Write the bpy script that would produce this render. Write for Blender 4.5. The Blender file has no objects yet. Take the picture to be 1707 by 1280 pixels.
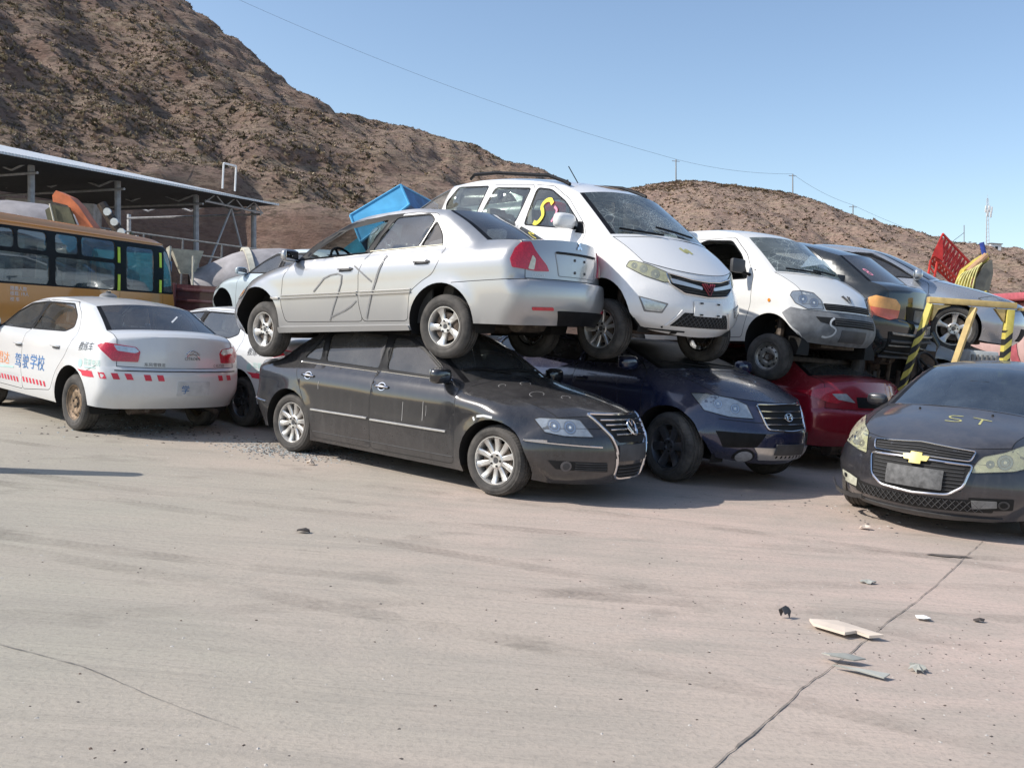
import bpy, bmesh, math, random
import numpy as np
from mathutils import Vector, Matrix, Euler, noise
from mathutils.bvhtree import BVHTree
from mathutils.geometry import delaunay_2d_cdt
random.seed(7)
R = math.radians
SC = bpy.context.scene
COL = SC.collection

# ------------------------------------------------------------------ camera
def rx(a): return Matrix.Rotation(a, 3, 'X')
def ry(a): return Matrix.Rotation(a, 3, 'Y')
camd = bpy.data.cameras.new('camera')
cam = bpy.data.objects.new('camera', camd); COL.objects.link(cam)
CM = rx(-0.065586) @ ry(-0.069901)
right, fwd, up = CM @ Vector((1, 0, 0)), CM @ Vector((0, 1, 0)), CM @ Vector((0, 0, 1))
cam.matrix_world = Matrix(((right.x, up.x, -fwd.x, 0), (right.y, up.y, -fwd.y, 0), (right.z, up.z, -fwd.z, 1.54017), (0, 0, 0, 1)))
camd.sensor_width = 36; camd.lens = 1556.6 / 1707 * 36
camd.clip_end = 3000; camd.clip_start = 0.05
SC.camera = cam
UPV = up.copy()                       # the yard falls to the right; posts stand along this

# ------------------------------------------------------------------ light
SUN_EL = R(39.5); SUNDIR = Vector((-0.975, -0.22, math.tan(SUN_EL))).normalized()
w = bpy.data.worlds.new('World'); SC.world = w; w.use_nodes = True
wn = w.node_tree.nodes; wl = w.node_tree.links
sky = wn.new('ShaderNodeTexSky'); sky.sky_type = 'NISHITA'; sky.sun_disc = False
sky.sun_elevation = SUN_EL; sky.sun_rotation = math.atan2(SUNDIR.x, SUNDIR.y)
sky.air_density = 1.15; sky.dust_density = 2.4; sky.ozone_density = 1.3; sky.altitude = 1200
wl.new(sky.outputs[0], wn['Background'].inputs[0]); wn['Background'].inputs[1].default_value = 0.15
sl = bpy.data.lights.new('sun', 'SUN'); sl.energy = 4.0; sl.angle = R(0.5); sl.color = (1, .945, .87)
so = bpy.data.objects.new('sun', sl); COL.objects.link(so)
so.rotation_euler = SUNDIR.to_track_quat('Z', 'Y').to_euler()
SC.view_settings.view_transform = 'Standard'; SC.view_settings.look = 'None'
SC.view_settings.exposure = 0.30; SC.view_settings.gamma = 1
SC.render.engine = 'CYCLES'; SC.cycles.max_bounces = 7; SC.cycles.transparent_max_bounces = 16
SC.render.resolution_x = 1024; SC.render.resolution_y = 767

# ------------------------------------------------------------------ materials
def newmat(name):
    m = bpy.data.materials.new(name); m.use_nodes = True
    return m, m.node_tree.nodes, m.node_tree.links, m.node_tree.nodes['Principled BSDF']
def rgb(n, c):
    x = n.new('ShaderNodeRGB'); x.outputs[0].default_value = (*c, 1); return x.outputs[0]
def mixc(n, l, f, a, b, mode='MIX'):
    x = n.new('ShaderNodeMix'); x.data_type = 'RGBA'; x.blend_type = mode
    for s, v in ((x.inputs[0], f), (x.inputs[6], a), (x.inputs[7], b)):
        if hasattr(v, 'links'): l.new(v, s)
        elif isinstance(v, (int, float)): s.default_value = v
        else: s.default_value = (*v, 1)
    return x.outputs[2]
def mathn(n, l, op, a, b=0.0, c=None):
    x = n.new('ShaderNodeMath'); x.operation = op
    for i, v in enumerate((a, b, c)):
        if v is None: continue
        if hasattr(v, 'links'): l.new(v, x.inputs[i])
        else: x.inputs[i].default_value = v
    return x.outputs[0]
def ramp(n, l, f, lo, hi, a=0.0, b=1.0):
    x = n.new('ShaderNodeMapRange'); x.inputs[1].default_value = lo; x.inputs[2].default_value = hi
    x.inputs[3].default_value = a; x.inputs[4].default_value = b; l.new(f, x.inputs[0]); return x.outputs[0]
def noisen(n, l, co, scale, detail=4, rough=.55, dist=0):
    x = n.new('ShaderNodeTexNoise'); x.inputs['Scale'].default_value = scale; x.inputs['Detail'].default_value = detail
    x.inputs['Roughness'].default_value = rough; x.inputs['Distortion'].default_value = dist
    if co is not None: l.new(co, x.inputs['Vector'])
    return x.outputs[0]
def coords(n, l, scale=None, kind='Object'):
    tc = n.new('ShaderNodeTexCoord'); o = tc.outputs[kind]
    if scale:
        mp = n.new('ShaderNodeMapping'); mp.inputs['Scale'].default_value = scale; l.new(o, mp.inputs[0]); o = mp.outputs[0]
    return o
def simple(name, c, rough=.5, metal=0, var=.25, vs=6, spec=.5, coat=0, bump=0):
    m, n, l, b = newmat(name)
    co = coords(n, l)
    f = noisen(n, l, co, vs, 5)
    l.new(mixc(n, l, ramp(n, l, f, .3, .7), tuple(x * (1 - var) for x in c), tuple(min(1, x * (1 + var)) for x in c)), b.inputs['Base Color'])
    b.inputs['Roughness'].default_value = rough; b.inputs['Metallic'].default_value = metal
    b.inputs['Specular IOR Level'].default_value = spec; b.inputs['Coat Weight'].default_value = coat
    if bump:
        bp = n.new('ShaderNodeBump'); bp.inputs['Strength'].default_value = bump; bp.inputs['Distance'].default_value = .02
        l.new(noisen(n, l, co, vs * 6, 4), bp.inputs['Height']); l.new(bp.outputs[0], b.inputs['Normal'])
    return m
DUST = (.40, .345, .29)
def paint(name, c, metal=0, rough=.3, dust=.35, low=.5, seed=0, coat=1.0, topdust=.3, dustc=None):
    """car paint with road dust on sills and upward faces, streaks of dirt"""
    m, n, l, b = newmat(name)
    tc = n.new('ShaderNodeTexCoord'); mp = n.new('ShaderNodeMapping'); mp.inputs['Location'].default_value = (seed * 3.1, seed * 1.7, 0)
    l.new(tc.outputs['Object'], mp.inputs[0]); co = mp.outputs[0]
    mp2 = n.new('ShaderNodeMapping'); mp2.inputs['Scale'].default_value = (9, 9, 1.1); l.new(co, mp2.inputs[0])
    f1 = noisen(n, l, co, 3.1, 8, .65); f2 = noisen(n, l, mp2.outputs[0], 1.6, 5, .6); f3 = noisen(n, l, co, 22, 6, .7)
    sp = n.new('ShaderNodeSeparateXYZ'); l.new(tc.outputs['Object'], sp.inputs[0])
    g = n.new('ShaderNodeNewGeometry'); sg = n.new('ShaderNodeSeparateXYZ'); l.new(g.outputs['Normal'], sg.inputs[0])
    h = ramp(n, l, sp.outputs[2], .15, low + .25, 1, 0)
    hh = mathn(n, l, 'POWER', h, 1.6)
    a = mathn(n, l, 'MULTIPLY', hh, ramp(n, l, f1, .25, .75, .35, 1.1))
    s = mathn(n, l, 'MULTIPLY', ramp(n, l, f2, .5, .8), .35)
    t = mathn(n, l, 'MULTIPLY', mathn(n, l, 'MULTIPLY', ramp(n, l, sg.outputs[2], .25, .9), ramp(n, l, f1, .3, .65, .4, 1)), topdust)
    base = mathn(n, l, 'MULTIPLY', ramp(n, l, f3, .35, .8), .22)
    tot = mathn(n, l, 'ADD', mathn(n, l, 'ADD', a, s), mathn(n, l, 'ADD', base, 0))
    tot = mathn(n, l, 'ADD', mathn(n, l, 'MULTIPLY', tot, dust), t)
    tn = n.new('ShaderNodeClamp'); l.new(tot, tn.inputs[0]); tot = tn.outputs[0]
    l.new(mixc(n, l, tot, c, dustc or DUST), b.inputs['Base Color'])
    if metal: l.new(mathn(n, l, 'MULTIPLY', mathn(n, l, 'SUBTRACT', 1.0, tot), metal), b.inputs['Metallic'])
    l.new(mathn(n, l, 'ADD', rough, mathn(n, l, 'MULTIPLY', tot, .5)), b.inputs['Roughness'])
    l.new(mathn(n, l, 'MULTIPLY', mathn(n, l, 'SUBTRACT', 1.0, mathn(n, l, 'MINIMUM', mathn(n, l, 'MULTIPLY', tot, 2.0), 1.0)), coat), b.inputs['Coat Weight'])
    b.inputs['Coat Roughness'].default_value = .06
    return m
def glass(name, tint=(.3, .34, .33), dust=.12, crack=0, dustc=(.45, .42, .38), base=.06):
    m, n, l, b = newmat(name); n.remove(b)
    out = [x for x in n if x.type == 'OUTPUT_MATERIAL'][0]
    tr = n.new('ShaderNodeBsdfTransparent'); tr.inputs[0].default_value = (*tint, 1)
    gl = n.new('ShaderNodeBsdfGlossy'); gl.inputs['Roughness'].default_value = .03; gl.inputs[0].default_value = (1, 1, 1, 1)
    df = n.new('ShaderNodeBsdfDiffuse'); df.inputs[0].default_value = (*dustc, 1)
    ge = n.new('ShaderNodeNewGeometry'); dt = n.new('ShaderNodeVectorMath'); dt.operation = 'DOT_PRODUCT'; l.new(ge.outputs['Incoming'], dt.inputs[0]); l.new(ge.outputs['Normal'], dt.inputs[1])
    fres = mathn(n, l, 'ADD', mathn(n, l, 'MULTIPLY', mathn(n, l, 'POWER', mathn(n, l, 'SUBTRACT', 1.0, mathn(n, l, 'ABSOLUTE', dt.outputs['Value'])), 4.0), .9), .05)
    co = coords(n, l)
    f = noisen(n, l, co, 2.7, 8, .65); d = mathn(n, l, 'MULTIPLY', ramp(n, l, f, .3, .75, .3, 1.6), dust)
    m1 = n.new('ShaderNodeMixShader'); l.new(mathn(n, l, 'ADD', fres, base), m1.inputs[0]); l.new(tr.outputs[0], m1.inputs[1]); l.new(gl.outputs[0], m1.inputs[2])
    m2 = n.new('ShaderNodeMixShader'); l.new(m1.outputs[0], m2.inputs[1]); l.new(df.outputs[0], m2.inputs[2])
    if crack:
        mpn = n.new('ShaderNodeMapping'); mpn.inputs['Scale'].default_value = (1, 1, 1.6); l.new(co, mpn.inputs[0])
        wob = mixc(n, l, .06, mpn.outputs[0], n.new('ShaderNodeTexNoise').outputs[1])
        v = n.new('ShaderNodeTexVoronoi'); v.feature = 'DISTANCE_TO_EDGE'; v.inputs['Scale'].default_value = 9; l.new(wob, v.inputs['Vector'])
        v2 = n.new('ShaderNodeTexVoronoi'); v2.feature = 'DISTANCE_TO_EDGE'; v2.inputs['Scale'].default_value = 42; l.new(wob, v2.inputs['Vector'])
        c1 = ramp(n, l, v.outputs[0], .0, .03, 1, 0); c2 = ramp(n, l, v2.outputs[0], .0, .09, 1, 0)
        reg = ramp(n, l, noisen(n, l, co, 1.8, 3), .40, .66)
        cr = mathn(n, l, 'ADD', mathn(n, l, 'MULTIPLY', mathn(n, l, 'MULTIPLY', c1, ramp(n, l, noisen(n, l, co, 3.1, 2), .35, .6)), .5), mathn(n, l, 'MULTIPLY', mathn(n, l, 'MULTIPLY', c2, reg), .8))
        d = mathn(n, l, 'MINIMUM', mathn(n, l, 'ADD', d, mathn(n, l, 'MULTIPLY', cr, crack)), .95)
        df.inputs[0].default_value = (.62, .70, .68, 1)
        v3 = n.new('ShaderNodeTexVoronoi'); v3.inputs['Scale'].default_value = 22; l.new(wob, v3.inputs['Vector'])
        bp = n.new('ShaderNodeBump'); bp.inputs['Strength'].default_value = .35; bp.inputs['Distance'].default_value = .02
        l.new(v3.outputs[1], bp.inputs['Height']); l.new(bp.outputs[0], gl.inputs['Normal'])
    l.new(d, m2.inputs[0]); l.new(m2.outputs[0], out.inputs[0])
    return m
M = {}
M['black'] = simple('black_plastic', (.010, .010, .011), .45, var=.4, vs=9, spec=.15)
M['gap'] = simple('gap_dark', (.008, .008, .008), .8)
M['under'] = simple('underbody_dirt', (.022, .020, .018), .85, var=.5, vs=5, bump=.4)
M['trim'] = simple('grey_plastic', (.06, .06, .062), .55, var=.3)
M['chrome'] = simple('chrome', (.75, .75, .76), .16, 1, var=.08)
M['alu'] = simple('alloy', (.62, .61, .59), .34, .75, var=.12, vs=14)
M['steel'] = simple('steel_rim', (.30, .29, .27), .45, .6, var=.45, vs=14)
M['rustrim'] = simple('rusty_rim', (.24, .17, .11), .7, .3, var=.6, vs=18)
M['gun'] = simple('gunmetal', (.16, .165, .18), .35, .8, var=.2)
M['seat'] = simple('seat_cloth', (.13, .12, .11), .9, var=.3, vs=20)
M['seatlight'] = simple('seat_beige', (.42, .38, .33), .9, var=.25, vs=14)
M['dash'] = simple('dash', (.05, .05, .05), .7)
M['mirror'] = simple('mirror_glass', (.6, .62, .64), .05, 1, var=.02)
M['refl'] = simple('reflector', (.52, .54, .56), .2, .6, var=.2, vs=25)
M['reflwarm'] = simple('reflector_yellowed', (.62, .62, .50), .3, .1, var=.2, vs=25)
M['lens'] = glass('clear_lens', (.9, .92, .92), .10, dustc=(.7, .7, .66), base=.03)
M['lensdull'] = glass('yellowed_lens', (.80, .80, .66), .30, dustc=(.72, .70, .55), base=.03)
M['amber'] = simple('amber_lens', (.75, .27, .03), .25, coat=.6, var=.15)
M['platem'] = simple('blank_plate', (.19, .19, .185), .5, var=.3, vs=12)
M['greyp'] = simple('grey_primer', (.17, .175, .18), .6, var=.35, vs=8)
M['white'] = simple('white_paint', (.78, .78, .76), .5, var=.06)
M['brake'] = simple('brake_iron', (.09, .07, .055), .6, .5, var=.5, vs=15)
M['sprayy'] = simple('yellow_spray', (.72, .62, .08), .8, var=.1); M['sprayf'] = simple('faded_yellow_spray', (.40, .38, .16), .8, var=.3, vs=20)
M['sprayg'] = simple('grey_spray', (.21, .21, .21), .8, var=.2)
M['sprayw'] = simple('pale_spray', (.55, .56, .56), .8, var=.2)
M['spraypink'] = simple('pink_spray', (.75, .28, .38), .8, var=.2)
M['redtape'] = simple('red_tape', (.62, .035, .07), .4, var=.2)
M['whitetape'] = simple('white_tape', (.8, .8, .8), .4, var=.08)
M['bluetxt'] = simple('blue_lettering', (.04, .17, .42), .5, var=.1)
M['orangetxt'] = simple('orange_lettering', (.80, .30, .12), .5, var=.1)
M['dktxt'] = simple('black_lettering', (.05, .055, .06), .5, var=.1)
M['tealtxt'] = simple('teal_lettering', (.45, .66, .62), .5, var=.1)
def redlens():
    m, n, l, b = newmat('red_lens')
    v = n.new('ShaderNodeTexVoronoi'); v.inputs['Scale'].default_value = 60; l.new(coords(n, l), v.inputs['Vector'])
    l.new(mixc(n, l, v.outputs[0], (.36, .008, .02), (.62, .02, .045)), b.inputs['Base Color'])
    b.inputs['Roughness'].default_value = .15; b.inputs['Coat Weight'].default_value = .8; return m
M['redlens'] = redlens()
def tyremat():
    m, n, l, b = newmat('tyre_rubber'); co = coords(n, l)
    f = noisen(n, l, co, 7, 6, .6)
    l.new(mixc(n, l, ramp(n, l, f, .3, .75), (.028, .027, .026), (.11, .10, .09)), b.inputs['Base Color'])
    b.inputs['Roughness'].default_value = .85
    # fine tread blocks around the circumference
    sp = n.new('ShaderNodeSeparateXYZ'); l.new(co, sp.inputs[0])
    an = mathn(n, l, 'ARCTAN2', sp.outputs[2], sp.outputs[0])
    a2 = mathn(n, l, 'SINE', mathn(n, l, 'ADD', mathn(n, l, 'MULTIPLY', an, 64.0), mathn(n, l, 'MULTIPLY', mathn(n, l, 'ABSOLUTE', sp.outputs[1]), 60.0)))
    rad = mathn(n, l, 'SQRT', mathn(n, l, 'ADD', mathn(n, l, 'POWER', sp.outputs[0], 2.0), mathn(n, l, 'POWER', sp.outputs[2], 2.0)))
    msk = ramp(n, l, rad, .285, .30)
    bp = n.new('ShaderNodeBump'); bp.inputs['Strength'].default_value = .6; bp.inputs['Distance'].default_value = .006
    l.new(mathn(n, l, 'MULTIPLY', ramp(n, l, a2, -.2, .2), msk), bp.inputs['Height']); l.new(bp.outputs[0], b.inputs['Normal'])
    return m
M['tyre'] = tyremat()

# ------------------------------------------------------------------ mesh helpers
def mkobj(name, verts, faces, mats, parent=None, smooth=True, fm=None, auto=None):
    me = bpy.data.meshes.new(name); me.from_pydata([tuple(v) for v in verts], [], [tuple(f) for f in faces])
    for m in (mats if isinstance(mats, (list, tuple)) else [mats]): me.materials.append(m)
    if fm is not None: me.polygons.foreach_set('material_index', fm)
    me.polygons.foreach_set('use_smooth', [smooth] * len(me.polygons))
    me.update()
    if auto is not None and smooth: me.set_sharp_from_angle(angle=R(auto))
    o = bpy.data.objects.new(name, me); COL.objects.link(o)
    if parent: o.parent = parent
    return o
def empty(name, loc=(0, 0, 0), rot=(0, 0, 0), parent=None):
    o = bpy.data.objects.new(name, None); COL.objects.link(o); o.location = loc; o.rotation_euler = rot
    o.empty_display_size = .3
    if parent: o.parent = parent
    return o
def tag(o, label, cat, group=None, kind=None):
    if label: o['label'] = label
    if cat: o['category'] = cat
    if group: o['group'] = group
    if kind: o['kind'] = kind
    return o
class MB:
    """collects shapes into one mesh"""
    def __init__(s): s.v = []; s.f = []; s.m = []; s.mats = []
    def mi(s, m):
        if m not in s.mats: s.mats.append(m)
        return s.mats.index(m)
    def add(s, v, f, m):
        k = len(s.v); s.v += [tuple(a) for a in v]; s.f += [tuple(i + k for i in q) for q in f]; s.m += [s.mi(m)] * len(f); return s
    def box(s, x0, x1, y0, y1, z0, z1, m, rot=None, bev=0):
        bm = bmesh.new(); bmesh.ops.create_cube(bm, size=1)
        bmesh.ops.scale(bm, vec=(x1 - x0, y1 - y0, z1 - z0), verts=bm.verts)
        if bev: bmesh.ops.bevel(bm, geom=bm.edges[:] , offset=bev, segments=2, affect='EDGES', profile=.6)
        T = Matrix.Translation(((x0 + x1) / 2, (y0 + y1) / 2, (z0 + z1) / 2))
        if rot: T = T @ Euler(rot).to_matrix().to_4x4()
        bm.transform(T); bm.verts.index_update()
        s.add([v.co for v in bm.verts], [[v.index for v in f.verts] for f in bm.faces], m); bm.free(); return s
    def tube(s, pts, r, m, n=8, closed=False, caps=True, flat=1.0, up=None):
        pts = [Vector(p) for p in pts]; N = len(pts); k0 = len(s.v); vs = []; rr = r if isinstance(r, (list, tuple)) else [r] * N
        prev = Vector(up) if up else None
        for i, p in enumerate(pts):
            a = pts[(i - 1) % N] if (closed or i > 0) else p; b = pts[(i + 1) % N] if (closed or i < N - 1) else p
            t = (b - a).normalized()
            if prev is None: prev = Vector((0, 0, 1)) if abs(t.z) < .9 else Vector((1, 0, 0))
            u = (prev - t * prev.dot(t)).normalized(); w_ = t.cross(u)
            for j in range(n):
                an = 2 * math.pi * j / n
                vs.append(p + u * math.cos(an) * rr[i] + w_ * math.sin(an) * rr[i] * flat)
        f = []
        for i in range(N if closed else N - 1):
            for j in range(n):
                a = i * n + j; b = i * n + (j + 1) % n; c = ((i + 1) % N) * n + (j + 1) % n; d = ((i + 1) % N) * n + j
                f.append((a, b, c, d))
        if caps and not closed: f += [tuple(range(n - 1, -1, -1)), tuple((N - 1) * n + j for j in range(n))]
        s.add(vs, f, m); return s
    def lathe(s, prof, m, n=32, axis='y', c=(0, 0, 0), a0=0, a1=2 * math.pi):
        """prof: (radius, along)"""
        full = abs(a1 - a0 - 2 * math.pi) < 1e-6; nn = n if full else n + 1; vs = []
        for r_, h in prof:
            for j in range(nn):
                a = a0 + (a1 - a0) * j / n
                p = {'y': (r_ * math.cos(a), h, r_ * math.sin(a)), 'z': (r_ * math.cos(a), r_ * math.sin(a), h), 'x': (h, r_ * math.cos(a), r_ * math.sin(a))}[axis]
                vs.append((p[0] + c[0], p[1] + c[1], p[2] + c[2]))
        f = []
        for i in range(len(prof) - 1):
            for j in range(n):
                f.append((i * nn + j, i * nn + (j + 1) % nn, (i + 1) * nn + (j + 1) % nn, (i + 1) * nn + j))
        s.add(vs, f, m); return s
    def prism(s, poly, y0, y1, m, axis='y'):
        """extrude an (a,b) polygon along an axis"""
        n = len(poly)
        def P(a, b, h): return {'y': (a, h, b), 'x': (h, a, b), 'z': (a, b, h)}[axis]
        vs = [P(a, b, y0) for a, b in poly] + [P(a, b, y1) for a, b in poly]
        f = [tuple(range(n)), tuple(range(2 * n - 1, n - 1, -1))] + [(i, i + n, (i + 1) % n + n, (i + 1) % n) for i in range(n)]
        s.add(vs, f, m); return s
    def move(s, k, T):
        for i in range(k, len(s.v)): s.v[i] = tuple(T @ Vector(s.v[i]))
        return s
    def build(s, name, parent=None, smooth=True, auto=35):
        me = mkobj(name, s.v, s.f, s.mats, parent, smooth, s.m, None)
        bm = bmesh.new(); bm.from_mesh(me.data); bmesh.ops.recalc_face_normals(bm, faces=bm.faces); bm.to_mesh(me.data); bm.free()
        if smooth and auto: me.data.set_sharp_from_angle(angle=R(auto))
        return me
def catmull(rows, k):
    A = np.array(rows, float); out = []
    n = len(A)
    for i in range(n - 1):
        p1, p2 = A[i], A[i + 1]; p0 = A[i - 1] if i else 2 * p1 - p2; p3 = A[i + 2] if i + 2 < n else 2 * p2 - p1
        L = np.linalg.norm((p2 - p1)[:2]) + 1e-9
        m1 = (p2 - p0) / (np.linalg.norm((p2 - p0)[:2]) + 1e-9) * L; m2 = (p3 - p1) / (np.linalg.norm((p3 - p1)[:2]) + 1e-9) * L
        for j in range(k):
            t = j / k; out.append((2*t**3-3*t*t+1)*p1 + (t**3-2*t*t+t)*m1 + (-2*t**3+3*t*t)*p2 + (t**3-t*t)*m2)
    out.append(A[-1]); return out
def pip(poly, X, Z):
    P = np.array(poly); c = np.zeros(len(X), bool); j = len(P) - 1
    for i in range(len(P)):
        xi, zi = P[i]; xj, zj = P[j]
        q = ((zi > Z) != (zj > Z)) & (X < (xj - xi) * (Z - zi) / (zj - zi + 1e-15) + xi); c ^= q; j = i
    return c
def area(p): return .5 * sum(p[i][0] * p[(i + 1) % len(p)][1] - p[(i + 1) % len(p)][0] * p[i][1] for i in range(len(p)))
def offs(poly, d):
    """offset a closed polygon outward by d"""
    if area(poly) < 0: poly = poly[::-1]
    n = len(poly); o = []
    for i in range(n):
        a, b, c = Vector(poly[i - 1]), Vector(poly[i]), Vector(poly[(i + 1) % n])
        n1 = Vector(((b - a).y, -(b - a).x)).normalized(); n2 = Vector(((c - b).y, -(c - b).x)).normalized()
        m = (n1 + n2); m = m / max(.35, m.dot(n1)) if m.length > 1e-6 else n1
        o.append((b + m * d)[:])
    return o
def ribbon(pts, w_, closed=False):
    """polygon strips around a polyline"""
    P = [Vector(p) for p in pts]; n = len(P); L = []; Rr = []
    for i in range(n):
        a = P[(i - 1) % n] if closed or i else P[i]; b = P[(i + 1) % n] if closed or i < n - 1 else P[i]
        t = (b - a).normalized(); nn = Vector((-t.y, t.x)) * w_ / 2; L.append((P[i] + nn)[:]); Rr.append((P[i] - nn)[:])
    return [[L[i], L[(i + 1) % n], Rr[(i + 1) % n], Rr[i]] for i in range(n if closed else n - 1)]
def rounded(poly, r=.03, k=3):
    out = []; n = len(poly)
    for i in range(n):
        a, b, c = Vector(poly[i - 1]), Vector(poly[i]), Vector(poly[(i + 1) % n])
        d1 = (a - b); d2 = (c - b); r1 = min(r, d1.length * .45); r2 = min(r, d2.length * .45)
        p = b + d1.normalized() * r1; q = b + d2.normalized() * r2
        for j in range(k + 1):
            t = j / k; out.append(((1 - t) ** 2 * p + 2 * t * (1 - t) * b + t * t * q)[:])
    return out
def dense(poly, step=.06, closed=True):
    out = []; n = len(poly)
    for i in range(n if closed else n - 1):
        a, b = Vector(poly[i]), Vector(poly[(i + 1) % n]); k = max(1, int(math.ceil((b - a).length / step)))
        out += [(a + (b - a) * j / k)[:] for j in range(k)]
    if not closed: out.append(tuple(poly[-1]))
    return out
def smoothline(pts, k=4): return [tuple(p) for p in catmull(pts, k)]
def cdt(loops, grid, lines=()):
    V = []; E = []
    for lp in loops:
        k = len(V); V += [Vector(p) for p in lp]; E += [(k + i, k + (i + 1) % len(lp)) for i in range(len(lp))]
    for ln in lines:
        k = len(V); V += [Vector(p) for p in ln]; E += [(k + i, k + i + 1) for i in range(len(ln) - 1)]
    V += [Vector(p) for p in grid]
    r = delaunay_2d_cdt(V, E, [], 0, 1e-5)
    return [tuple(v) for v in r[0]], [tuple(f) for f in r[2]]
_text = {}
def textmesh(s):
    if s in _text: return _text[s]
    c = bpy.data.curves.new('t', 'FONT'); c.body = s; c.size = 1; c.resolution_u = 3
    o = bpy.data.objects.new('t', c); COL.objects.link(o)
    dg = bpy.context.evaluated_depsgraph_get(); me = bpy.data.meshes.new_from_object(o.evaluated_get(dg))
    v = [(a.co.x, a.co.y) for a in me.vertices]; f = [tuple(p.vertices) for p in me.polygons]
    bpy.data.objects.remove(o); bpy.data.curves.remove(c); bpy.data.meshes.remove(me)
    _text[s] = (v, f); return v, f
# ------------------------------------------------------------------ wheels
def make_tyre(r, w_, rr):
    h = w_ / 2
    prof = [(rr - .012, -h * .72), (rr, -h * .86), (rr + (r - rr) * .25, -h * .97), (rr + (r - rr) * .28, -h * .94), (rr + (r - rr) * .45, -h), (rr + (r - rr) * .62, -h), (rr + (r - rr) * .66, -h * .96), (rr + (r - rr) * .8, -h * .94), (r - .012, -h * .80), (r - .003, -h * .68)]
    for g in (-.42, 0, .42):
        prof += [(r, h * (g - .11)), (r - .009, h * (g - .08)), (r - .009, h * (g + .08)), (r, h * (g + .11))]
    prof += [(a, -b) for a, b in prof[9::-1]]
    mb = MB(); mb.lathe(prof, M['tyre'], 56); return mb
def make_rim(style, rr, w_):
    """outer face towards +y"""
    h = w_ / 2; mb = MB(); A = M[{'vw': 'alu', 'lancer': 'alu', 'mpv': 'alu', 'santafe': 'gun', 'silver': 'alu', 'steel': 'steel', 'rust': 'rustrim', 'generic': 'alu'}[style]]
    if style in ('steel', 'rust'):
        prof = [(rr + .006, h * .86), (rr - .004, h * .84), (rr - .014, h * .66), (rr - .03, h * .52), (rr * .80, h * .42), (rr * .62, h * .62), (rr * .45, h * .60), (rr * .34, h * .46), (rr * .2, h * .42), (rr * .19, h * .62), (0.001, h * .62)]
        mb.lathe(prof, A, 40); mb.lathe([(rr - .006, -h * .8), (rr - .02, h * .5)], A, 40)
        for i in range(10):
            a = i * math.pi / 5; c = (math.cos(a) * rr * .72, h * .50, math.sin(a) * rr * .72)
            k = len(mb.v); mb.lathe([(.0001, 0), (rr * .075, 0)], M['gap'], 12); mb.move(k, Matrix.Translation((c[0], c[1] + .006, c[2])))
        nl, lr = 4, .055
    else:
        mb.lathe([(rr + .007, h * .86), (rr - .006, h * .86), (rr - .014, h * .70), (rr - .026, h * .2), (rr - .03, -h * .8)], A, 48)
        n, w0, w1, tw = {'vw': (10, .022, .030, 0), 'lancer': (5, .026, .034, .10), 'mpv': (10, .018, .022, 0), 'santafe': (6, .040, .052, 0), 'silver': (5, .026, .040, 0), 'generic': (5, .03, .045, 0)}[style]
        r0, r1 = rr * .26, rr - .012
        for i in range(n):
            a = 2 * math.pi * i / n + (.12 if style == 'mpv' and i % 2 else 0) + .2
            rad = np.linspace(r0, r1, 7); vs = []
            for q, r_ in enumerate(rad):
                t = q / 6; ww = (w0 + (w1 - w0) * t) * (1 + (1.6 * max(0, t - .7) if style in ('lancer', 'silver') else 0))
                yo = h * (.62 + .14 * t - .10 * math.sin(math.pi * t)); aa = a + tw * t
                d = Vector((math.cos(aa), 0, math.sin(aa))); s = Vector((-math.sin(aa), 0, math.cos(aa)))
                for (so_, yy) in ((-1, -.030), (-.9, -.006), (-.55, 0), (.55, 0), (.9, -.006), (1, -.030)): vs.append(d * r_ + s * so_ * ww + Vector((0, yo + yy, 0)))
            f = [(q * 6 + j, q * 6 + j + 1, q * 6 + 7 + j, q * 6 + 6 + j) for q in range(6) for j in range(5)]
            mb.add(vs, f, A)
        mb.lathe([(rr * .36, h * .45), (rr * .36, h * .60), (rr * .30, h * .66), (rr * .15, h * .63), (rr * .14, h * .60), (.0005, h * .60)], A, 30)
        mb.lathe([(rr * .13, h * .605), (.0005, h * .605)], M['trim'], 16)
        nl, lr = 5, .052
    for i in range(nl):
        a = 2 * math.pi * i / nl + .5; k = len(mb.v)
        mb.lathe([(.011, 0), (.011, .012), (.0005, .012)], M['gap'], 6); mb.move(k, Matrix.Translation((math.cos(a) * lr, h * .61, math.sin(a) * lr)))
    return mb
_wh = {}
def wheel(parent, x, y, z, r, w_, rr, style, steer=0, spin=0, flat=0):
    key = (r, w_, rr, style)
    if key not in _wh:
        mb = MB(); mb.lathe([(rr * .72, .02), (rr * .72, .035), (rr * .3, .035), (rr * .3, .05), (.0005, .05)], M['brake'], 24)
        mb.lathe([(.0005, -w_ * .45), (rr * .5, -w_ * .45), (rr * .5, .0)], M['gap'], 20)
        d = mb.build('wheel'); t = make_tyre(r, w_, rr).build('tyre', auto=50); q = make_rim(style, rr, w_).build('rim', auto=30)
        _wh[key] = [o.data for o in (d, t, q)]
        for o in (d, t, q): bpy.data.objects.remove(o)
    D, T, Q = _wh[key]
    s = 1 if y > 0 else -1
    o = bpy.data.objects.new('wheel', D); COL.objects.link(o); o.parent = parent
    o.location = (x, y, z); o.rotation_euler = (0, spin, steer + (0 if s > 0 else math.pi))
    for nm, me in (('tyre', T), ('rim', Q)):
        c = bpy.data.objects.new(nm, me); COL.objects.link(c); c.parent = o
    return o
_seat = {}
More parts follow.
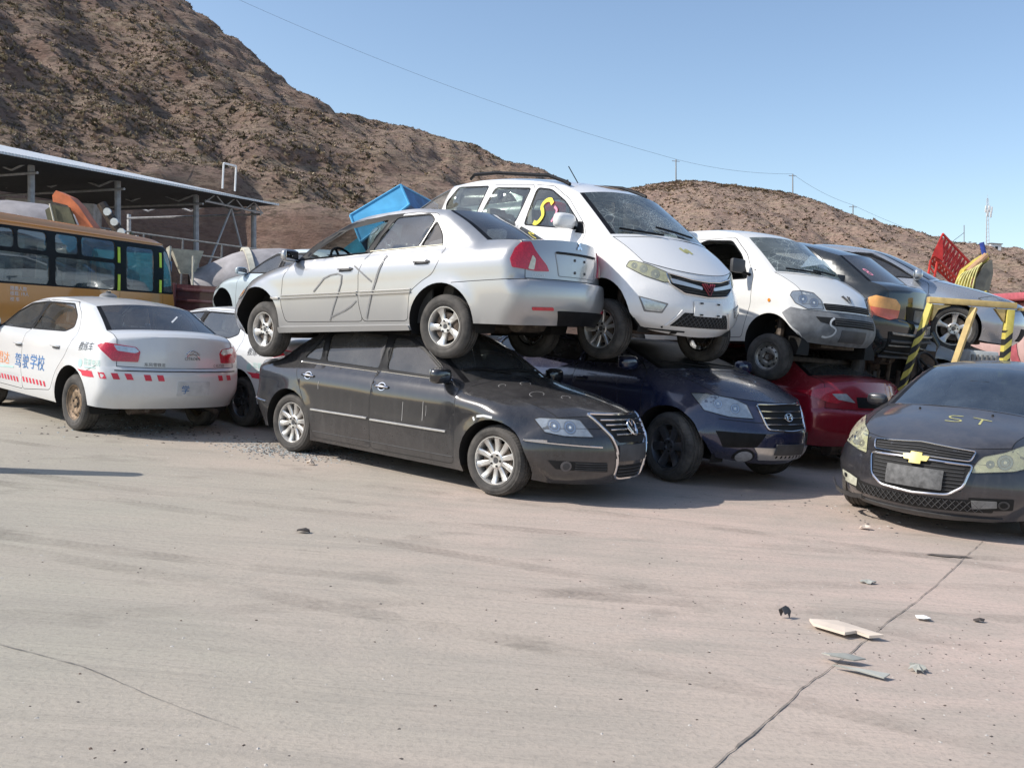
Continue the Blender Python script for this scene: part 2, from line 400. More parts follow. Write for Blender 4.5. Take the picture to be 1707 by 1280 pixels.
def seat_mesh(kind, m):
    if (kind, m) in _seat: return _seat[(kind, m)]
    mb = MB(); w_ = .25 if kind == 'seat' else .62
    mb.box(-.27, .25, -w_, w_, -.1, .06, M[m], bev=.05)
    k = len(mb.v); mb.box(-.07, .07, -w_ * .96, w_ * .96, 0, .62, M[m], bev=.05); mb.move(k, Matrix.Translation((-.26, 0, 0)) @ Matrix.Rotation(-.28, 4, 'Y'))
    for yy in ((0,) if kind == 'seat' else (-.35, .35)):
        k = len(mb.v); mb.box(-.05, .05, -.13, .13, .64, .82, M[m], bev=.04); mb.box(-.01, .01, -.06, -.05, .58, .66, M['chrome']); mb.box(-.01, .01, .05, .06, .58, .66, M['chrome'])
        mb.move(k, Matrix.Translation((-.27, yy, 0)) @ Matrix.Rotation(-.25, 4, 'Y'))
    o = mb.build(kind); _seat[(kind, m)] = o.data; bpy.data.objects.remove(o); return _seat[(kind, m)]

# ------------------------------------------------------------------ car bodies
PX = 2.2
class Car:
    def __init__(s, name, label, cat, sp, pose, group=None):
        s.sp = sp; s.root = empty(name, pose[:3], (pose[5], pose[4], pose[3])); tag(s.root, label, cat, group)
        s.rng = random.Random(hash(name) % 1000 if False else len(label) * 7 + len(name)); s.seedv = Vector((len(label), len(name), 3.3))
        zk = sp['wz']; s.zd = np.array([p[:2] for p in catmull(zk, 10)])
        s.rows_setup(); s.parts = {}; s.bv = []; s.bf = []
        s.side(); s.strip(); s.bvh = BVHTree.FromPolygons([Vector(v) for v in s.bv], s.bf, epsilon=0)
    def W(s, x, z):
        sp = s.sp; z = np.asarray(z, float); x = np.asarray(x, float)
        w_ = np.interp(z, s.zd[:, 0], s.zd[:, 1])
        (xa, xb, k), (xc, xd, k2) = sp['taper']
        w_ = w_ - k * np.clip((x - xa) / (xb - xa), 0, 1.2) ** 2 - k2 * np.clip((xc - x) / (xc - xd), 0, 1.2) ** 2
        for c in sp['wheels']:
            d = np.hypot(x - c[0], z - c[1]) - c[2]
            w_ = w_ + .014 * np.exp(-(np.clip(d, 0, 9) / .055) ** 2) * (z < sp.get('belt', .95) - .03)
        for (x0, z0, x1, z1, dp, wd) in sp.get('creases', ()):
            zz = z0 + (z1 - z0) * (x - x0) / (x1 - x0); e = np.clip((x - min(x0, x1)) / .15, 0, 1) * np.clip((max(x0, x1) - x) / .15, 0, 1)
            w_ = w_ + dp * e * np.exp(-((z - zz) / wd) ** 2)
        return w_
    def rows_setup(s):
        rows = s.sp['rows']; seg = [[]]; names = []
        for i, r_ in enumerate(rows):
            seg[-1].append(r_[1:])
            if r_[0].endswith('*') and 0 < i < len(rows) - 1: seg.append([r_[1:]])
        K = 5; S = []
        for q in seg: S += catmull(q, K)[:-1] if q is not seg[-1] else catmull(q, K)
        nm = None; s.sname = []; prt = []
        for r_ in rows:
            t = r_[0].rstrip('*')
            if t: nm = t
            prt.append(nm)
        for i in range(len(rows) - 1): s.sname += [prt[i]] * K
        s.S = np.array(S)
        E = s.S; W0 = np.maximum(s.W(E[:, 0], E[:, 1]), E[:, 2] + .006)
        bn = np.hypot(E[:, 3] - E[:, 0], E[:, 4] - E[:, 1]); s.rr = np.clip(2 * (W0 - E[:, 2]) * PX * bn / E[:, 2], s.sp.get('rmin', .035), .42)
    def Y(s, X, Z):
        X = np.asarray(X, float); Z = np.asarray(Z, float); A = s.S[:-1, :2]; B = s.S[1:, :2]; D = B - A; L2 = (D ** 2).sum(1) + 1e-12
        P = np.stack([X, Z], 1)[:, None, :]; t = np.clip(((P - A) * D).sum(2) / L2, 0, 1); d = np.linalg.norm(P - (A + D * t[..., None]), axis=2)
        r_ = s.rr[:-1] * (1 - t) + s.rr[1:] * t
        j = (d / r_).argmin(1); ii = np.arange(len(X)); tt = t[ii, j]; dd = d[ii, j]
        Ey = s.S[j, 2] * (1 - tt) + s.S[j + 1, 2] * tt; r_ = r_[ii, j]
        Wv = np.maximum(s.W(X, Z), Ey + .004); q = np.clip(dd / r_, 0, 1)
        y = Ey + (Wv - Ey) * (1 - (1 - q) ** 2)
        k = s.sp.get('dent', .003)
        if k:
            nz = np.array([noise.noise(Vector((x_ * 2.2, z_ * 3, 0)) + s.seedv) for x_, z_ in zip(X, Z)]); y = y + k * nz * q
        return y
    def side(s):
        sp = s.sp; S = s.S; top = [tuple(p[:2]) for p in S]
        zs, zf, zr = sp['zs'], S[0][1], S[-1][1]
        wh = sorted(sp['wheels'], key=lambda c: c[0])           # rear, front
        bot = [];
        # from rear bottom (S[-1]) forward
        pts = [(S[-1][0], zr)]
        for i, c in enumerate(wh):
            za = sp.get('zq', (zr + .02, zf + .02))[i] if i == 0 else zs
            zb = zs if i == 0 else sp.get('zq', (zr + .02, zf + .02))[1]
            a0 = math.pi - math.asin(max(-.95, min(.95, (za - c[1]) / c[2]))); a1 = math.asin(max(-.95, min(.95, (zb - c[1]) / c[2])))
            for j in range(23):
                a = a0 + (a1 - a0) * j / 22; pts.append((c[0] + c[2] * math.cos(a) * (c[3] if len(c) > 3 else 1), c[1] + c[2] * math.sin(a)))
        pts.append((S[0][0], zf))
        bot = dense(pts, .07, False)[1:-1]
        outer = top + bot[::-1]
        # top goes front->rear; bot reversed must go rear->front
        outer = top + bot
        wins = {k: rounded(dense(v, 9), sp.get('wr', .035)) for k, v in sp['windows'].items()}
        rings = {k: rounded(offs(v, sp.get('ring', .016)), sp.get('wr', .035) + .01) for k, v in sp['windows'].items()}
        doors = {k: dense(rounded(v, .05), .07) for k, v in sp['doors'].items()}
        loops = [outer] + list(wins.values()) + list(rings.values()) + [dense(b, .08) for b in sp.get('blackout', [])]
        g = .0035; rib = []
        for v in doors.values(): loops += [offs(v, g), offs(v, -g)]; rib += ribbon(v, 2 * g, True)
        for ln in sp.get('lines', []): rib += ribbon(dense(ln, .07, False), 2 * g); loops += [list(r_) for r_ in ribbon(dense(ln, .07, False), 2 * g)]
        regions = sp.get('regions', {})
        for v in regions.values(): loops.append(dense(v, .07))
        xs = np.arange(S[:, 0].min(), S[:, 0].max(), .05); zz = np.arange(S[:, 1].min(), S[:, 1].max(), .05)
        G = np.array([(x + (.025 if j % 2 else 0), z) for j, z in enumerate(zz) for x in xs]); G = G[pip(outer, G[:, 0], G[:, 1])]
        V, F = cdt(loops, [tuple(p) for p in G]); Va = np.array(V); Fa = np.array(F)
        C = Va[Fa].mean(1); ok = pip(outer, C[:, 0], C[:, 1]); Fa = Fa[ok]; C = C[ok]
        cls = np.array(['body'] * len(Fa), dtype=object); mt = np.zeros(len(Fa), int)
        for k, v in regions.items(): cls[pip(v, C[:, 0], C[:, 1])] = k
        gapm = np.zeros(len(Fa), bool)
        for q in rib: gapm |= pip(q, C[:, 0], C[:, 1])
        for k, v in doors.items(): cls[pip(v, C[:, 0], C[:, 1]) & ~gapm] = k
        mt[gapm] = 1; 
        for b in sp.get('blackout', []): mt[pip(b, C[:, 0], C[:, 1])] = 2
        for v in rings.values(): mt[pip(v, C[:, 0], C[:, 1])] = 2
        win = {}
        for k, v in wins.items(): m_ = pip(v, C[:, 0], C[:, 1]); cls[m_] = k; win[k] = m_
        Yv = s.Y(Va[:, 0], Va[:, 1])
        # pull gap vertices in a little
        s.outer = outer; s.winpoly = wins
        s.sidedata = (Va, Yv, Fa, cls, mt)
        for sgn in (1, -1):
            vv = [(V[i][0], sgn * Yv[i], V[i][1]) for i in range(len(V))]; k = len(s.bv); s.bv += vv
            s.bf += [tuple(i + k for i in f) for f in Fa.tolist()]
    def emit_side(s, key, sgn, name, parent, mats, inset=0.0, extra=None):
        Va, Yv, Fa, cls, mt = s.sidedata; m_ = cls == key
        if not m_.any(): return None
        F = Fa[m_]; ids, inv = np.unique(F, return_inverse=True); F2 = inv.reshape(F.shape)
        vv = [(Va[i, 0], sgn * (Yv[i] - inset), Va[i, 1]) for i in ids]
        # orientation: outward
        ff = [tuple(f) if ((Va[F[k][1], 0] - Va[F[k][0], 0]) * (Va[F[k][2], 1] - Va[F[k][0], 1]) - (Va[F[k][1], 1] - Va[F[k][0], 1]) * (Va[F[k][2], 0] - Va[F[k][0], 0])) * sgn < 0 else tuple(f[::-1]) for k, f in enumerate(F2.tolist())]
        fm = mt[m_].tolist() if len(mats) > 1 else None
        if extra is None: return mkobj(name, vv, ff, mats, parent, True, fm)
        k = len(extra[0]); extra[0].extend(vv); extra[1].extend([tuple(i + k for i in f) for f in ff]); extra[2].extend(fm if fm else [0] * len(ff))
    def P(s, row, t):
        Ex, Ez, Ey, Cx, Cz = s.S[row]; u = abs(t) ** PX
        return (Cx + (Ex - Cx) * u, Ey * t, Cz + (Ez - Cz) * u)
    def strip(s):
        s.T = np.array([-1, -.975, -.95, -.925, -.88, -.82, -.74, -.64, -.52, -.38, -.2, 0, .2, .38, .52, .64, .74, .82, .88, .925, .95, .975, 1.]); s.stripf = {}
        n = len(s.T); k = len(s.bv); N = len(s.S)
        for i in range(N):
            for t in s.T:
                p = s.P(i, t)
                if s.sp.get('dent', .003): nz = noise.noise(Vector(p) * 2.5 + s.seedv) * s.sp.get('dent', .003) * (1 - t * t) * 1.5; p = (p[0], p[1], p[2] + nz)
                s.bv.append(p)
        s.sk = k
        for i in range(N - 1):
            for j in range(n - 1):
                f = (k + i * n + j, k + (i + 1) * n + j, k + (i + 1) * n + j + 1, k + i * n + j + 1); s.bf.append(f)
                s.stripf.setdefault(s.sname[i], []).append((f, i, j))
    def emit_strip(s, key, tlim=None, inv=False, off=0.0):
        """returns verts, faces for a strip part; tlim keeps |t|<tlim (or > when inv)"""
        ids = {}; vv = []; ff = []
        for f, i, j in s.stripf.get(key, []):
            tm = abs((s.T[j] + s.T[j + 1]) / 2)
            if tlim is not None and ((tm > tlim) != inv): continue
            q = []
            for a in f:
                if a not in ids: ids[a] = len(vv); vv.append(s.bv[a])
                q.append(ids[a])
            ff.append(tuple(q))
        return vv, ff
    def face_out(s, o):
        me = o.data; bm = bmesh.new(); bm.from_mesh(me)
        c = Vector((0, 0, .7))
        for f in bm.faces:
            p = f.calc_center_median(); q = Vector((c.x if abs(p.x) > 1.6 else p.x, 0, c.z if p.z < 1.1 else .3))
            if f.normal.dot(p - q) < 0: f.normal_flip()
        bm.to_mesh(me); bm.free()
    # --- assemble
    def build(s, pm, doors=('front_door', 'rear_door'), winmat=None, parts=None):
        """pm: paint; winmat: dict window -> material (left/right suffix allowed)"""
        sp = s.sp; root = s.root; mats = [pm, M['gap'], M['black']]; wm = winmat or {}
        body = ([], [], [])
        for sgn in (1, -1): s.emit_side('body', sgn, '', None, mats, extra=body)
        for key in ('body', 'nose'):
            vv, ff = s.emit_strip(key); k = len(body[0]); body[0].extend(vv); body[1].extend([tuple(i + k for i in f) for f in ff]); body[2].extend([0] * len(ff))
        for key in ('windshield', 'rear_window'):
            vv, ff = s.emit_strip(key, .93, True); k = len(body[0]); body[0].extend(vv); body[1].extend([tuple(i + k for i in f) for f in ff]); body[2].extend([2 if sp.get('frit', 1) else 0] * len(ff))
        b = mkobj('body', body[0], body[1], mats, root, True, body[2]); bm = bmesh.new(); bm.from_mesh(b.data); bmesh.ops.remove_doubles(bm, verts=bm.verts, dist=.0015); bm.to_mesh(b.data); bm.free(); s.face_out(b); b.data.set_sharp_from_angle(angle=R(50))
        s.body = b; s.parts['body'] = b
        for key, nm in (('front_bumper', 'front_bumper'), ('rear_bumper', 'rear_bumper'), ('hood', 'hood'), ('roof', 'roof'), ('trunk', 'trunk_lid')):
            e = ([], [], [])
            for sgn in (1, -1): s.emit_side(key, sgn, '', None, mats, extra=e)
            vv, ff = s.emit_strip(key); k = len(e[0]); e[0].extend(vv); e[1].extend([tuple(i + k for i in f) for f in ff]); e[2].extend([0] * len(ff))
            if not e[1]: continue
            o = mkobj(nm, e[0], e[1], [sp.get('pm_' + key, pm), M['gap'], M['black']], root, True, e[2]); bm = bmesh.new(); bm.from_mesh(o.data); bmesh.ops.remove_doubles(bm, verts=bm.verts, dist=.0015); bm.to_mesh(o.data); bm.free(); s.face_out(o); o.data.set_sharp_from_angle(angle=R(50)); s.parts[key] = o
        for key in ('windshield', 'rear_window'):
            vv, ff = s.emit_strip(key, .93)
            if ff and wm.get(key) != 'none':
                o = mkobj(key, vv, ff, [wm.get(key, wm.get('default', M['lens']))], root); s.face_out(o); s.parts[key] = o
        for sgn, sd in ((1, 'L'), (-1, 'R')):
            for k in sp['doors']:
                if k + sd in sp.get('skip', ()): continue
                o = s.emit_side(k, sgn, k, root, mats, inset=0)
                if o: s.parts[k + sd] = o
            for k in sp['windows']:
                m_ = wm.get(k + sd, wm.get(k, wm.get('default')))
                if m_ == 'none': continue
                par = s.parts.get(sp.get('windoor', {}).get(k, '') + sd, root)
                o = s.emit_side(k, sgn, 'window', par, [m_], inset=.009)
                if o: s.parts[k + sd] = o
        # seams across the strip where one panel meets the next
        mb = MB()
        for i in range(1, len(s.sname)):
            if s.sname[i] != s.sname[i - 1] and not ({s.sname[i], s.sname[i - 1]} & {'windshield', 'rear_window'}) and {s.sname[i], s.sname[i - 1]} & {'hood', 'trunk', 'front_bumper', 'rear_bumper'}:
                L = [Vector(s.P(i, t)) for t in s.T]; mb.tube(L, .0035, M['gap'], 5)
        for key in ('hood', 'trunk'):
            rows = [i for i, a in enumerate(s.sname) if a == key]
            if rows and sp.get('hoodseam', 1):
                for t in (-1, 1): mb.tube([Vector(s.P(i, t * .995)) for i in range(rows[0], rows[-1] + 2)], .0035, M['gap'], 5)
        if mb.v: mb.build('panel_seam', s.body)
        s.inside()
        return s
    def inside(s):
        sp = s.sp; mb = MB(); U = M['under']; wh = sorted(sp['wheels'], key=lambda c: c[0]); xr, xf = wh[0], wh[1]; zs = sp['zs']
        hw = sp['hw']; ti = sp.get('ti', .50); x0, x1 = s.S[-1][0] + .12, s.S[0][0] - .12
        rR, rF = xr[2], xf[2]
        mb.box(xr[0] + rR + .02, xf[0] - rF - .02, -hw + .1, hw - .1, zs + .0, zs + .07, U)
        mb.box(xf[0] - rF - .02, x1, -ti, ti, zs + .02, zs + .10, U); mb.box(x0, xr[0] + rR + .02, -ti, ti, zs + .05, zs + .14, U)
        mb.box(xf[0] - rF - .04, xf[0] - rF - .01, -hw + .12, hw - .12, zs + .07, sp['belt'] - .12, U)   # bulkhead
        mb.box(xr[0] + rR * .5, xr[0] + rR * .5 + .03, -ti, ti, zs + .07, sp['belt'] - .15, U)
        for c in (xr, xf):
            for sgn in (1, -1):
                R_ = c[2] + .012; pts = []
                A = [math.pi * (-.08) + math.pi * 1.16 * j / 16 for j in range(17)]
                sx = c[3] if len(c) > 3 else 1
                px = [c[0] + R_ * sx * math.cos(a) for a in A]; pz = [c[1] + R_ * math.sin(a) for a in A]
                yo = s.Y(px, pz) - .006; vs = []; f = []
                for j in range(17):
                    vs += [(px[j], sgn * yo[j], pz[j]), (px[j], sgn * ti, pz[j])]
                f = [(2 * j, 2 * j + 1, 2 * j + 3, 2 * j + 2) for j in range(16)]; mb.add(vs, f, M['gap'])
                mb.add([(px[j], sgn * ti, pz[j]) for j in range(17)], [tuple(range(17))], M['gap'])
        for c in (xr, xf): mb.tube([(c[0], -ti - .22, c[4] if len(c) > 4 else c[1]), (c[0], ti + .22, c[4] if len(c) > 4 else c[1])], .035, M['brake'], 8)
        mb.tube([(xf[0] - .3, .1, zs - .01), (0, .12, zs - .02), (xr[0] + .4, .2, zs), (xr[0] - .1, .3, zs + .08), (xr[0] - .75, .35, zs + .03)], .028, M['brake'], 8)
        mb.tube([(xr[0] - .62, .1, zs + .06), (xr[0] - .62, .5, zs + .06)], .09, M['brake'], 10)
        for sgn in (1, -1):
            mb.tube([(xf[0] - .3, sgn * .3, zs), (xf[0] + .05, sgn * .62, zs + .0)], .03, M['brake'], 6); mb.tube([(xr[0] + .4, sgn * .35, zs + .02), (xr[0], sgn * .6, zs + .0)], .03, M['brake'], 6)
            mb.tube([(xf[0], sgn * .58, zs + .05), (xf[0] - .03, sgn * .52, zs + .5)], .05, M['brake'], 8)
        mb.box(xf[0] - .25, xf[0] + .4, -.3, .3, zs - .04, zs + .05, M['brake'], bev=.02)
        mb.build('underbody', s.root, auto=30)
        if sp.get('interior', 1):
            ib = MB(); fx = xf[0] - rF
            wi = min(.70, hw - .13)
            for sgn in (1, -1): ib.box(xr[0] + .2, fx - .05, sgn * wi - .012, sgn * wi + .012, zs + .07, sp['belt'] - .10, M['dash'])
            ib.box(fx - .22, fx + .12, -wi, wi, sp['belt'] - .30, sp['belt'] - .07, M['dash'], bev=.05)
            ib.box(xr[0] - .35, xr[0] + .18, -wi * .9, wi * .9, sp['belt'] - .10, sp['belt'] - .07, M['dash'])
            ib.build('dashboard', s.root)
            fz = zs + .07; sm = sp.get('seat', 'seat')
            for y in (.36, -.36):
                o = bpy.data.objects.new('seat', seat_mesh('seat', sm)); COL.objects.link(o); o.parent = s.root; o.location = (sp['seatx'], y, fz + .20 + sp.get('seatz', 0))
            for xx in sp.get('benches', ()):
                o = bpy.data.objects.new('rear_seat', seat_mesh('bench', sm)); COL.objects.link(o); o.parent = s.root; o.location = (xx, 0, fz + .20 + sp.get('seatz', 0))
            sw = MB(); c = Vector((sp['seatx'] + .50, .36, sp['belt'] + .0)); T = Matrix.Translation(c) @ Matrix.Rotation(-1.1, 4, 'Y')
            sw.tube([T @ Vector((.18 * math.cos(a), .18 * math.sin(a), 0)) for a in np.linspace(0, 2 * math.pi, 22)[:-1]], .014, M['black'], 8, closed=True)
            for a in (0.3, 2.84, -1.57): sw.tube([T @ Vector((0, 0, -.03)), T @ Vector((.17 * math.cos(a), .17 * math.sin(a), 0))], .014, M['black'], 6)
            sw.tube([T @ Vector((0, 0, 0)), c + Vector((.3, 0, -.15))], .03, M['black'], 8); sw.build('steering_wheel', s.root)
    def wheels(s, r, w_, rr, style, steer=0, zc=None, only=None, y=None):
        n = 0
        for i, c in enumerate(sorted(s.sp['wheels'], key=lambda c: c[0])):
            for sgn in (1, -1):
                z = c[4] if len(c) > 4 else c[1]; yy = (y or (s.sp['hw'] - w_ / 2 - .035)) * sgn
                wheel(s.root, c[5] if len(c) > 5 else c[0], yy, z, r, w_, rr, style, steer if i == 1 else 0, spin=.7 * n + .3); n += 1
    # --- surface patches. view: angle in degrees (0 front, 90 left, 180 rear, -90 right), uv polygon, u along horizontal tangent
    def hit(s, view, u, z, off=0.0):
        an = Vector((0, 0, 0))
        if isinstance(view, tuple): an = Vector((view[1], view[2], 0)); view = view[0]
        a = R(view); n = Vector((math.cos(a), math.sin(a), 0)); t = Vector((-math.sin(a), math.cos(a), 0))
        o = an + n * (4 if an.length < .01 else 1.2) + t * u + Vector((0, 0, z))
        h = s.bvh.ray_cast(o, -n)
        if h[0] is None or h[0].dot(n) < .2:
            q = s.bvh.find_nearest(an + n * (s._lastd if an.length < .01 else 0) + t * u + Vector((0, 0, z))); p, nn = q[0], q[1]
        else: p, nn = h[0], h[1]
        s._lastd = p.dot(n) if an.length < .01 else 1.5
        if nn.dot(n) < 0: nn = -nn
        return p + (nn * .4 + n * .6).normalized() * off
    _lastd = 1.5
    def top(s, x, y, off=0):
        h = s.bvh.ray_cast(Vector((x, y, 4)), Vector((0, 0, -1)))
        p = h[0] if h[0] else Vector((x, y, 1)); return p + Vector((0, 0, off))
    def fn(s, view):
        if view == 'top': return lambda u, v, off=0: s.top(u, v, off)
        return lambda u, v, off=0: s.hit(view, u, v, off)
    def patch(s, mb, view, poly, off, m, skirt=.012, step=.04, rnd=.012):
        F = s.fn(view)
        if area(poly) < 0: poly = poly[::-1]
        P = dense(rounded(poly, rnd) if rnd else poly, step); X = np.array(P)
        gx = np.arange(X[:, 0].min(), X[:, 0].max(), step); gz = np.arange(X[:, 1].min(), X[:, 1].max(), step)
        G = [(a, b) for a in gx for b in gz]
        if G: Ga = np.array(G); inn = pip(offs(P, -.012), Ga[:, 0], Ga[:, 1]); G = [tuple(p) for p in Ga[inn]]
        V, Fc = cdt([P], G); Va = np.array(V); C = Va[np.array(Fc)].mean(1); ok = pip(P, C[:, 0], C[:, 1]); Fc = [f for f, q in zip(Fc, ok) if q]
        vv = [F(v[0], v[1], off) for v in V]; mb.add(vv, Fc, m)
        if skirt:
            n = len(P); a = [F(p[0], p[1], off) for p in P]; b = [F(p[0], p[1], off - skirt) for p in P]
            mb.add(a + b, [(i, (i + 1) % n, (i + 1) % n + n, i + n) for i in range(n)], m)
        return mb
    def line(s, mb, view, pts, wid, off, m, closed=False, step=.05, th=None):
        F = s.fn(view)
        P = dense(pts, step, closed); L = [F(p[0], p[1], off) for p in P]
        mb.tube(L, wid / 2, m, 6, closed=closed, flat=1); return mb
    def stroke(s, mb, view, pts, wid, m, off=.003):
        P = dense(pts, .03, False)
        F = s.fn(view)
        for q in ribbon(P, wid): pass
        R_ = ribbon(P, wid); vs = []; fs = []
        for k, q in enumerate(R_):
            vs += [F(a, b, off) for a, b in q]; fs.append((4 * k, 4 * k + 1, 4 * k + 2, 4 * k + 3))
        mb.add(vs, fs, m); return mb
    def text(s, mb, view, txt, u, z, size, m, off=.003, flip=False, sx=1.0, shear=0):
        v, f = textmesh(txt); F = s.fn(view)
        if view == 'top': vv = [F(u + sy * size, z - sx_ * size * sx, off) for sx_, sy in v]
        else:
            # seen from outside, +u runs to the viewer's right when view axis t = (-sin,cos)
            vv = [F(u + a * size * sx, z + b * size + shear * a * size, off) for a, b in v]
        mb.add(vv, f, m); return mb
    def mirror(s, sd, x, z, m, size=1, yoff=0, flip=False, dark=False):
        sg = 1 if sd == 'L' else -1
        y = float(s.Y([x], [z])[0]); mb = MB(); c = Vector((x + .02, sg * (y + .13 * size + yoff), z + .035))
        bm = bmesh.new(); bmesh.ops.create_uvsphere(bm, u_segments=20, v_segments=12, radius=1)
        for v in bm.verts:
            p = v.co.copy(); e = .62
            p = Vector([math.copysign(abs(a) ** e, a) for a in p]); 
            if p.x < 0: p.x *= .35
            v.co = Vector((p.x * .075 * size, p.y * .115 * size, p.z * .072 * size)) + c
        bm.verts.index_update(); k = len(mb.v); mb.add([v.co for v in bm.verts], [[v.index for v in f.verts] for f in bm.faces], m); bm.free()
        par = s.parts.get('front_door' + sd, s.root)
        o = mb.build('mirror', par, auto=60)
        g = MB(); g.box(c.x - .034 * size, c.x - .028 * size, c.y - .09 * size, c.y + .09 * size, c.z - .052 * size, c.z + .052 * size, M['mirror'], bev=.002); g.build('mirror_glass', o) if par == s.root else g.build('mirror_glass', par)
        k = MB(); k.tube([(x + .0, sg * (y - .02), z - .02), (c.x, c.y - sg * .06, c.z - .04)], .022, M['black'], 8); k.build('mirror_arm', par)
        return o
    def handle(s, sd, x, z, m, L=.18, ang=0, style='bar'):
        v = 90 if sd == 'L' else -90; F = s.fn(v); u = -x if sd == 'L' else x
        dn = 'front_door' if x > s.sp['bx'] else 'rear_door'
        mb = MB()
        if style == 'bar':
            s.patch(mb, v, [(u - L * .5, z - .03), (u + L * .5, z - .03), (u + L * .45, z - .008), (u - L * .45, z - .008)], .0015, M['trim'], 0)
            mb.tube([F(u - L / 2, z, .008), F(u - L / 2 + .02, z, .028), F(u, z, .034), F(u + L / 2 - .02, z, .028), F(u + L / 2, z, .008)], .012, m, 8)
        else:
            s.patch(mb, v, [(u + .055 * math.cos(a), z + .04 * math.sin(a)) for a in np.linspace(0, 2 * math.pi, 14)[:-1]], .003, M['chrome'], 0, rnd=0)
            s.patch(mb, v, [(u + .045 * math.cos(a), z + .032 * math.sin(a)) for a in np.linspace(0, 2 * math.pi, 14)[:-1]], .005, M['gap'], 0, rnd=0)
            mb.tube([F(u - .09, z, .008), F(u - .07, z, .026), F(u, z, .032), F(u + .07, z, .026), F(u + .09, z, .008)], .012, m, 8)
        return mb.build('handle', s.parts.get(dn + sd, s.root))
    def lamp(s, view, poly, kind='head', bowls=(), name='headlight', off=.010, lens=None):
        mb = MB(); refl = M['refl'] if lens != 'dull' else M['reflwarm']
        if kind == 'head':
            s.patch(mb, view, poly, .002, refl, .0); o = mb.build(name, s.root)
            b = MB(); F = s.fn(view)
            for (u, z, r_) in bowls:
                for q, mm in ((r_, M['gun']), (r_ * .90, M['chrome']), (r_ * .62, M['trim']), (r_ * .52, M['mirror']), (r_ * .2, M['white'])):
                    C = [F(u + q * math.cos(a), z + q * math.sin(a), .003 + .0012 * (1 - q / r_) * 3) for a in np.linspace(0, 2 * math.pi, 19)[:-1]]
                    b.add(C, [tuple(range(18))], mm)
            if b.v: b.build('reflector', o)
            l_ = MB(); s.patch(l_, view, poly, off, M['lensdull'] if lens == 'dull' else M['lens'], .008); l_.build('lens', o)
            e = MB(); s.line(e, view, rounded(poly, .012), .008, .003, M['gap'], True); e.build('seal', o)
        else:
            s.patch(mb, view, poly, off, M['redlens'], .012); o = mb.build(name, s.root)
        return o
# ------------------------------------------------------------------ the cars
PI = math.pi
M['trimw'] = simple('pale_scratch', (.30, .29, .28), .7, var=.3)
def circ(cx, cz, r, n=16, sx=1): return [(cx + r * sx * math.cos(a), cz + r * math.sin(a)) for a in np.linspace(0, 2 * PI, n + 1)[:-1]]
def sym(poly): return [(-u, z) for u, z in poly]
G_CLEAR = glass('side_glass', (.62, .68, .66), .07, base=.03)
G_TINT = glass('tinted_glass', (.10, .11, .12), .10, base=.05)
G_MID = glass('grey_glass', (.34, .37, .38), .09, base=.04)
G_DUSTY = glass('dusty_glass', (.12, .13, .13), .20, dustc=(.26, .25, .24), base=.03)
G_CRACK = glass('cracked_windshield', (.30, .35, .35), .06, crack=.75, base=.05)
G_CRACK2 = glass('shattered_windshield', (.5, .56, .54), .12, crack=1.0, base=.04)

# black sedan under the silver one
SED = dict(hw=.865, belt=.93, zs=.17, bx=-.15, seatx=.05, benches=(-.85,),
    wz=[(.10, .78), (.20, .825), (.30, .850), (.45, .868), (.60, .872), (.75, .868), (.86, .850), (.92, .815), (.96, .765), (1.05, .735), (1.2, .680), (1.35, .610), (1.45, .56)],
    taper=((1.0, 2.2, .055), (-1.2, -2.2, .055)), wheels=[(-1.40, .315, .365), (1.40, .315, .365)],
    creases=[(-1.0, .50, .9, .51, .006, .03), (-2.1, .80, 2.0, .74, .006, .05)],
    rows=[('front_bumper', 1.86, .17, .60, 2.20, .17), ('', 1.96, .24, .64, 2.29, .24), ('', 2.00, .42, .66, 2.34, .42), ('', 1.98, .58, .655, 2.32, .60),
          ('body', 1.95, .66, .64, 2.27, .68), ('hood', 1.90, .745, .60, 2.20, .79), ('', 1.65, .835, .64, 1.82, .90), ('', 1.30, .895, .68, 1.40, .98), ('body*', .98, .93, .70, 1.12, 1.03),
          ('windshield*', .90, .955, .70, 1.06, 1.035), ('', .45, 1.22, .62, .58, 1.28), ('roof', .12, 1.365, .56, .22, 1.41), ('', -.35, 1.42, .55, -.32, 1.468), ('', -.80, 1.405, .55, -.82, 1.455), ('rear_window', -1.18, 1.335, .55, -1.25, 1.385),
          ('', -1.50, 1.17, .60, -1.62, 1.20), ('trunk', -1.80, .985, .66, -1.93, 1.03), ('', -2.08, .93, .66, -2.26, .985), ('', -2.14, .88, .66, -2.36, .93), ('rear_bumper', -2.13, .66, .68, -2.38, .66), ('', -2.15, .48, .69, -2.42, .48), ('', -2.02, .22, .66, -2.30, .22)],
    windows=dict(front_window=[(.74, .985), (-.07, 1.00), (-.10, 1.31), (.10, 1.305), (.36, 1.20)], rear_side_window=[(-.19, 1.00), (-.98, 1.01), (-1.02, 1.28), (-.70, 1.33), (-.20, 1.325)], quarter_window=[(-1.06, 1.01), (-1.32, 1.02), (-1.10, 1.24)]),
    doors=dict(front_door=[(.93, .92), (.96, .60), (.95, .22), (-.15, .21), (-.16, .94), (-.15, 1.345), (.12, 1.34), (.42, 1.20), (.80, .97)], rear_door=[(-.16, .94), (-.15, .21), (-1.00, .21), (-1.06, .45), (-1.22, .70), (-1.36, .94), (-1.36, 1.03), (-1.12, 1.29), (-.70, 1.365), (-.15, 1.345)]),
    windoor=dict(front_window='front_door', rear_side_window='rear_door', quarter_window='rear_door'),
    regions=dict(front_bumper=[(1.70, .12), (1.72, .60), (1.80, .66), (2.3, .67), (2.3, .1)], rear_bumper=[(-1.74, .12), (-1.77, .66), (-2.4, .67), (-2.4, .1)]))
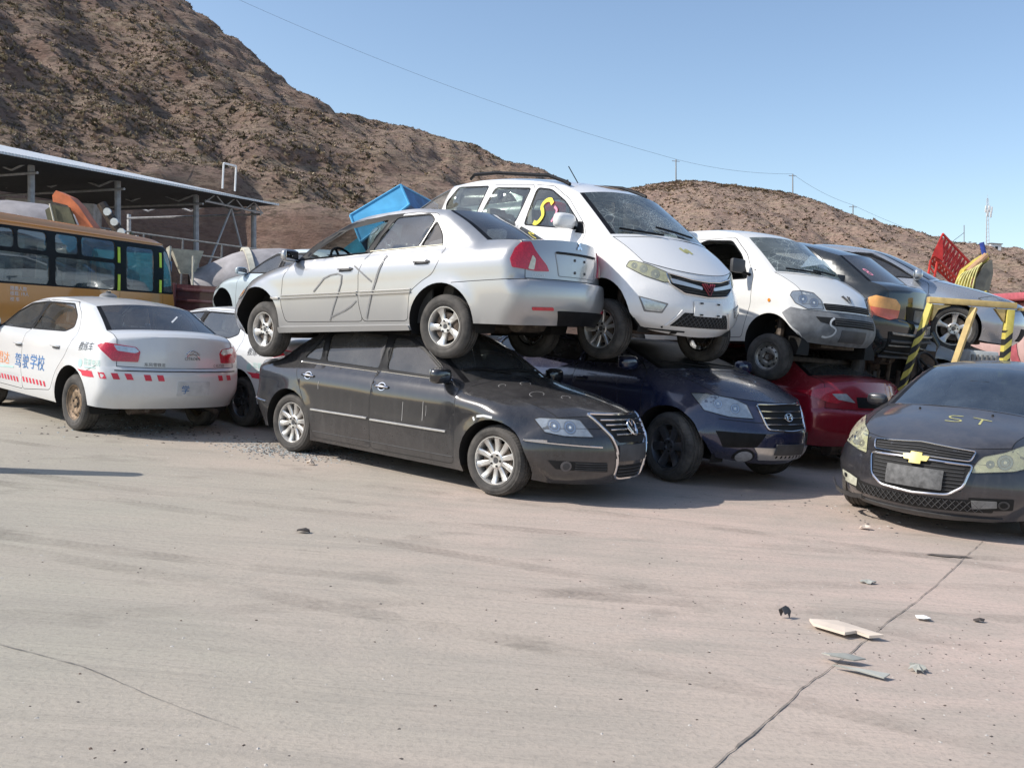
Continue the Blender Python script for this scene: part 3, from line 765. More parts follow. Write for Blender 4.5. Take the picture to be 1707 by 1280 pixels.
SED['blackout'] = [[(.80, .96), (-1.40, .985), (-1.30, 1.10), (-1.06, 1.30), (-.70, 1.36), (.13, 1.335), (.42, 1.205)]]

def clone(sp, **k):
    d = dict(sp); d.update(k); return d

# ---- 1. black sedan with silver trim lines
BLK = paint('black_dusty_paint', (.010, .010, .012), 0, .16, dust=.17, low=.62, seed=1, topdust=.15, dustc=(.33, .31, .30))
def black_sedan():
    c = Car('black_sedan', 'dusty black sedan with chrome trim, the silver sedan stacked on its roof', 'car', SED, (-0.717, 9.692, 0, -0.662, 0, 0))
    c.build(BLK, winmat=dict(default=G_DUSTY, windshield=G_DUSTY, rear_window=G_TINT))
    c.wheels(.315, .21, .215, 'vw', steer=R(2))
    # chrome waist line and mouldings
    for sd, v, s in (('R', -90, 1), ('L', 90, -1)):
        mb = MB(); c.line(mb, v, [(s * .94, .285), (s * -1.0, .275)], .008, .001, M['trim']); mb.build('sill_seam', c.body)
        mb = MB(); c.line(mb, v, [(s * .80, .962), (s * .60, 1.10), (s * .40, 1.215)], .010, .004, M['chrome']); mb.build('pillar_trim', c.body)
        for dn, a, b in (('front_door', .80, -.13), ('rear_door', -.18, -1.33)):
            mb = MB(); c.line(mb, v, [(s * a, .962 + (a < 0) * .0), (s * b, .970)], .016, .004, M['chrome']); mb.build('window_trim', c.parts[dn + sd])
            mb = MB(); c.line(mb, v, [(s * (a + .06 if a > 0 else a), .508), (s * (b if b > -1 else -1.02), .500)], .022, .006, M['alu']); mb.build('moulding', c.parts[dn + sd])
        mb = MB(); c.line(mb, v, [(s * -1.80, .50), (s * -2.18, .53)], .018, .006, M['chrome']); mb.build('moulding', c.parts['rear_bumper'])
        mb = MB(); c.line(mb, v, [(s * 1.72, .545), (s * 1.90, .553)], .018, .006, M['chrome']); mb.build('moulding', c.parts['front_bumper'])
    for sd in 'LR': c.handle(sd, -.02, .835, M['chrome'], style='loop'); c.handle(sd, -1.12, .845, M['chrome'], style='loop'); c.mirror(sd, .74, .975, BLK, 1.05)
    # headlights wrap the corner
    for q in (1, -1):
        c.lamp((-35 * q, 2.1, -.6 * q), [(q * u, z) for u, z in [(-.302, .722), (-.261, .735), (.025, .745), (.073, .739), (.182, .603), (-.076, .600), (-.236, .622)]], 'head', [(q * -.154, .680, .052), (q * -.022, .675, .055)])
    mb = MB(); GR = [(-.36, .785), (.36, .785), (.25, .60), (.20, .56), (-.20, .56), (-.25, .60)]
    c.patch(mb, 0, GR, .004, M['gap']); g = mb.build('grille', c.parts['front_bumper'])
    mb = MB()
    for i, z in enumerate((.745, .705, .665, .625)):
        w_ = .33 - i * .032; c.line(mb, 0, [(-w_, z), (0, z + .004), (w_, z)], .016, .016, M['chrome'])
    mb.build('grille_bar', g)
    mb = MB(); c.line(mb, 0, rounded([(-.40, .79), (.40, .79), (.28, .60), (.24, .50), (.22, .27), (.17, .24), (-.17, .24), (-.22, .27), (-.24, .50), (-.28, .60)], .04), .026, .010, M['chrome'], True); mb.build('grille_frame', g)
    mb = MB(); c.patch(mb, 0, [(-.20, .36), (.20, .36), (.18, .25), (-.18, .25)], .004, M['gap'])
    for z in (.335, .305, .275): c.line(mb, 0, [(-.19, z), (.19, z)], .008, .01, M['trim'])
    mb.build('lower_grille', c.parts['front_bumper'])
    mb = MB(); c.patch(mb, 0, [(-.22, .54), (.22, .54), (.22, .40), (-.22, .40)], .022, M['trim'], .02); mb.build('plate_holder', c.parts['front_bumper'])
    # round emblem: ring, V over W
    e = MB(); F = lambda u, z: c.hit(0, u, z, .030)
    e.tube([F(u, z) for u, z in circ(0, .685, .064, 24)], .0085, M['chrome'], 6, closed=True); c.patch(e, 0, circ(0, .685, .058, 20), .024, M['gap'], .02, rnd=0)
    for pts in ([(-.024, .742), (0, .694), (.024, .742)], [(-.054, .705), (-.024, .632), (0, .680), (.024, .632), (.054, .705)]): e.tube([F(u, z) for u, z in pts], .0062, M['chrome'], 6)
    e.build('emblem', g)
    for q in (1, -1):
        V = (-25 * q, 2.2, -.5 * q); mb = MB(); c.patch(mb, V, [(q * u, z) for u, z in [(-.328, .39), (.19, .385), (.21, .302), (-.254, .315)]], .004, M['gap'])
        for z in (.375, .355, .335, .318): c.line(mb, V, [(q * -.10, z), (q * .19, z)], .007, .008, M['trim'])
        o = mb.build('fog_grille', c.parts['front_bumper']); mb = MB(); c.patch(mb, V, circ(-q * .175, .344, .045), .010, M['gun'], rnd=0); c.patch(mb, V, circ(-q * .175, .344, .030), .013, M['trim'], rnd=0); mb.build('fog_light', o)
        mb = MB(); c.line(mb, (-35 * q, 2.1, -.6 * q), [(-q * .395, .541), (q * .263, .520)], .020, .006, M['chrome']); mb.build('moulding', c.parts['front_bumper'])
        c.lamp((180 + 40 * q, -2.1, .6 * q), [(-q * .33, .90), (-q * .05, .93), (q * .25, .88), (q * .2, .70), (-q * .28, .70)] if 0 else [(-.30, .90), (0, .92), (.22, .86), (.2, .72), (-.25, .70)] if q < 0 else [(.30, .90), (0, .92), (-.22, .86), (-.2, .72), (.25, .70)], 'tail', name='taillight')
    # wiper blades, white drips and chalk swirls
    mb = MB()
    for y0, y1 in ((.30, -.35), (-.20, -.62)): mb.tube([c.hit(0, y0, 1.05, .03), c.hit(0, (y0 + y1) / 2, 1.075, .03), c.hit(0, y1, 1.06, .03)], .012, M['black'], 6)
    mb.build('wiper', c.body)
    rnd = random.Random(3)
    for dn, spots in (('front_doorR', [(.30, .72, .54), (.56, .75, .57), (.60, .72, .62)]), ('rear_doorR', [(-.93, .80, .72)])):
        mb = MB()
        for (x, z1, z0) in spots:
            mb = MB(); c.stroke(mb, -90, [(x, z1), (x + rnd.uniform(-.004, .006), (z0 + z1) / 2), (x, z0)], rnd.uniform(.004, .008), M['trimw']); mb.build('drip_mark', c.parts[dn])
    for x, y, r_ in ((1.55, -.45, .08), (1.75, -.28, .05), (1.3, -.3, .06), (1.62, .1, .07), (1.2, -.52, .04)):
        mb = MB(); A = np.linspace(.4, 4.9, 12); P_ = [(x + r_ * .7 * math.cos(a), y + r_ * math.sin(a)) for a in A]; c.stroke(mb, 'top', P_, .006, M['trimw']); mb.build('chalk_swirl', c.parts['hood'])
    mb = MB(); c.stroke(mb, -90, [(1.22, .69), (1.30, .705), (1.40, .70)], .02, M['sprayw']); c.stroke(mb, -90, [(1.18, .68), (1.2, .65)], .02, M['sprayw']); mb.build('scratch', c.body)
    return c
G_MIDD = glass('film_glass', (.16, .19, .21), .20, dustc=(.22, .26, .32), base=.05)
# ---- generic details
def plate(c, view, poly, m, par, off=.012, name='license_plate'):
    mb = MB(); c.patch(mb, view, poly, off, m, .01); return mb.build(name, par)
def wipers(c, pts, par=None):
    for a, b in pts:
        mb = MB(); z = lambda p: c.hit(0, p[0], p[1], .03); m_ = ((a[0] + b[0]) / 2, (a[1] + b[1]) / 2); mb.tube([z(a), z(m_), z(b)], .011, M['black'], 6); mb.build('wiper', par or c.body)
def chevrons(c, mb, view, u0, u1, z, h=.075, step=.115, slope=0.0, lean=.03, wd=.5):
    n = int(abs(u1 - u0) / step)
    for i in range(n):
        a = u0 + (u1 - u0) * i / n; b = a + (u1 - u0) / n * wd; za = z + slope * (a - u0)
        c.patch(mb, view, [(a, za), (b, za), (b + lean, za + h), (a + lean, za + h)], .003, M['redtape'], 0, .06, 0)

# ---- 2. silver sedan on top of the black one
LAN = dict(hw=.845, belt=.99, zs=.24, bx=-.2, seatx=.0, benches=(-.80,), seat='seat',
    wz=[(.10, .77), (.20, .80), (.27, .825), (.34, .838), (.45, .848), (.60, .853), (.72, .848), (.86, .838), (.94, .815), (1.0, .765), (1.06, .735), (1.2, .690), (1.33, .630), (1.45, .56)],
    taper=((.9, 2.0, .06), (-1.2, -2.1, .05)), wheels=[(-1.19, .30, .375, 1, .27, -1.21), (1.355, .37, .37, 1, .28, 1.26)],
    creases=[(-2.1, .82, 1.9, .80, .005, .06)],
    rows=[('front_bumper', 1.80, .24, .60, 2.08, .22), ('', 1.90, .34, .64, 2.18, .34), ('', 1.92, .50, .65, 2.20, .50), ('', 1.88, .62, .64, 2.16, .62), ('hood', 1.80, .745, .60, 2.06, .76), ('', 1.58, .845, .66, 1.78, .88), ('', 1.2, .93, .70, 1.35, .98), ('body*', .96, .965, .715, 1.13, 1.02),
          ('windshield*', .87, .985, .71, 1.06, 1.03), ('', .66, 1.135, .665, .80, 1.18), ('', .42, 1.25, .635, .54, 1.295), ('roof', .04, 1.395, .575, .17, 1.43), ('', -.35, 1.43, .565, -.32, 1.465), ('', -.70, 1.435, .56, -.70, 1.465), ('rear_window*', -1.10, 1.385, .565, -1.16, 1.415),
          ('', -1.33, 1.25, .59, -1.45, 1.27), ('trunk*', -1.60, 1.06, .655, -1.78, 1.085), ('', -1.85, 1.045, .68, -2.0, 1.075), ('*', -1.99, 1.03, .68, -2.19, 1.055), ('', -2.02, .90, .68, -2.20, .90), ('rear_bumper*', -2.03, .69, .69, -2.20, .685), ('', -2.08, .66, .69, -2.27, .655), ('', -2.07, .42, .69, -2.26, .42), ('', -1.98, .27, .67, -2.18, .27)],
    windows=dict(front_window=[(.64, 1.00), (.54, 1.085), (.13, 1.285), (-.38, 1.35), (-.17, 1.025)], rear_side_window=[(-.255, 1.035), (-.48, 1.36), (-.90, 1.355), (-.975, 1.29), (-.84, 1.045)], quarter_window=[(-.885, 1.045), (-1.005, 1.27), (-1.10, 1.16), (-1.14, 1.045)]),
    doors=dict(front_door=[(.82, .965), (.92, .83), (.95, .55), (.89, .35), (-.21, .335), (-.16, .52), (-.16, .83), (-.24, .99), (-.43, 1.395), (.14, 1.365), (.56, 1.16)], rear_door=[(-.24, .99), (-.16, .83), (-.16, .52), (-.21, .335), (-.80, .33), (-.82, .60), (-.97, .70), (-1.10, .76), (-1.17, .88), (-1.20, 1.01), (-1.16, 1.18), (-1.00, 1.36), (-.70, 1.395), (-.43, 1.39)]),
    windoor=dict(front_window='front_door', rear_side_window='rear_door', quarter_window='rear_door'), lines=[[(-1.33, .67), (-1.60, .675), (-2.1, .68)]],
    regions=dict(front_bumper=[(1.70, .12), (1.74, .60), (1.80, .62), (2.3, .62), (2.3, .1)], rear_bumper=[(-1.54, .12), (-1.56, .50), (-1.40, .67), (-2.4, .68), (-2.4, .1)]))
LAN['blackout'] = [[(.83, .985), (.70, 1.105), (.16, 1.35), (-.34, 1.40), (-.56, 1.40), (-.27, 1.01)]]
SIL = paint('silver_paint', (.40, .405, .41), .6, .30, dust=.22, low=.3, seed=2, topdust=.10)
def silver_sedan():
    c = Car('silver_sedan', 'silver sedan with spray-painted doors stacked on the black sedan', 'car', LAN, (-1.201, 10.068, 1.11, 2.551, .077, -.015))
    c.build(SIL, winmat=dict(default=G_TINT, front_windowL='none', front_windowR='none', windshield=G_CLEAR, rear_side_windowL=G_MIDD, rear_side_windowR=G_CLEAR))
    c.wheels(.30, .195, .185, 'lancer', steer=R(-6), y=.735)
    for sd, v, q in (('L', 90, -1), ('R', -90, 1)):
        for dn, a, b in (('front_door', .94, -.145), ('rear_door', -.175, -.84)):
            mb = MB()
            for dz, th in ((0, .022), (.028, .014)): c.line(mb, v, [(q * a, .600 + dz), (q * b, .600 + dz)], th, .008, SIL)
            mb.build('moulding', c.parts[dn + sd])
            mb = MB(); c.line(mb, v, [(q * (a - .26 if a > 0 else -.24), 1.0 if a > 0 else 1.03), (q * (-.20 if a > 0 else -1.15), 1.02 if a > 0 else 1.04)], .014, .004, M['chrome' if a < 0 else 'black']); mb.build('window_trim', c.parts[dn + sd])
        mb = MB(); c.line(mb, v, [(q * 1.08, .602), (q * .97, .60)], .03, .008, SIL); mb.build('moulding', c.body)
        mb = MB(); c.patch(mb, v, [(q * .99, .30), (q * -.80, .29), (q * -.85, .225), (q * 1.0, .235)], .022, SIL, .03); mb.build('side_skirt', c.body)
        c.handle(sd, .02, .865, SIL); c.handle(sd, -.96, .885, SIL); c.mirror(sd, .74, 1.00, SIL, .92)
        c.parts['front_door' + sd]
    mb = MB(); v = 90
    for pts in ([(.46, .65), (.38, .72), (.31, .78), (.22, .81), (.12, .82), (.06, .80), (.07, .72), (.11, .62), (.17, .50), (.24, .35)], [(.21, .39), (.12, .42), (.02, .45), (-.07, .49), (-.135, .54)]):
        mb = MB(); c.stroke(mb, v, [(-a, b) for a, b in pts], .015, M['sprayg'], .006); mb.build('spray_mark', c.parts['front_doorL'])
    mb = MB(); c.stroke(mb, v, [(.10, .89), (.34, .72)], .014, M['sprayg'], .006); mb.build('spray_mark', c.parts['rear_doorL'])
    mb = MB(); c.stroke(mb, v, [(.50, .97), (.44, .84), (.40, .74), (.35, .62), (.30, .48), (.26, .36)], .016, M['sprayg'], .010); mb.build('spray_mark', c.parts['rear_doorL'])
    for q in (1, -1):
        V = (180 - 40 * q, -1.98, .6 * q)
        pl = [(-.174, .859), (-.125, .955), (-.058, 1.012), (.035, 1.020), (.074, .944), (.124, .882), (.191, .812), (.216, .757), (.074, .754), (-.158, .785)]
        o = c.lamp(V, [(q * u, z) for u, z in pl], 'tail', name='taillight')
        mb = MB(); c.patch(mb, V, [(q * u, z) for u, z in [(.045, .90), (.075, .86), (.055, .765), (-.005, .772), (.02, .84)]], .014, M['reflwarm'], .004); mb.build('reverse_lamp', o)
        c.lamp((40 * q, 1.95, .6 * q), [(q * u, z) for u, z in [(.26, .76), (.05, .775), (-.30, .76), (-.30, .65), (.2, .63), (.28, .68)]], 'head', [(q * -.12, .70, .05), (q * .05, .70, .05)])
        mb = MB(); c.patch(mb, (180 - 25 * q, -2.15, .55 * q), [(q * -.13, .43), (q * .10, .43), (q * .11, .40), (q * -.12, .40)], .008, M['redlens'], .006); mb.build('reflector', c.parts['rear_bumper'])
        mb = MB(); c.patch(mb, (60 * q, 1.85, .7 * q), [(q * .02, .745), (q * .08, .70), (q * .02, .66), (q * -.06, .70)], .012, M['amber'], .008); mb.build('indicator', c.body)
    T = c.parts['trunk']; B = c.parts['rear_bumper']
    mb = MB(); c.patch(mb, 180, [(-.36, .93), (.36, .93), (.32, .73), (-.32, .73)], .001, M['platem'] if 0 else SIL, 0); c.line(mb, 180, rounded([(-.37, .94), (.37, .94), (.33, .72), (-.33, .72)], .02), .006, .001, M['platem'], True)
    c.patch(mb, 180, [(-.36, .945), (.36, .945), (.35, .925), (-.35, .925)], .014, M['gap'], .01); o = mb.build('plate_recess', T)
    mb = MB()
    for y, z in ((-.09, .765), (.09, .765), (-.09, .88), (.09, .88)): c.patch(mb, 180, circ(y, z, .014, 8), .008, M['trim'], .004, rnd=0)
    mb.build('plate_screw', o)
    mb = MB()
    for (a, b) in ((0, .045), (-.034, -.008), (.034, -.008)):      # three-diamond badge
        cx, cz = a * .62, 1.005 + b * .62; ang = {0: PI / 2, -.034: PI + PI / 6, .034: -PI / 6}[a]
        d = [(cx + r_ * math.cos(ang + t), cz + r_ * math.sin(ang + t)) for r_, t in ((.030, 0), (.017, PI / 2), (.030, PI), (.017, -PI / 2))]; c.patch(mb, 180, d, .010, M['chrome'], .008, .03, 0)
    mb.build('emblem', T)
    mb = MB(); c.text(mb, 180, 'LANCER', -.62, .705, .035, M['alu'], .004); mb.build('lettering', T)
    mb = MB(); c.patch(mb, 180, [(-.40, .40), (.62, .40), (.60, .26), (-.30, .245)], .006, M['black'], .012); mb.build('diffuser', B)
    mb = MB(); p = c.hit(180, -.42, .30, -.15); mb.tube([p + Vector((.5, 0, .02)), p + Vector((-.10, 0, 0))], [.03, .036], M['brake'], 14); mb.lathe([(.036, -.002), (.028, -.002), (.028, .05), (.0005, .05)], M['gap'], 12, 'x', tuple(p + Vector((-.10, 0, 0)))); mb.build('exhaust_pipe', c.root)
    return c

# ---- 3. white driving-school sedans
CIT = dict(hw=.874, belt=1.03, zs=.27, bx=-.1, seatx=.10, benches=(-.72,), seat='seatlight',
    wz=[(.15, .80), (.25, .835), (.33, .858), (.45, .872), (.62, .878), (.80, .872), (.92, .858), (1.0, .835), (1.05, .785), (1.12, .745), (1.25, .695), (1.38, .640), (1.48, .57)],
    taper=((1.0, 2.1, .06), (-1.3, -2.2, .06)), wheels=[(-1.41, .33, .40, 1, .315, -1.41), (1.24, .33, .38, 1, .315, 1.24)],
    creases=[(-2.1, .93, 1.6, .88, .006, .04)],
    rows=[('front_bumper', 1.75, .26, .62, 2.02, .24), ('', 1.84, .40, .66, 2.13, .40), ('', 1.84, .58, .66, 2.14, .58), ('body', 1.80, .68, .65, 2.10, .70), ('hood', 1.72, .84, .62, 2.02, .85), ('', 1.45, .96, .68, 1.62, 1.02), ('body*', 1.12, 1.03, .71, 1.28, 1.09),
          ('windshield*', 1.05, 1.05, .71, 1.22, 1.10), ('', .62, 1.28, .64, .76, 1.33), ('roof', .28, 1.405, .585, .38, 1.45), ('', -.25, 1.46, .575, -.22, 1.50), ('', -.85, 1.45, .57, -.85, 1.495), ('rear_window*', -1.32, 1.395, .58, -1.40, 1.44),
          ('', -1.56, 1.27, .62, -1.68, 1.31), ('trunk*', -1.80, 1.145, .67, -1.95, 1.18), ('', -1.98, 1.115, .685, -2.14, 1.16), ('*', -2.07, 1.07, .685, -2.24, 1.115), ('', -2.10, .95, .69, -2.27, .95), ('rear_bumper*', -2.12, .78, .70, -2.28, .77), ('', -2.14, .74, .70, -2.33, .735), ('', -2.15, .62, .70, -2.34, .62), ('', -2.13, .46, .70, -2.32, .46), ('', -2.03, .31, .68, -2.22, .32)],
    windows=dict(front_window=[(.90, 1.06), (.62, 1.24), (.28, 1.355), (-.12, 1.395), (.01, 1.07)], rear_side_window=[(-.075, 1.075), (-.22, 1.395), (-.88, 1.395), (-1.10, 1.26), (-1.13, 1.15), (-.97, 1.095)]),
    doors=dict(front_door=[(.98, 1.02), (1.0, .75), (.98, .34), (-.06, .335), (-.02, .60), (-.01, .84), (-.03, 1.05), (-.165, 1.425), (.30, 1.395), (.68, 1.25)], rear_door=[(-.03, 1.05), (-.01, .84), (-.02, .60), (-.06, .335), (-.86, .40), (-1.0, .62), (-1.22, .82), (-1.33, .97), (-1.27, 1.15), (-1.18, 1.30), (-.95, 1.43), (-.165, 1.425)]),
    windoor=dict(front_window='front_door', rear_side_window='rear_door'),
    regions=dict(front_bumper=[(1.62, .12), (1.64, .62), (1.80, .68), (2.3, .68), (2.3, .1)], rear_bumper=[(-1.80, .12), (-1.82, .62), (-1.74, .72), (-1.9, .77), (-2.4, .77), (-2.4, .1)]), lines=[[(-1.76, .70), (-1.95, .77)]])
CIT['blackout'] = [[(.02, 1.055), (-.10, 1.41), (-.23, 1.41), (-.06, 1.055)]]
WHT = paint('white_paint_car', (.66, .67, .67), 0, .28, dust=.30, low=.42, seed=3, topdust=.10)
def school_sedan(pose, label, style, second=False):
    c = Car('driving_school_car', label, 'car', CIT, pose, 'white driving school cars')
    c.build(WHT, winmat=dict(default=G_MID, windshield=G_CLEAR, rear_window=G_MID))
    c.wheels(.315, .195, .20, style)
    for sd, v, q in (('L', 90, -1), ('R', -90, 1)):
        c.handle(sd, .10, .875, WHT, L=.20); c.handle(sd, -.98, .915, WHT, L=.20); c.mirror(sd, .88, 1.06, WHT)
        for dn, a, b in (('front_door', .95, 0), ('rear_door', -.10, -.80)):
            mb = MB(); chevrons(c, mb, v, q * a, q * b, .405 + (.02 if a < 0 else 0), step=.088, slope=0, h=.06, lean=-.03 * q * -1); mb.build('warning_tape', c.parts[dn + sd])
        mb = MB()
        if sd == 'L':
            c.text(mb, v, '驾', -.17, .60, .185, M['bluetxt'], .004, sx=1.12); mb.build('lettering', c.parts['front_doorL']); mb = MB()
            c.text(mb, v, '驶', .065, .605, .185, M['bluetxt'], .004, sx=1.05); c.text(mb, v, '学校', .29, .615, .19, M['bluetxt'], .004, sx=1.12); mb.build('lettering', c.parts['rear_doorL']); mb = MB()
            c.text(mb, v, '君达', -.72, .61, .16, M['orangetxt'], .004, sx=1.2); c.stroke(mb, v, [(-.68, .555), (-.2, .575)], .02, M['tealtxt'], .004); mb.build('lettering', c.parts['front_doorL']); mb = MB()
            c.text(mb, (100, -1.7, .8), '教练车', -.16, .915, .105, M['dktxt'], .004, shear=.03, sx=.95); c.patch(mb, (105, -1.75, .8), circ(-.14, .77, .045), .003, M['tealtxt'], 0, rnd=0)
            c.text(mb, (105, -1.75, .8), '监督电话', -.07, .77, .075, M['tealtxt'], .004, sx=1.1); c.stroke(mb, (105, -1.75, .8), [(-.05, .735), (.18, .745)], .012, M['tealtxt'], .004); mb.build('lettering', c.body)
    B = c.parts['rear_bumper']; T = c.parts['trunk']
    for a, b in ((-.98, .0),) if 0 else (): pass
    mb = MB()
    chevrons(c, mb, (150, -2.1, .65), -.46, .22, .64, h=.065, step=.125, lean=-.03); chevrons(c, mb, 180, -.44, -.18, .635, h=.065, step=.13, lean=-.02); chevrons(c, mb, 180, .44, .72, .635, h=.06, step=.10, lean=-.02); mb.build('warning_tape', B)
    for q in (1, -1):
        V = (180 - 30 * q, -2.05, .55 * q)
        o = c.lamp(V, [(q * u, z) for u, z in [(-.30, .985), (-.222, 1.028), (.097, .990), (.140, .942), (.122, .832), (-.13, .832)]], 'tail', name='taillight')
        mb = MB(); c.patch(mb, V, [(q * u, z) for u, z in [(-.13, 1.005), (.09, .985), (.128, .945), (.09, .925), (-.09, .945)]], .014, M['refl'], .004); mb.build('reverse_lamp', o)
        c.lamp((35 * q, 1.9, .6 * q), [(q * u, z) for u, z in [(.28, .86), (.1, .90), (-.25, .82), (-.22, .70), (.2, .72)]], 'head', [(0, .79, .05)])
    # plate, stuck-on badge of two chevrons, small lettering, tow cap
    mb = MB(); c.patch(mb, 180, [(-.28, .665), (.38, .665), (.36, .46), (-.24, .46)], .001, WHT, 0); o = mb.build('plate_recess', B); mb = MB()
    c.patch(mb, 180, [(-.10, .63), (.30, .63), (.30, .47), (-.10, .47)], .010, M['sprayw'], .01); mb.build('license_plate', B)
    mb = MB(); c.text(mb, 180, '学', -.06, .505, .10, M['bluetxt'], .014); mb.build('lettering', B)
    mb = MB()
    for dz in (0, -.035): c.line(mb, 180, [(.015, .925 + dz), (.055, .955 + dz), (.10, .970 + dz), (.145, .955 + dz), (.185, .925 + dz)], .013, .006, M['chrome'], step=.02)
    mb.build('emblem', T)
    mb = MB(); c.text(mb, 180, 'CITROEN', -.00, .865, .042, M['trim'], .004, sx=1.1); c.text(mb, 180, '东风雪铁龙', -.44, .79, .045, M['trim'], .004); c.text(mb, 180, 'C-ELYSEE', .38, .79, .042, M['trim'], .004); mb.build('lettering', T)
    mb = MB(); c.line(mb, 180, [(-.72, .735), (0, .74), (.72, .735)], .012, .002, M['gap']); mb.build('panel_seam', B)
    mb = MB(); c.stroke(mb, 180, [(.10, 1.265), (.25, 1.33)], .012, M['white']); mb.build('sticker', c.parts['rear_window'])
    mb = MB(); p = Vector((-.35, 0, 1.49)); k = len(mb.v); mb.lathe([(.11, -.01), (.10, .035), (.06, .06), (.0005, .07)], M['platem'], 20, 'z', tuple(p)); mb.lathe([(.03, .055), (.03, .085), (.0005, .09)], M['trim'], 10, 'z', tuple(p)); 
    if not second: mb.build('roof_sign', c.root)
    mb = MB(); mb.tube([(-2.0, -.45, .30), (-2.20, -.47, .27)], .028, M['brake'], 12); mb.build('exhaust_pipe', c.root)
    return c

# ---- 4. white MPV
MPV = dict(hw=.85, belt=1.15, zs=.28, bx=-.2, seatx=.05, benches=(-.85, -1.65), seat='seatlight', seatz=.08, wr=.05,
    wz=[(.20, .79), (.28, .815), (.36, .835), (.55, .848), (.75, .850), (.95, .848), (1.08, .835), (1.16, .79), (1.24, .755), (1.45, .705), (1.62, .655), (1.72, .61), (1.84, .55)],
    taper=((1.0, 1.95, .05), (-1.3, -2.2, .03)), wheels=[(-1.30, .33, .39, 1, .24, -1.30), (1.47, .34, .395, 1, .22, 1.45)],
    creases=[(-2.1, .98, 1.6, .90, .008, .05), (-.9, .5, 1.0, .46, -.010, .07)],
    rows=[('front_bumper', 1.86, .285, .62, 2.06, .235), ('', 1.93, .36, .66, 2.13, .33), ('', 1.95, .50, .67, 2.16, .50), ('', 1.91, .66, .67, 2.12, .66), ('', 1.86, .76, .66, 2.08, .80), ('hood*', 1.80, .935, .64, 2.04, .865), ('', 1.58, 1.06, .67, 1.80, 1.03), ('body*', 1.37, 1.155, .695, 1.52, 1.20),
          ('windshield*', 1.33, 1.18, .695, 1.47, 1.225), ('', 1.00, 1.39, .655, 1.13, 1.44), ('roof*', .64, 1.605, .605, .76, 1.665), ('', .30, 1.69, .59, .36, 1.75), ('', -.4, 1.745, .58, -.4, 1.81), ('', -1.3, 1.75, .58, -1.3, 1.815), ('rear_window*', -2.0, 1.68, .58, -2.06, 1.73),
          ('trunk*', -2.2, 1.20, .68, -2.33, 1.2), ('', -2.2, .9, .70, -2.35, .9), ('rear_bumper', -2.2, .62, .70, -2.38, .62), ('', -2.1, .32, .68, -2.28, .32)],
    windows=dict(front_window=[(.86, 1.215), (.84, 1.28), (.53, 1.49), (.20, 1.625), (-.07, 1.645), (-.105, 1.23)], rear_side_window=[(-.30, 1.245), (-.205, 1.64), (-.93, 1.645), (-1.08, 1.26)], quarter_window=[(-1.20, 1.27), (-1.10, 1.665), (-1.80, 1.65), (-1.98, 1.45), (-1.9, 1.30)]),
    doors=dict(front_door=[(1.06, 1.14), (1.04, .75), (1.02, .35), (-.18, .34), (-.20, 1.2), (-.145, 1.69), (.22, 1.675), (.58, 1.53), (.96, 1.26)], rear_door=[(-.20, 1.2), (-.18, .34), (-.90, .34), (-1.0, .60), (-1.12, .80), (-1.14, 1.24), (-1.01, 1.69), (-.145, 1.69)]),
    windoor=dict(front_window='front_door', rear_side_window='rear_door'), frit=1,
    regions=dict(front_bumper=[(1.83, .12), (1.85, .60), (1.76, .78), (1.80, .80), (2.3, .80), (2.3, .1)], rear_bumper=[(-1.70, .12), (-1.75, .62), (-2.5, .62), (-2.5, .1)]))
MPV['blackout'] = [[(1.02, 1.16), (.92, 1.29), (.84, 1.29), (.86, 1.17)]]
WH2 = paint('white_paint_mpv', (.78, .775, .76), 0, .26, dust=.16, low=.55, seed=5, topdust=.06)
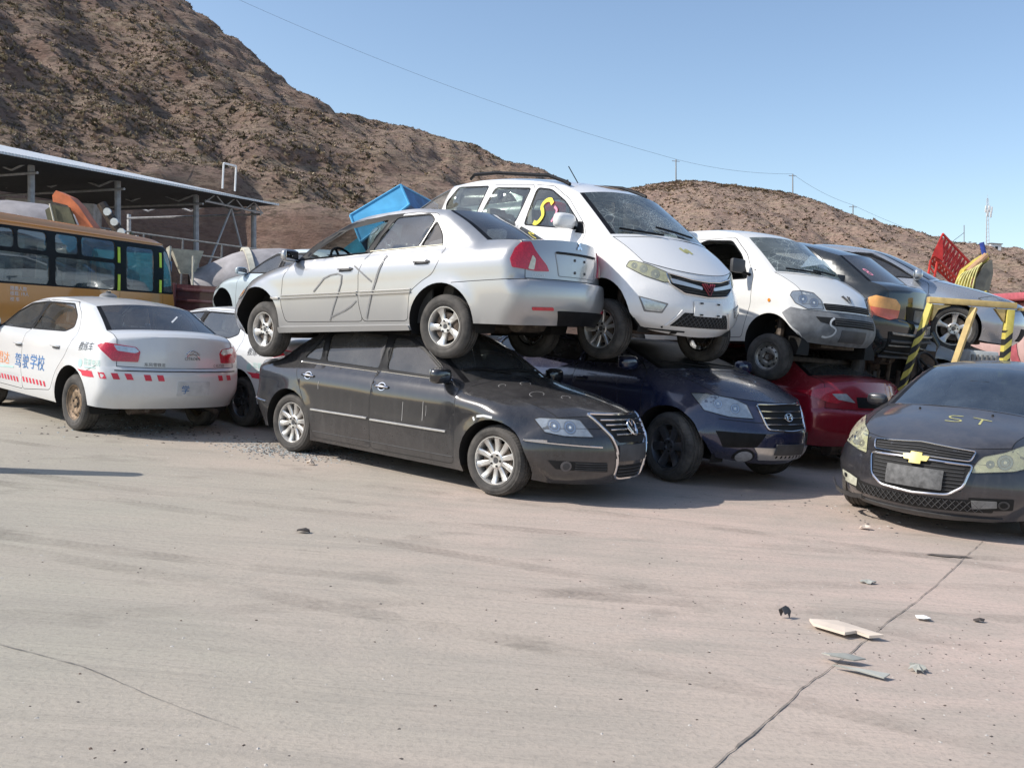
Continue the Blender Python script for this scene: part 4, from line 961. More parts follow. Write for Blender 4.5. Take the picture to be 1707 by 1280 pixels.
def white_mpv():
    c = Car('white_mpv', 'white people carrier with a smashed windshield stacked above the blue SUV', 'people carrier', MPV, (.645, 11.21, 1.442, -.946, .076, .01))
    c.build(WH2, winmat=dict(default=G_CLEAR, windshield=G_CRACK, rear_window=G_CLEAR))
    c.wheels(.31, .20, .20, 'mpv', steer=R(10), y=.73)
    for q in (1, -1):
        V = (-40 * q, 1.85, -.55 * q)
        c.lamp(V, [(q * u, z) for u, z in [(-.262, .870), (-.235, .925), (-.190, .935), (-.044, .912), (.173, .846), (.218, .768), (.132, .754), (-.083, .801)]], 'head', [(q * -.180, .888, .030), (q * -.085, .864, .040), (q * .035, .826, .046)], lens='dull')
        V = (-30 * q, 1.95, -.5 * q); mb = MB(); c.patch(mb, V, [(q * u, z) for u, z in [(-.23, .60), (.08, .553), (.025, .452), (-.16, .452)]], .002, M['platem'], 0); o = mb.build('fog_surround', c.parts['front_bumper'])
        mb = MB(); c.patch(mb, V, [(q * u, z) for u, z in [(-.21, .585), (.055, .54), (.012, .468), (-.145, .468)]], .008, M['refl'], .01); c.patch(mb, V, [(q * u, z) for u, z in [(-.20, .575), (.045, .535), (.008, .474), (-.14, .474)]], .014, M['lens'], 0); mb.build('fog_light', o)
    FB = c.parts['front_bumper']
    mb = MB(); gr = [(-.46, .850), (-.20, .805), (0, .795), (.20, .805), (.46, .850), (.44, .74), (.30, .665), (0, .645), (-.30, .665), (-.44, .74)]
    c.patch(mb, 0, gr, .006, M['gap']); g = mb.build('grille', FB)
    mb = MB(); c.line(mb, 0, rounded(gr, .02), .014, .012, M['chrome'], True); mb.build('grille_frame', g)
    mb = MB()
    for q in (1, -1): c.patch(mb, 0, [(q * .43, .800), (q * .08, .745), (q * .08, .715), (q * .42, .755)], .018, M['alu'], .012)
    mb.build('grille_bar', g)
    mb = MB()
    for z in (.78, .735, .70, .675): c.line(mb, 0, [(-.36, z + .02), (0, z), (.36, z + .02)], .006, .010, M['trim'])
    mb.build('grille_slat', g)
    red = simple('red_chrome', (.30, .05, .07), .3, .5); mb = MB()   # folded W badge
    for q in (1, -1):
        for (a, b) in (((.088, .775), (.010, .665)), ((.058, .778), (.004, .700)), ((.028, .775), (.000, .735))): mb.tube([c.hit(0, q * a[0], a[1], .026), c.hit(0, q * b[0], b[1], .030)], [.009, .005], red, 6)
    mb.build('emblem', g)
    plate(c, 0, [(-.20, .60), (.20, .60), (.20, .455), (-.20, .455)], M['white'], FB, .02, 'plate_holder')
    mb = MB()
    for y in (-.12, .12): c.patch(mb, 0, [(y - .02, .59), (y + .02, .59), (y + .02, .575), (y - .02, .575)], .034, M['gap'], .002, rnd=0); c.patch(mb, 0, [(y - .02, .48), (y + .02, .48), (y + .02, .465), (y - .02, .465)], .034, M['gap'], .002, rnd=0)
    mb.build('plate_slot', FB)
    mb = MB(); lg = [(-.30, .48), (.30, .48), (.42, .335), (-.42, .335)]; c.patch(mb, 0, lg, .004, M['gap']); o = mb.build('lower_grille', FB); mb = MB()
    for i in range(-14, 15):
        for q in (1, -1):
            pts = [(i * .055 + q * t * .145, .34 + t * .135) for t in np.linspace(0, 1, 5)]; pts = [p for p in pts if abs(p[0]) < .30 + (.48 - p[1]) * .75]
            if len(pts) > 1: c.line(mb, 0, pts, .007, .008, M['trim'])
    mb.build('mesh', o)
    for q in (1, -1): mb = MB(); c.line(mb, 0, [(q * .33, .50), (q * .46, .33)], .02, .006, WH2); mb.build('bumper_trim', FB)
    mb = MB(); c.line(mb, (-30, 1.95, -.5), [(-.35, .29), (.3, .285)], .02, .004, M['gap']); mb.build('bumper_trim', FB)
    mb = MB(); c.patch(mb, 0, [(-.36, .275), (-.30, .285), (-.29, .255), (-.36, .25)], .004, M['gap'], .002); c.patch(mb, (-30, 1.95, -.5), [(.03, .32), (.06, .33), (.06, .30)], .004, M['gap'], .002); mb.build('scuff', FB)
    wipers(c, [((.40, 1.24), (-.12, 1.30)), ((-.12, 1.22), (-.58, 1.24))])
    for sd, q in (('L', 1), ('R', -1)):
        c.mirror(sd, .80, 1.24, WH2, 1.15, yoff=.02); c.handle(sd, -.05, .95, WH2); c.handle(sd, -.36, .96, WH2)
        mb = MB(); mb.tube([(-1.7, q * .53, 1.775), (-1.62, q * .53, 1.83), (-1.1, q * .54, 1.845), (0, q * .56, 1.80), (.30, q * .57, 1.735), (.42, q * .575, 1.70)], .022, M['black'], 8, flat=.8); mb.build('roof_rail', c.root)
    mb = MB(); mb.tube([(.36, -.42, 1.735), (.16, -.42, 1.92)], .006, M['black'], 6); mb.build('antenna', c.root)
    mb = MB(); c.stroke(mb, -90, smoothline([(.31, 1.47), (.25, 1.515), (.17, 1.50), (.13, 1.44), (.17, 1.385), (.19, 1.33), (.13, 1.25), (.06, 1.255)], 4), .05, M['sprayy'], .004); w_ = c.parts['front_windowR']; mb.build('spray_mark', w_)
    mb = MB(); c.stroke(mb, -90, smoothline([(.36, 1.44), (.42, 1.40), (.41, 1.33), (.38, 1.27)], 4), .028, M['spraypink'], .004); mb.build('spray_mark', w_)
    mb = MB(); c.stroke(mb, 'top', smoothline([(1.66, -.02), (1.72, .02), (1.68, .07), (1.74, .10)], 4), .045, M['sprayf'], .003); mb.build('spray_mark', c.parts['hood'])
    mb = MB(); c.patch(mb, 'top', [(.42, -.25), (.58, -.12), (.57, .15), (.45, .10)], .003, M['rustrim'], 0); mb.build('rust_patch', c.parts['roof'])
    return c

# ---- 5. white microvan
VAN = dict(hw=.80, belt=1.18, zs=.38, bx=-.3, seatx=.25, benches=(-.75,), seatz=.05, wr=.05,
    wz=[(.28, .74), (.38, .765), (.55, .790), (.80, .800), (1.0, .798), (1.12, .785), (1.2, .765), (1.4, .735), (1.6, .695), (1.75, .645), (1.86, .60), (1.98, .54)],
    taper=((.9, 1.7, .04), (-1.3, -2.0, .02)), wheels=[(-1.35, .36, .34, 1, .25, -1.35), (1.31, .34, .385, 1, .20, 1.24)],
    creases=[(-1.9, .98, 1.5, .90, .006, .05)],
    rows=[('front_bumper', 1.66, .40, .60, 1.84, .37), ('', 1.72, .50, .635, 1.91, .47), ('', 1.73, .64, .64, 1.93, .63), ('nose*', 1.68, .775, .63, 1.88, .765), ('hood*', 1.66, .84, .62, 1.86, .86), ('', 1.60, 1.0, .60, 1.77, .965), ('', 1.40, 1.14, .62, 1.57, 1.12), ('body*', 1.21, 1.235, .645, 1.40, 1.23),
          ('windshield*', 1.16, 1.255, .645, 1.36, 1.255), ('', .90, 1.48, .61, 1.06, 1.51), ('roof*', .61, 1.715, .58, .74, 1.755), ('', .40, 1.80, .565, .47, 1.84), ('', -.10, 1.87, .56, -.08, 1.92), ('', -.9, 1.89, .56, -.9, 1.945), ('rear_window*', -1.80, 1.80, .57, -1.86, 1.83), ('trunk*', -1.95, 1.15, .66, -2.05, 1.15), ('', -1.95, .85, .67, -2.07, .85), ('rear_bumper', -1.96, .62, .67, -2.10, .62), ('', -1.9, .42, .65, -2.03, .42)],
    windows=dict(front_window=[(.88, 1.17), (.72, 1.46), (.48, 1.665), (-.02, 1.71), (-.22, 1.65), (-.22, 1.17)], rear_side_window=[(-.42, 1.19), (-.42, 1.67), (-1.15, 1.68), (-1.18, 1.19)], quarter_window=[(-1.28, 1.19), (-1.26, 1.67), (-1.70, 1.62), (-1.78, 1.22)]),
    doors=dict(front_door=[(.99, 1.20), (1.0, .85), (.92, .62), (.86, .43), (-.32, .42), (-.32, 1.2), (-.31, 1.74), (.52, 1.715), (.79, 1.48)]),
    windoor=dict(front_window='front_door'), lines=[[(-.34, 1.75), (-1.22, 1.75), (-1.22, .45)]], frit=0, front_grey=1,
    regions=dict(front_bumper=[(1.68, .30), (1.695, .50), (1.56, .66), (1.50, .73), (1.58, .80), (1.68, .78), (2.1, .775), (2.1, .3)], rear_bumper=[(-1.70, .12), (-1.72, .62), (-2.4, .62), (-2.4, .1)]))
def white_van():
    VAN['pm_front_bumper'] = M['greyp']
    c = Car('white_microvan', 'white microvan with a grey unpainted bumper and shattered windshield', 'van', VAN, (3.04, 12.814, 1.08, -1.027, -.04, -.018))
    c.build(WH3, winmat=dict(default=G_CLEAR, windshield=G_CRACK2, front_window='none'))
    c.wheels(.285, .175, .165, 'steel', steer=R(14), y=.655)
    for q in (1, -1):
        V = (-35 * q, 1.65, -.5 * q)
        c.lamp(V, [(q * u, z) for u, z in [(-.232, .940), (-.205, .990), (-.1, 1.003), (.045, .985), (.135, .900), (.162, .790), (-.043, .787), (-.172, .848)]], 'head', [(q * -.085, .900, .055), (q * .045, .865, .055)])
        mb = MB(); c.patch(mb, -90 * q, circ(q * 1.30, .88, .022), .006, M['amber'], .006, rnd=0); mb.build('indicator', c.body)
    FB = c.parts['front_bumper']
    mb = MB(); c.patch(mb, 0, [(-.40, .865), (.40, .865), (.38, .785), (-.38, .785)], .004, M['gap'])
    for z in (.845, .825, .803): c.line(mb, 0, [(-.38, z), (.38, z)], .010, .012, M['trim'])
    mb.build('grille', c.body)
    mb = MB(); c.patch(mb, 0, [(-.52, .70), (.52, .70), (.50, .60), (-.30, .60), (-.48, .64)], .003, M['gap'], 0)
    for z in (.675, .650, .625): c.line(mb, 0, [(-.30, z), (.45, z)], .014, .012, M['trim'])
    mb.build('lower_grille', FB)
    mb = MB(); c.patch(mb, 0, [(-.20, .56), (.24, .56), (.24, .42), (-.20, .42)], .010, M['trim'], .012); mb.build('plate_holder', FB)
    mb = MB(); c.stroke(mb, 0, smoothline([(-.30, .695), (-.35, .66), (-.36, .61), (-.29, .56), (-.31, .50), (-.38, .465), (-.44, .47)], 4), .022, M['sprayw'], .008); mb.build('spray_mark', FB)
    mb = MB()
    for q in (1, -1):
        for (a, b) in (((.065, .975), (.014, .895)), ((.040, .980), (.012, .925))): mb.tube([c.hit(0, q * a[0], a[1], .010), c.hit(0, q * b[0], b[1], .014)], [.008, .005], M['trim'], 6)
    mb.build('emblem', c.parts['hood'])
    wipers(c, [((.30, 1.275), (-.10, 1.30)), ((-.02, 1.265), (-.48, 1.29))])
    for sd, q in (('L', 1), ('R', -1)):
        mb = MB(); mb.box(.86, .92, q * .84 - .0, q * .84 + q * .22, 1.215, 1.385, M['trim'], bev=.025); mb.tube([(.93, q * .73, 1.20), (.90, q * .88, 1.23)], .02, M['black'], 8); o = mb.build('mirror', c.parts['front_door' + sd])
        mb = MB(); mb.box(.88, 1.0, q * .74 - .01, q * .74 + .01, 1.16, 1.27, M['black'], bev=.006); mb.build('mirror_mount', c.parts['front_door' + sd])
        c.handle(sd, -.20, 1.02, M['black'])
    # bent flap of laminated glass on the cowl, springs behind the wheel
    mb = MB(); A = [(-.25, 1.33), (.05, 1.50), (.30, 1.46), (.50, 1.34), (.55, 1.27), (.3, 1.30), (.1, 1.38)]
    vs = [c.hit(0, u, z, .05 + .05 * math.sin(u * 9)) for u, z in A]; mb.add(vs, [tuple(range(len(A)))], glass('glass_flap', (.6, .66, .64), .5, crack=.7, dustc=(.75, .8, .78))); mb.build('glass_flap', c.root)
    for q in (1, -1): mb = MB(); mb.tube([(1.24 + .05 * math.cos(t), q * .52 + .05 * math.sin(t), .30 + t * .012) for t in np.linspace(0, 30, 90)], .010, M['rustrim'], 6); mb.build('coil_spring', c.root)
    return c
WH3 = paint('white_paint_van', (.76, .75, .71), 0, .32, dust=.20, low=.7, seed=6, topdust=.08)

# ---- 6. dark blue SUV
SUV = dict(hw=.935, belt=1.12, zs=.30, bx=-.15, seatx=.05, benches=(-.85,), seatz=.05,
    wz=[(.20, .84), (.30, .875), (.40, .905), (.55, .925), (.75, .935), (.95, .925), (1.05, .90), (1.13, .85), (1.2, .80), (1.35, .73), (1.5, .65)],
    taper=((1.0, 2.0, .06), (-1.3, -2.2, .05)), wheels=[(-1.36, .37, .43), (1.36, .37, .43)],
    creases=[(-2.1, .93, 1.7, .92, .008, .05)],
    rows=[('front_bumper', 1.75, .32, .66, 2.10, .27), ('', 1.88, .42, .70, 2.22, .38), ('', 1.90, .58, .71, 2.24, .58), ('body', 1.86, .72, .70, 2.19, .70), ('hood*', 1.78, .945, .62, 2.12, .905), ('', 1.45, 1.06, .68, 1.68, 1.09), ('body*', 1.10, 1.13, .74, 1.27, 1.17),
          ('windshield*', 1.02, 1.16, .74, 1.22, 1.185), ('', .60, 1.30, .66, .76, 1.32), ('roof', .22, 1.42, .62, .36, 1.43), ('', -.4, 1.45, .60, -.4, 1.44), ('', -1.3, 1.44, .60, -1.3, 1.43), ('rear_window', -1.95, 1.36, .62, -2.0, 1.36), ('trunk*', -2.1, 1.05, .70, -2.25, 1.05), ('', -2.12, .8, .72, -2.30, .8), ('rear_bumper', -2.12, .62, .72, -2.33, .62), ('', -2.0, .35, .70, -2.22, .35)],
    windows=dict(front_window=[(.72, 1.18), (.30, 1.32), (-.10, 1.37), (-.08, 1.17)], rear_side_window=[(-.20, 1.17), (-.20, 1.375), (-1.0, 1.375), (-1.05, 1.17)], quarter_window=[(-1.15, 1.18), (-1.15, 1.37), (-1.75, 1.34), (-1.85, 1.2)]),
    doors=dict(front_door=[(.98, 1.10), (.98, .75), (.92, .36), (-.15, .36), (-.15, 1.15), (-.15, 1.41), (.26, 1.39), (.80, 1.20)], rear_door=[(-.15, 1.15), (-.15, .36), (-.88, .36), (-1.0, .7), (-1.13, .95), (-1.10, 1.41), (-.15, 1.41)]),
    windoor=dict(front_window='front_door', rear_side_window='rear_door'),
    regions=dict(front_bumper=[(1.72, .20), (1.78, .62), (1.90, .72), (2.4, .70), (2.4, .2)], rear_bumper=[(-1.76, .2), (-1.8, .62), (-2.5, .62), (-2.5, .2)]))
NAVY = paint('navy_paint', (.010, .016, .052), .1, .2, dust=.16, low=.4, seed=8, topdust=.20)
def blue_suv():
    SUV['pm_roof'] = simple('crushed_roof', (.02, .021, .026), .8, var=.5, bump=.6)
    c = Car('blue_suv', 'dark blue SUV with a crushed roof in the bottom row right of the black sedan', 'SUV', SUV, (1.522, 11.287, 0, -.914, 0, 0))
    c.build(NAVY, winmat=dict(default=G_DUSTY, windshield=simple('dull_dark_glass', (.022, .022, .022), .55, var=.5, spec=.25)))  # windshield is an opaque, dull dark surface
    c.wheels(.36, .235, .235, 'santafe', steer=R(-4))
    for q in (1, -1):
        V = (-40 * q, 1.95, -.6 * q)
        c.lamp(V, [(q * u, z) for u, z in [(-.40, .945), (-.26, .955), (.012, .928), (.148, .877), (.22, .742), (-.032, .745), (-.276, .79)]], 'head', [(q * -.14, .865, .045), (q * .03, .83, .05)])
        V = (-30 * q, 2.05, -.55 * q); mb = MB(); c.patch(mb, V, circ(q * .055, .355, .085, sx=1.3), .004, M['gap'], .0, rnd=0); c.patch(mb, V, circ(q * .055, .355, .06, sx=1.4), .014, M['refl'], .008, rnd=0); mb.build('fog_light', c.parts['front_bumper'])
        c.mirror('LR'[q < 0], .75, 1.16, NAVY, 1.1); c.handle('LR'[q < 0], .0, .98, NAVY); c.handle('LR'[q < 0], -.95, .99, NAVY)
    FB = c.parts['front_bumper']; gr = [(-.36, .885), (0, .895), (.36, .885), (.30, .64), (0, .625), (-.30, .64)]
    mb = MB(); c.patch(mb, 0, gr, .006, M['gap']); g = mb.build('grille', FB); mb = MB(); c.line(mb, 0, rounded(gr, .03), .018, .014, M['chrome'], True); mb.build('grille_frame', g)
    mb = MB(); [c.line(mb, 0, [(-.33, z), (.33, z)], .013, .014, M['chrome']) for z in (.82, .755, .69)]; mb.build('grille_bar', g)
    mb = MB(); e = [(0 + .062 * math.cos(t), .765 + .038 * math.sin(t)) for t in np.linspace(0, 2 * PI, 19)[:-1]]; c.line(mb, 0, e, .009, .026, M['chrome'], True, step=.02)
    for pts in ([(-.036, .79), (-.026, .742)], [(.036, .742), (.026, .79)] if 0 else [(.026, .790), (.038, .742)], [(-.03, .762), (.0, .772), (.032, .768)]): mb.tube([c.hit(0, a, b, .028) for a, b in pts], .008, M['chrome'], 6)
    mb.build('emblem', g)
    mb = MB(); c.patch(mb, 0, [(-.44, .46), (.44, .46), (.34, .33), (-.34, .33)], .016, M['alu'], .02); o = mb.build('skid_plate', FB)
    mb = MB(); c.patch(mb, 0, [(-.22, .50), (.22, .50), (.22, .39), (-.22, .39)], .034, M['trim'], .02); mb.build('plate_holder', FB)
    mb = MB()
    for i in range(8): c.patch(mb, 0, circ(-.20 + i * .06, .375, .014, 8), .038, M['gap'], 0, rnd=0)
    mb.build('bolt_hole', o)
    mb = MB(); c.patch(mb, (-20, 2.1, -.4), [(-.40, .60), (.10, .60), (.0, .46), (-.32, .44)], .003, M['black'], 0); mb.build('bumper_insert', FB); mb = MB(); c.patch(mb, (20, 2.1, .4), [(.40, .60), (-.10, .60), (.0, .46), (.32, .44)], .003, M['black'], 0); mb.build('bumper_insert', FB)
    mb = MB(); c.stroke(mb, 'top', [(1.62 + .1 * math.cos(a), -.05 + .15 * math.sin(a)) for a in np.linspace(.3, 3.6, 12)], .010, M['sprayw']); mb.build('chalk_swirl', c.parts['hood'])
    wipers(c, [((.35, 1.20), (-.2, 1.23)), ((-.15, 1.195), (-.62, 1.22))])
    return c

# ---- 7. black sedan at the right, facing the camera
EPI = clone(SED, hw=.905, belt=.97,
    wz=[(.10, .81), (.20, .86), (.30, .885), (.45, .905), (.60, .91), (.78, .905), (.90, .885), (.96, .85), (1.0, .80), (1.08, .765), (1.2, .715), (1.35, .64), (1.45, .585)],
    wheels=[(-1.35, .32, .37), (1.35, .32, .37)],
    rows=[('front_bumper', 1.88, .17, .62, 2.20, .15), ('', 1.98, .27, .66, 2.30, .25), ('', 2.02, .42, .68, 2.36, .42), ('', 1.99, .56, .68, 2.34, .58), ('nose', 1.96, .63, .67, 2.31, .66), ('hood', 1.90, .79, .62, 2.24, .755), ('', 1.60, .89, .66, 1.82, .895), ('', 1.25, .95, .70, 1.40, .99), ('body*', 1.02, .985, .72, 1.18, 1.045),
          ('windshield*', .95, 1.00, .72, 1.12, 1.05), ('', .50, 1.24, .65, .63, 1.29), ('roof', .15, 1.385, .585, .26, 1.42), ('', -.35, 1.435, .575, -.32, 1.495), ('', -.80, 1.42, .57, -.82, 1.485), ('rear_window', -1.18, 1.345, .57, -1.25, 1.385), ('', -1.50, 1.17, .60, -1.62, 1.20), ('trunk', -1.80, 1.01, .66, -1.93, 1.05), ('', -2.08, .97, .66, -2.26, 1.02), ('', -2.14, .92, .66, -2.36, .97), ('rear_bumper', -2.13, .66, .68, -2.38, .66), ('', -2.15, .48, .69, -2.42, .48), ('', -2.02, .22, .66, -2.30, .22)],
    windows=dict(front_window=[(.74, 1.02), (-.07, 1.035), (-.10, 1.32), (.10, 1.315), (.36, 1.22)], rear_side_window=[(-.19, 1.04), (-.98, 1.045), (-1.02, 1.28), (-.70, 1.335), (-.20, 1.335)], quarter_window=[(-1.06, 1.045), (-1.32, 1.05), (-1.10, 1.24)]),
    doors=dict(front_door=[(.96, .95), (.98, .60), (.95, .22), (-.15, .21), (-.16, .97), (-.15, 1.36), (.14, 1.355), (.44, 1.21), (.82, 1.0)], rear_door=[(-.16, .97), (-.15, .21), (-.98, .21), (-1.03, .45), (-1.2, .72), (-1.36, .98), (-1.36, 1.06), (-1.12, 1.30), (-.70, 1.375), (-.15, 1.36)]))
EPI['blackout'] = [[(.80, 1.0), (-1.40, 1.02), (-1.30, 1.12), (-1.06, 1.31), (-.70, 1.37), (.13, 1.35), (.42, 1.22)]]
BLK2 = paint('black_dusty_paint_b', (.014, .014, .018), .1, .3, dust=.20, low=.5, seed=11, topdust=.20, dustc=(.33, .31, .31))
def black_sedan_front():
    c = Car('black_sedan', 'dusty black sedan with a gold cross emblem facing the camera at the right edge', 'car', EPI, (4.941, 9.552, 0, -2.28, 0, 0))
    gb = glass('blue_grey_glass', (.20, .25, .29), .09, dustc=(.30, .36, .42), base=.13)
    c.build(BLK2, winmat=dict(default=gb, windshield=gb))
    c.wheels(.32, .21, .215, 'generic')
    for q in (1, -1):
        V = (13 * q, 2.1, 0)
        R_ = [(-.726, .677), (-.714, .741), (-.682, .808), (-.63, .885), (-.551, .831), (-.491, .784), (-.474, .612), (-.561, .623), (-.637, .64), (-.699, .661)]
        L_ = [(.368, .576), (.383, .627), (.411, .675), (.447, .712), (.599, .755), (.70, .80), (.79, .83), (.84, .75), (.82, .65), (.677, .608)]
        c.lamp((13, 2.1, 0), R_ if q > 0 else L_, 'head', [(-.60, .705, .055), (-.54, .68, .032)] if q > 0 else [(.607, .676, .062), (.50, .655, .032)], lens='dull')
        mb = MB(); c.patch(mb, (13, 2.1, 0), [(-.72, .425), (-.515, .385), (-.52, .28), (-.71, .30)] if q > 0 else [(.365, .375), (.70, .385), (.70, .285), (.38, .262)], .003, M['gap'], 0); o = mb.build('fog_surround', c.parts['front_bumper'])
        mb = MB(); c.patch(mb, (13, 2.1, 0), [(-.70, .405), (-.62, .395), (-.535, .371), (-.541, .298), (-.637, .306), (-.69, .315)] if q > 0 else [(.385, .353), (.575, .359), (.58, .303), (.40, .280)], .010, M['reflwarm'] if q > 0 else M['platem'], .01, rnd=.006)
        if q > 0: c.patch(mb, (13, 2.1, 0), [(-.675, .39), (-.64, .388), (-.64, .35), (-.672, .35)], .013, M['gap'], 0)
        else: c.patch(mb, (13, 2.1, 0), circ(.628, .328, .036, sx=1.2), .010, M['trim'], .01, rnd=0); c.patch(mb, (13, 2.1, 0), circ(.628, .328, .024, sx=1.2), .013, M['gap'], 0, rnd=0)
        mb.build('fog_light', o)
        c.mirror('LR'[q < 0], .80, .99, BLK2, .85, yoff=-.03); c.handle('LR'[q < 0], .0, .86, BLK2); c.handle('LR'[q < 0], -1.1, .87, BLK2)
        c.lamp((180 + 40 * -q, -2.1, .6 * q), [(q * -.25, .92), (0, .95), (q * .2, .9), (q * .2, .72), (q * -.25, .72)], 'tail', name='taillight')
    FB = c.parts['front_bumper']
    up_ = [(-.41, .745), (0, .775), (.41, .745), (.385, .665), (0, .675), (-.385, .665)]
    mb = MB(); c.patch(mb, 0, up_, .006, M['gap']); g = mb.build('grille', FB); mb = MB(); c.line(mb, 0, rounded(up_, .02), .014, .014, M['chrome'], True); mb.build('grille_frame', g)
    mb = MB(); [c.line(mb, 0, [(-.38, z), (0, z + .02), (.38, z)], .008, .012, M['trim']) for z in (.685, .705, .725)]; mb.build('grille_slat', g)
    lo = [(-.41, .635), (0, .648), (.41, .635), (.37, .46), (.27, .385), (0, .365), (-.27, .385), (-.37, .46)]
    mb = MB(); c.patch(mb, 0, lo, .006, M['gap']); g2 = mb.build('grille', FB); mb = MB(); c.line(mb, 0, rounded(lo, .03), .020, .018, M['chrome'], True); mb.build('grille_frame', g2)
    mb = MB(); [c.line(mb, 0, [(-.36, z), (.36, z)], .008, .010, M['trim']) for z in (.42, .45, .48, .51, .54, .57, .60)]; mb.build('grille_slat', g2)
    plate(c, 0, [(-.225, .575), (.225, .575), (.225, .415), (-.225, .415)], simple('dirty_plate', (.10, .10, .10), .6, var=.5, vs=18), FB, .035)
    gold = simple('gold_emblem', (.50, .42, .13), .45, .2); mb = MB(); c.patch(mb, 0, [(-.105, .668), (-.045, .668), (-.045, .695), (.045, .695), (.045, .668), (.105, .668), (.09, .628), (.045, .628), (.045, .602), (-.045, .602), (-.045, .628), (-.09, .628)], .045, gold, .02, .03, .004); mb.build('emblem', FB)
    mb = MB(); mm = [(-.62, .375), (-.30, .345), (0, .335), (.30, .345), (.60, .375), (.56, .255), (0, .235), (-.56, .26)]; c.patch(mb, 0, mm, .004, M['gap']); o = mb.build('lower_grille', FB); mb = MB()
    for i in range(-20, 21):
        for q in (1, -1):
            pts = [(i * .05 + q * t * .07, .255 + t * .085) for t in np.linspace(0, 1, 4)]
            if abs(pts[0][0]) < .54 and abs(pts[-1][0]) < .54: c.line(mb, 0, pts, .006, .008, M['trim'])
    mb.build('mesh', o)
    # letters read from the front of the car: +y is the reader's right
    for pts in ([(1.44, .10), (1.46, .02), (1.50, .00), (1.545, .03), (1.56, .10), (1.60, .12), (1.635, .08), (1.64, .0)], [(1.43, .18), (1.45, .34)], [(1.44, .26), (1.62, .28)]):
        mb2 = MB(); c.stroke(mb2, 'top', smoothline(pts, 3) if len(pts) > 2 else pts, .018, M['sprayf']); mb2.build('spray_mark', c.parts['hood'])
    for y in (-.33, .30): mb = MB(); mb.lathe([(.012, 0), (.010, .012), (.0005, .014)], M['gap'], 8, 'z', tuple(c.top(1.28, y, 0))); mb.build('washer_jet', c.parts['hood'])
    # torn undertray hanging off the left-hand corner
    mb = MB(); p = [c.hit((-45, 2.05, -.65), u, z, o_) for u, z, o_ in ((-.32, .30, .10), (-.25, .22, .12), (-.12, .14, .10), (.02, .09, .06), (.14, .08, .02))]
    q_ = [a + Vector((.03, 0, .045)) for a in p]; mb.add(p + q_, [(i, i + 1, i + 6, i + 5) for i in range(4)], M['trim']); mb.add([a + Vector((.01, -.01, 0)) for a in p + q_], [(i + 5, i + 6, i + 1, i) for i in range(4)], M['trim']); mb.build('torn_trim', FB)
    mb = MB(); c.patch(mb, 0, [(-.60, .20), (.62, .205), (.56, .17), (-.52, .165)], .02, M['trim'], .02); mb.build('front_lip', FB)
    # windshield stickers and mirror
    mb = MB(); mb.box(.62, .64, -.09, .09, 1.24, 1.29, M['black'], bev=.01); mb.build('rear_view_mirror', c.root)
    return c

# ---- 8. red sedan, tail towards the camera
RED = paint('red_paint', (.30, .007, .022), .15, .24, dust=.10, low=.4, seed=13, topdust=.12)
def red_sedan():
    sp = clone(CIT, zs=.22)
    c = Car('red_sedan', 'dark red sedan with its tail to the camera beneath the white microvan', 'car', sp, (3.25, 13.35, 0, 2.12, 0, 0))
    c.build(RED, winmat=dict(default=G_TINT))
    c.wheels(.315, .195, .20, 'generic')
    for q in (1, -1):
        V = (180 - 35 * q, -2.05, .58 * q)
        o = c.lamp(V, [(q * u, z) for u, z in [(-.36, .955), (-.02, 1.03), (.10, .99), (.20, .90), (.10, .84), (-.02, .85)]], 'tail', name='taillight')
        mb = MB(); c.patch(mb, V, [(q * u, z) for u, z in [(.02, .955), (.20, .965), (.33, .86), (.10, .89)]], .015, M['refl'], .004); mb.build('reverse_lamp', o)
        c.handle('LR'[q < 0], .10, .875, RED); c.handle('LR'[q < 0], -.98, .915, RED)
    mb = MB(); c.patch(mb, 180, [(-.30, .93), (.30, .93), (.27, .80), (-.27, .80)], .002, M['black'], 0); mb.build('plate_recess', c.parts['trunk'])
    mb = MB(); mb.tube([(-2.0, -.45, .26), (-2.22, -.47, .24)], .028, M['brake'], 12); mb.build('exhaust_pipe', c.root)
    return c

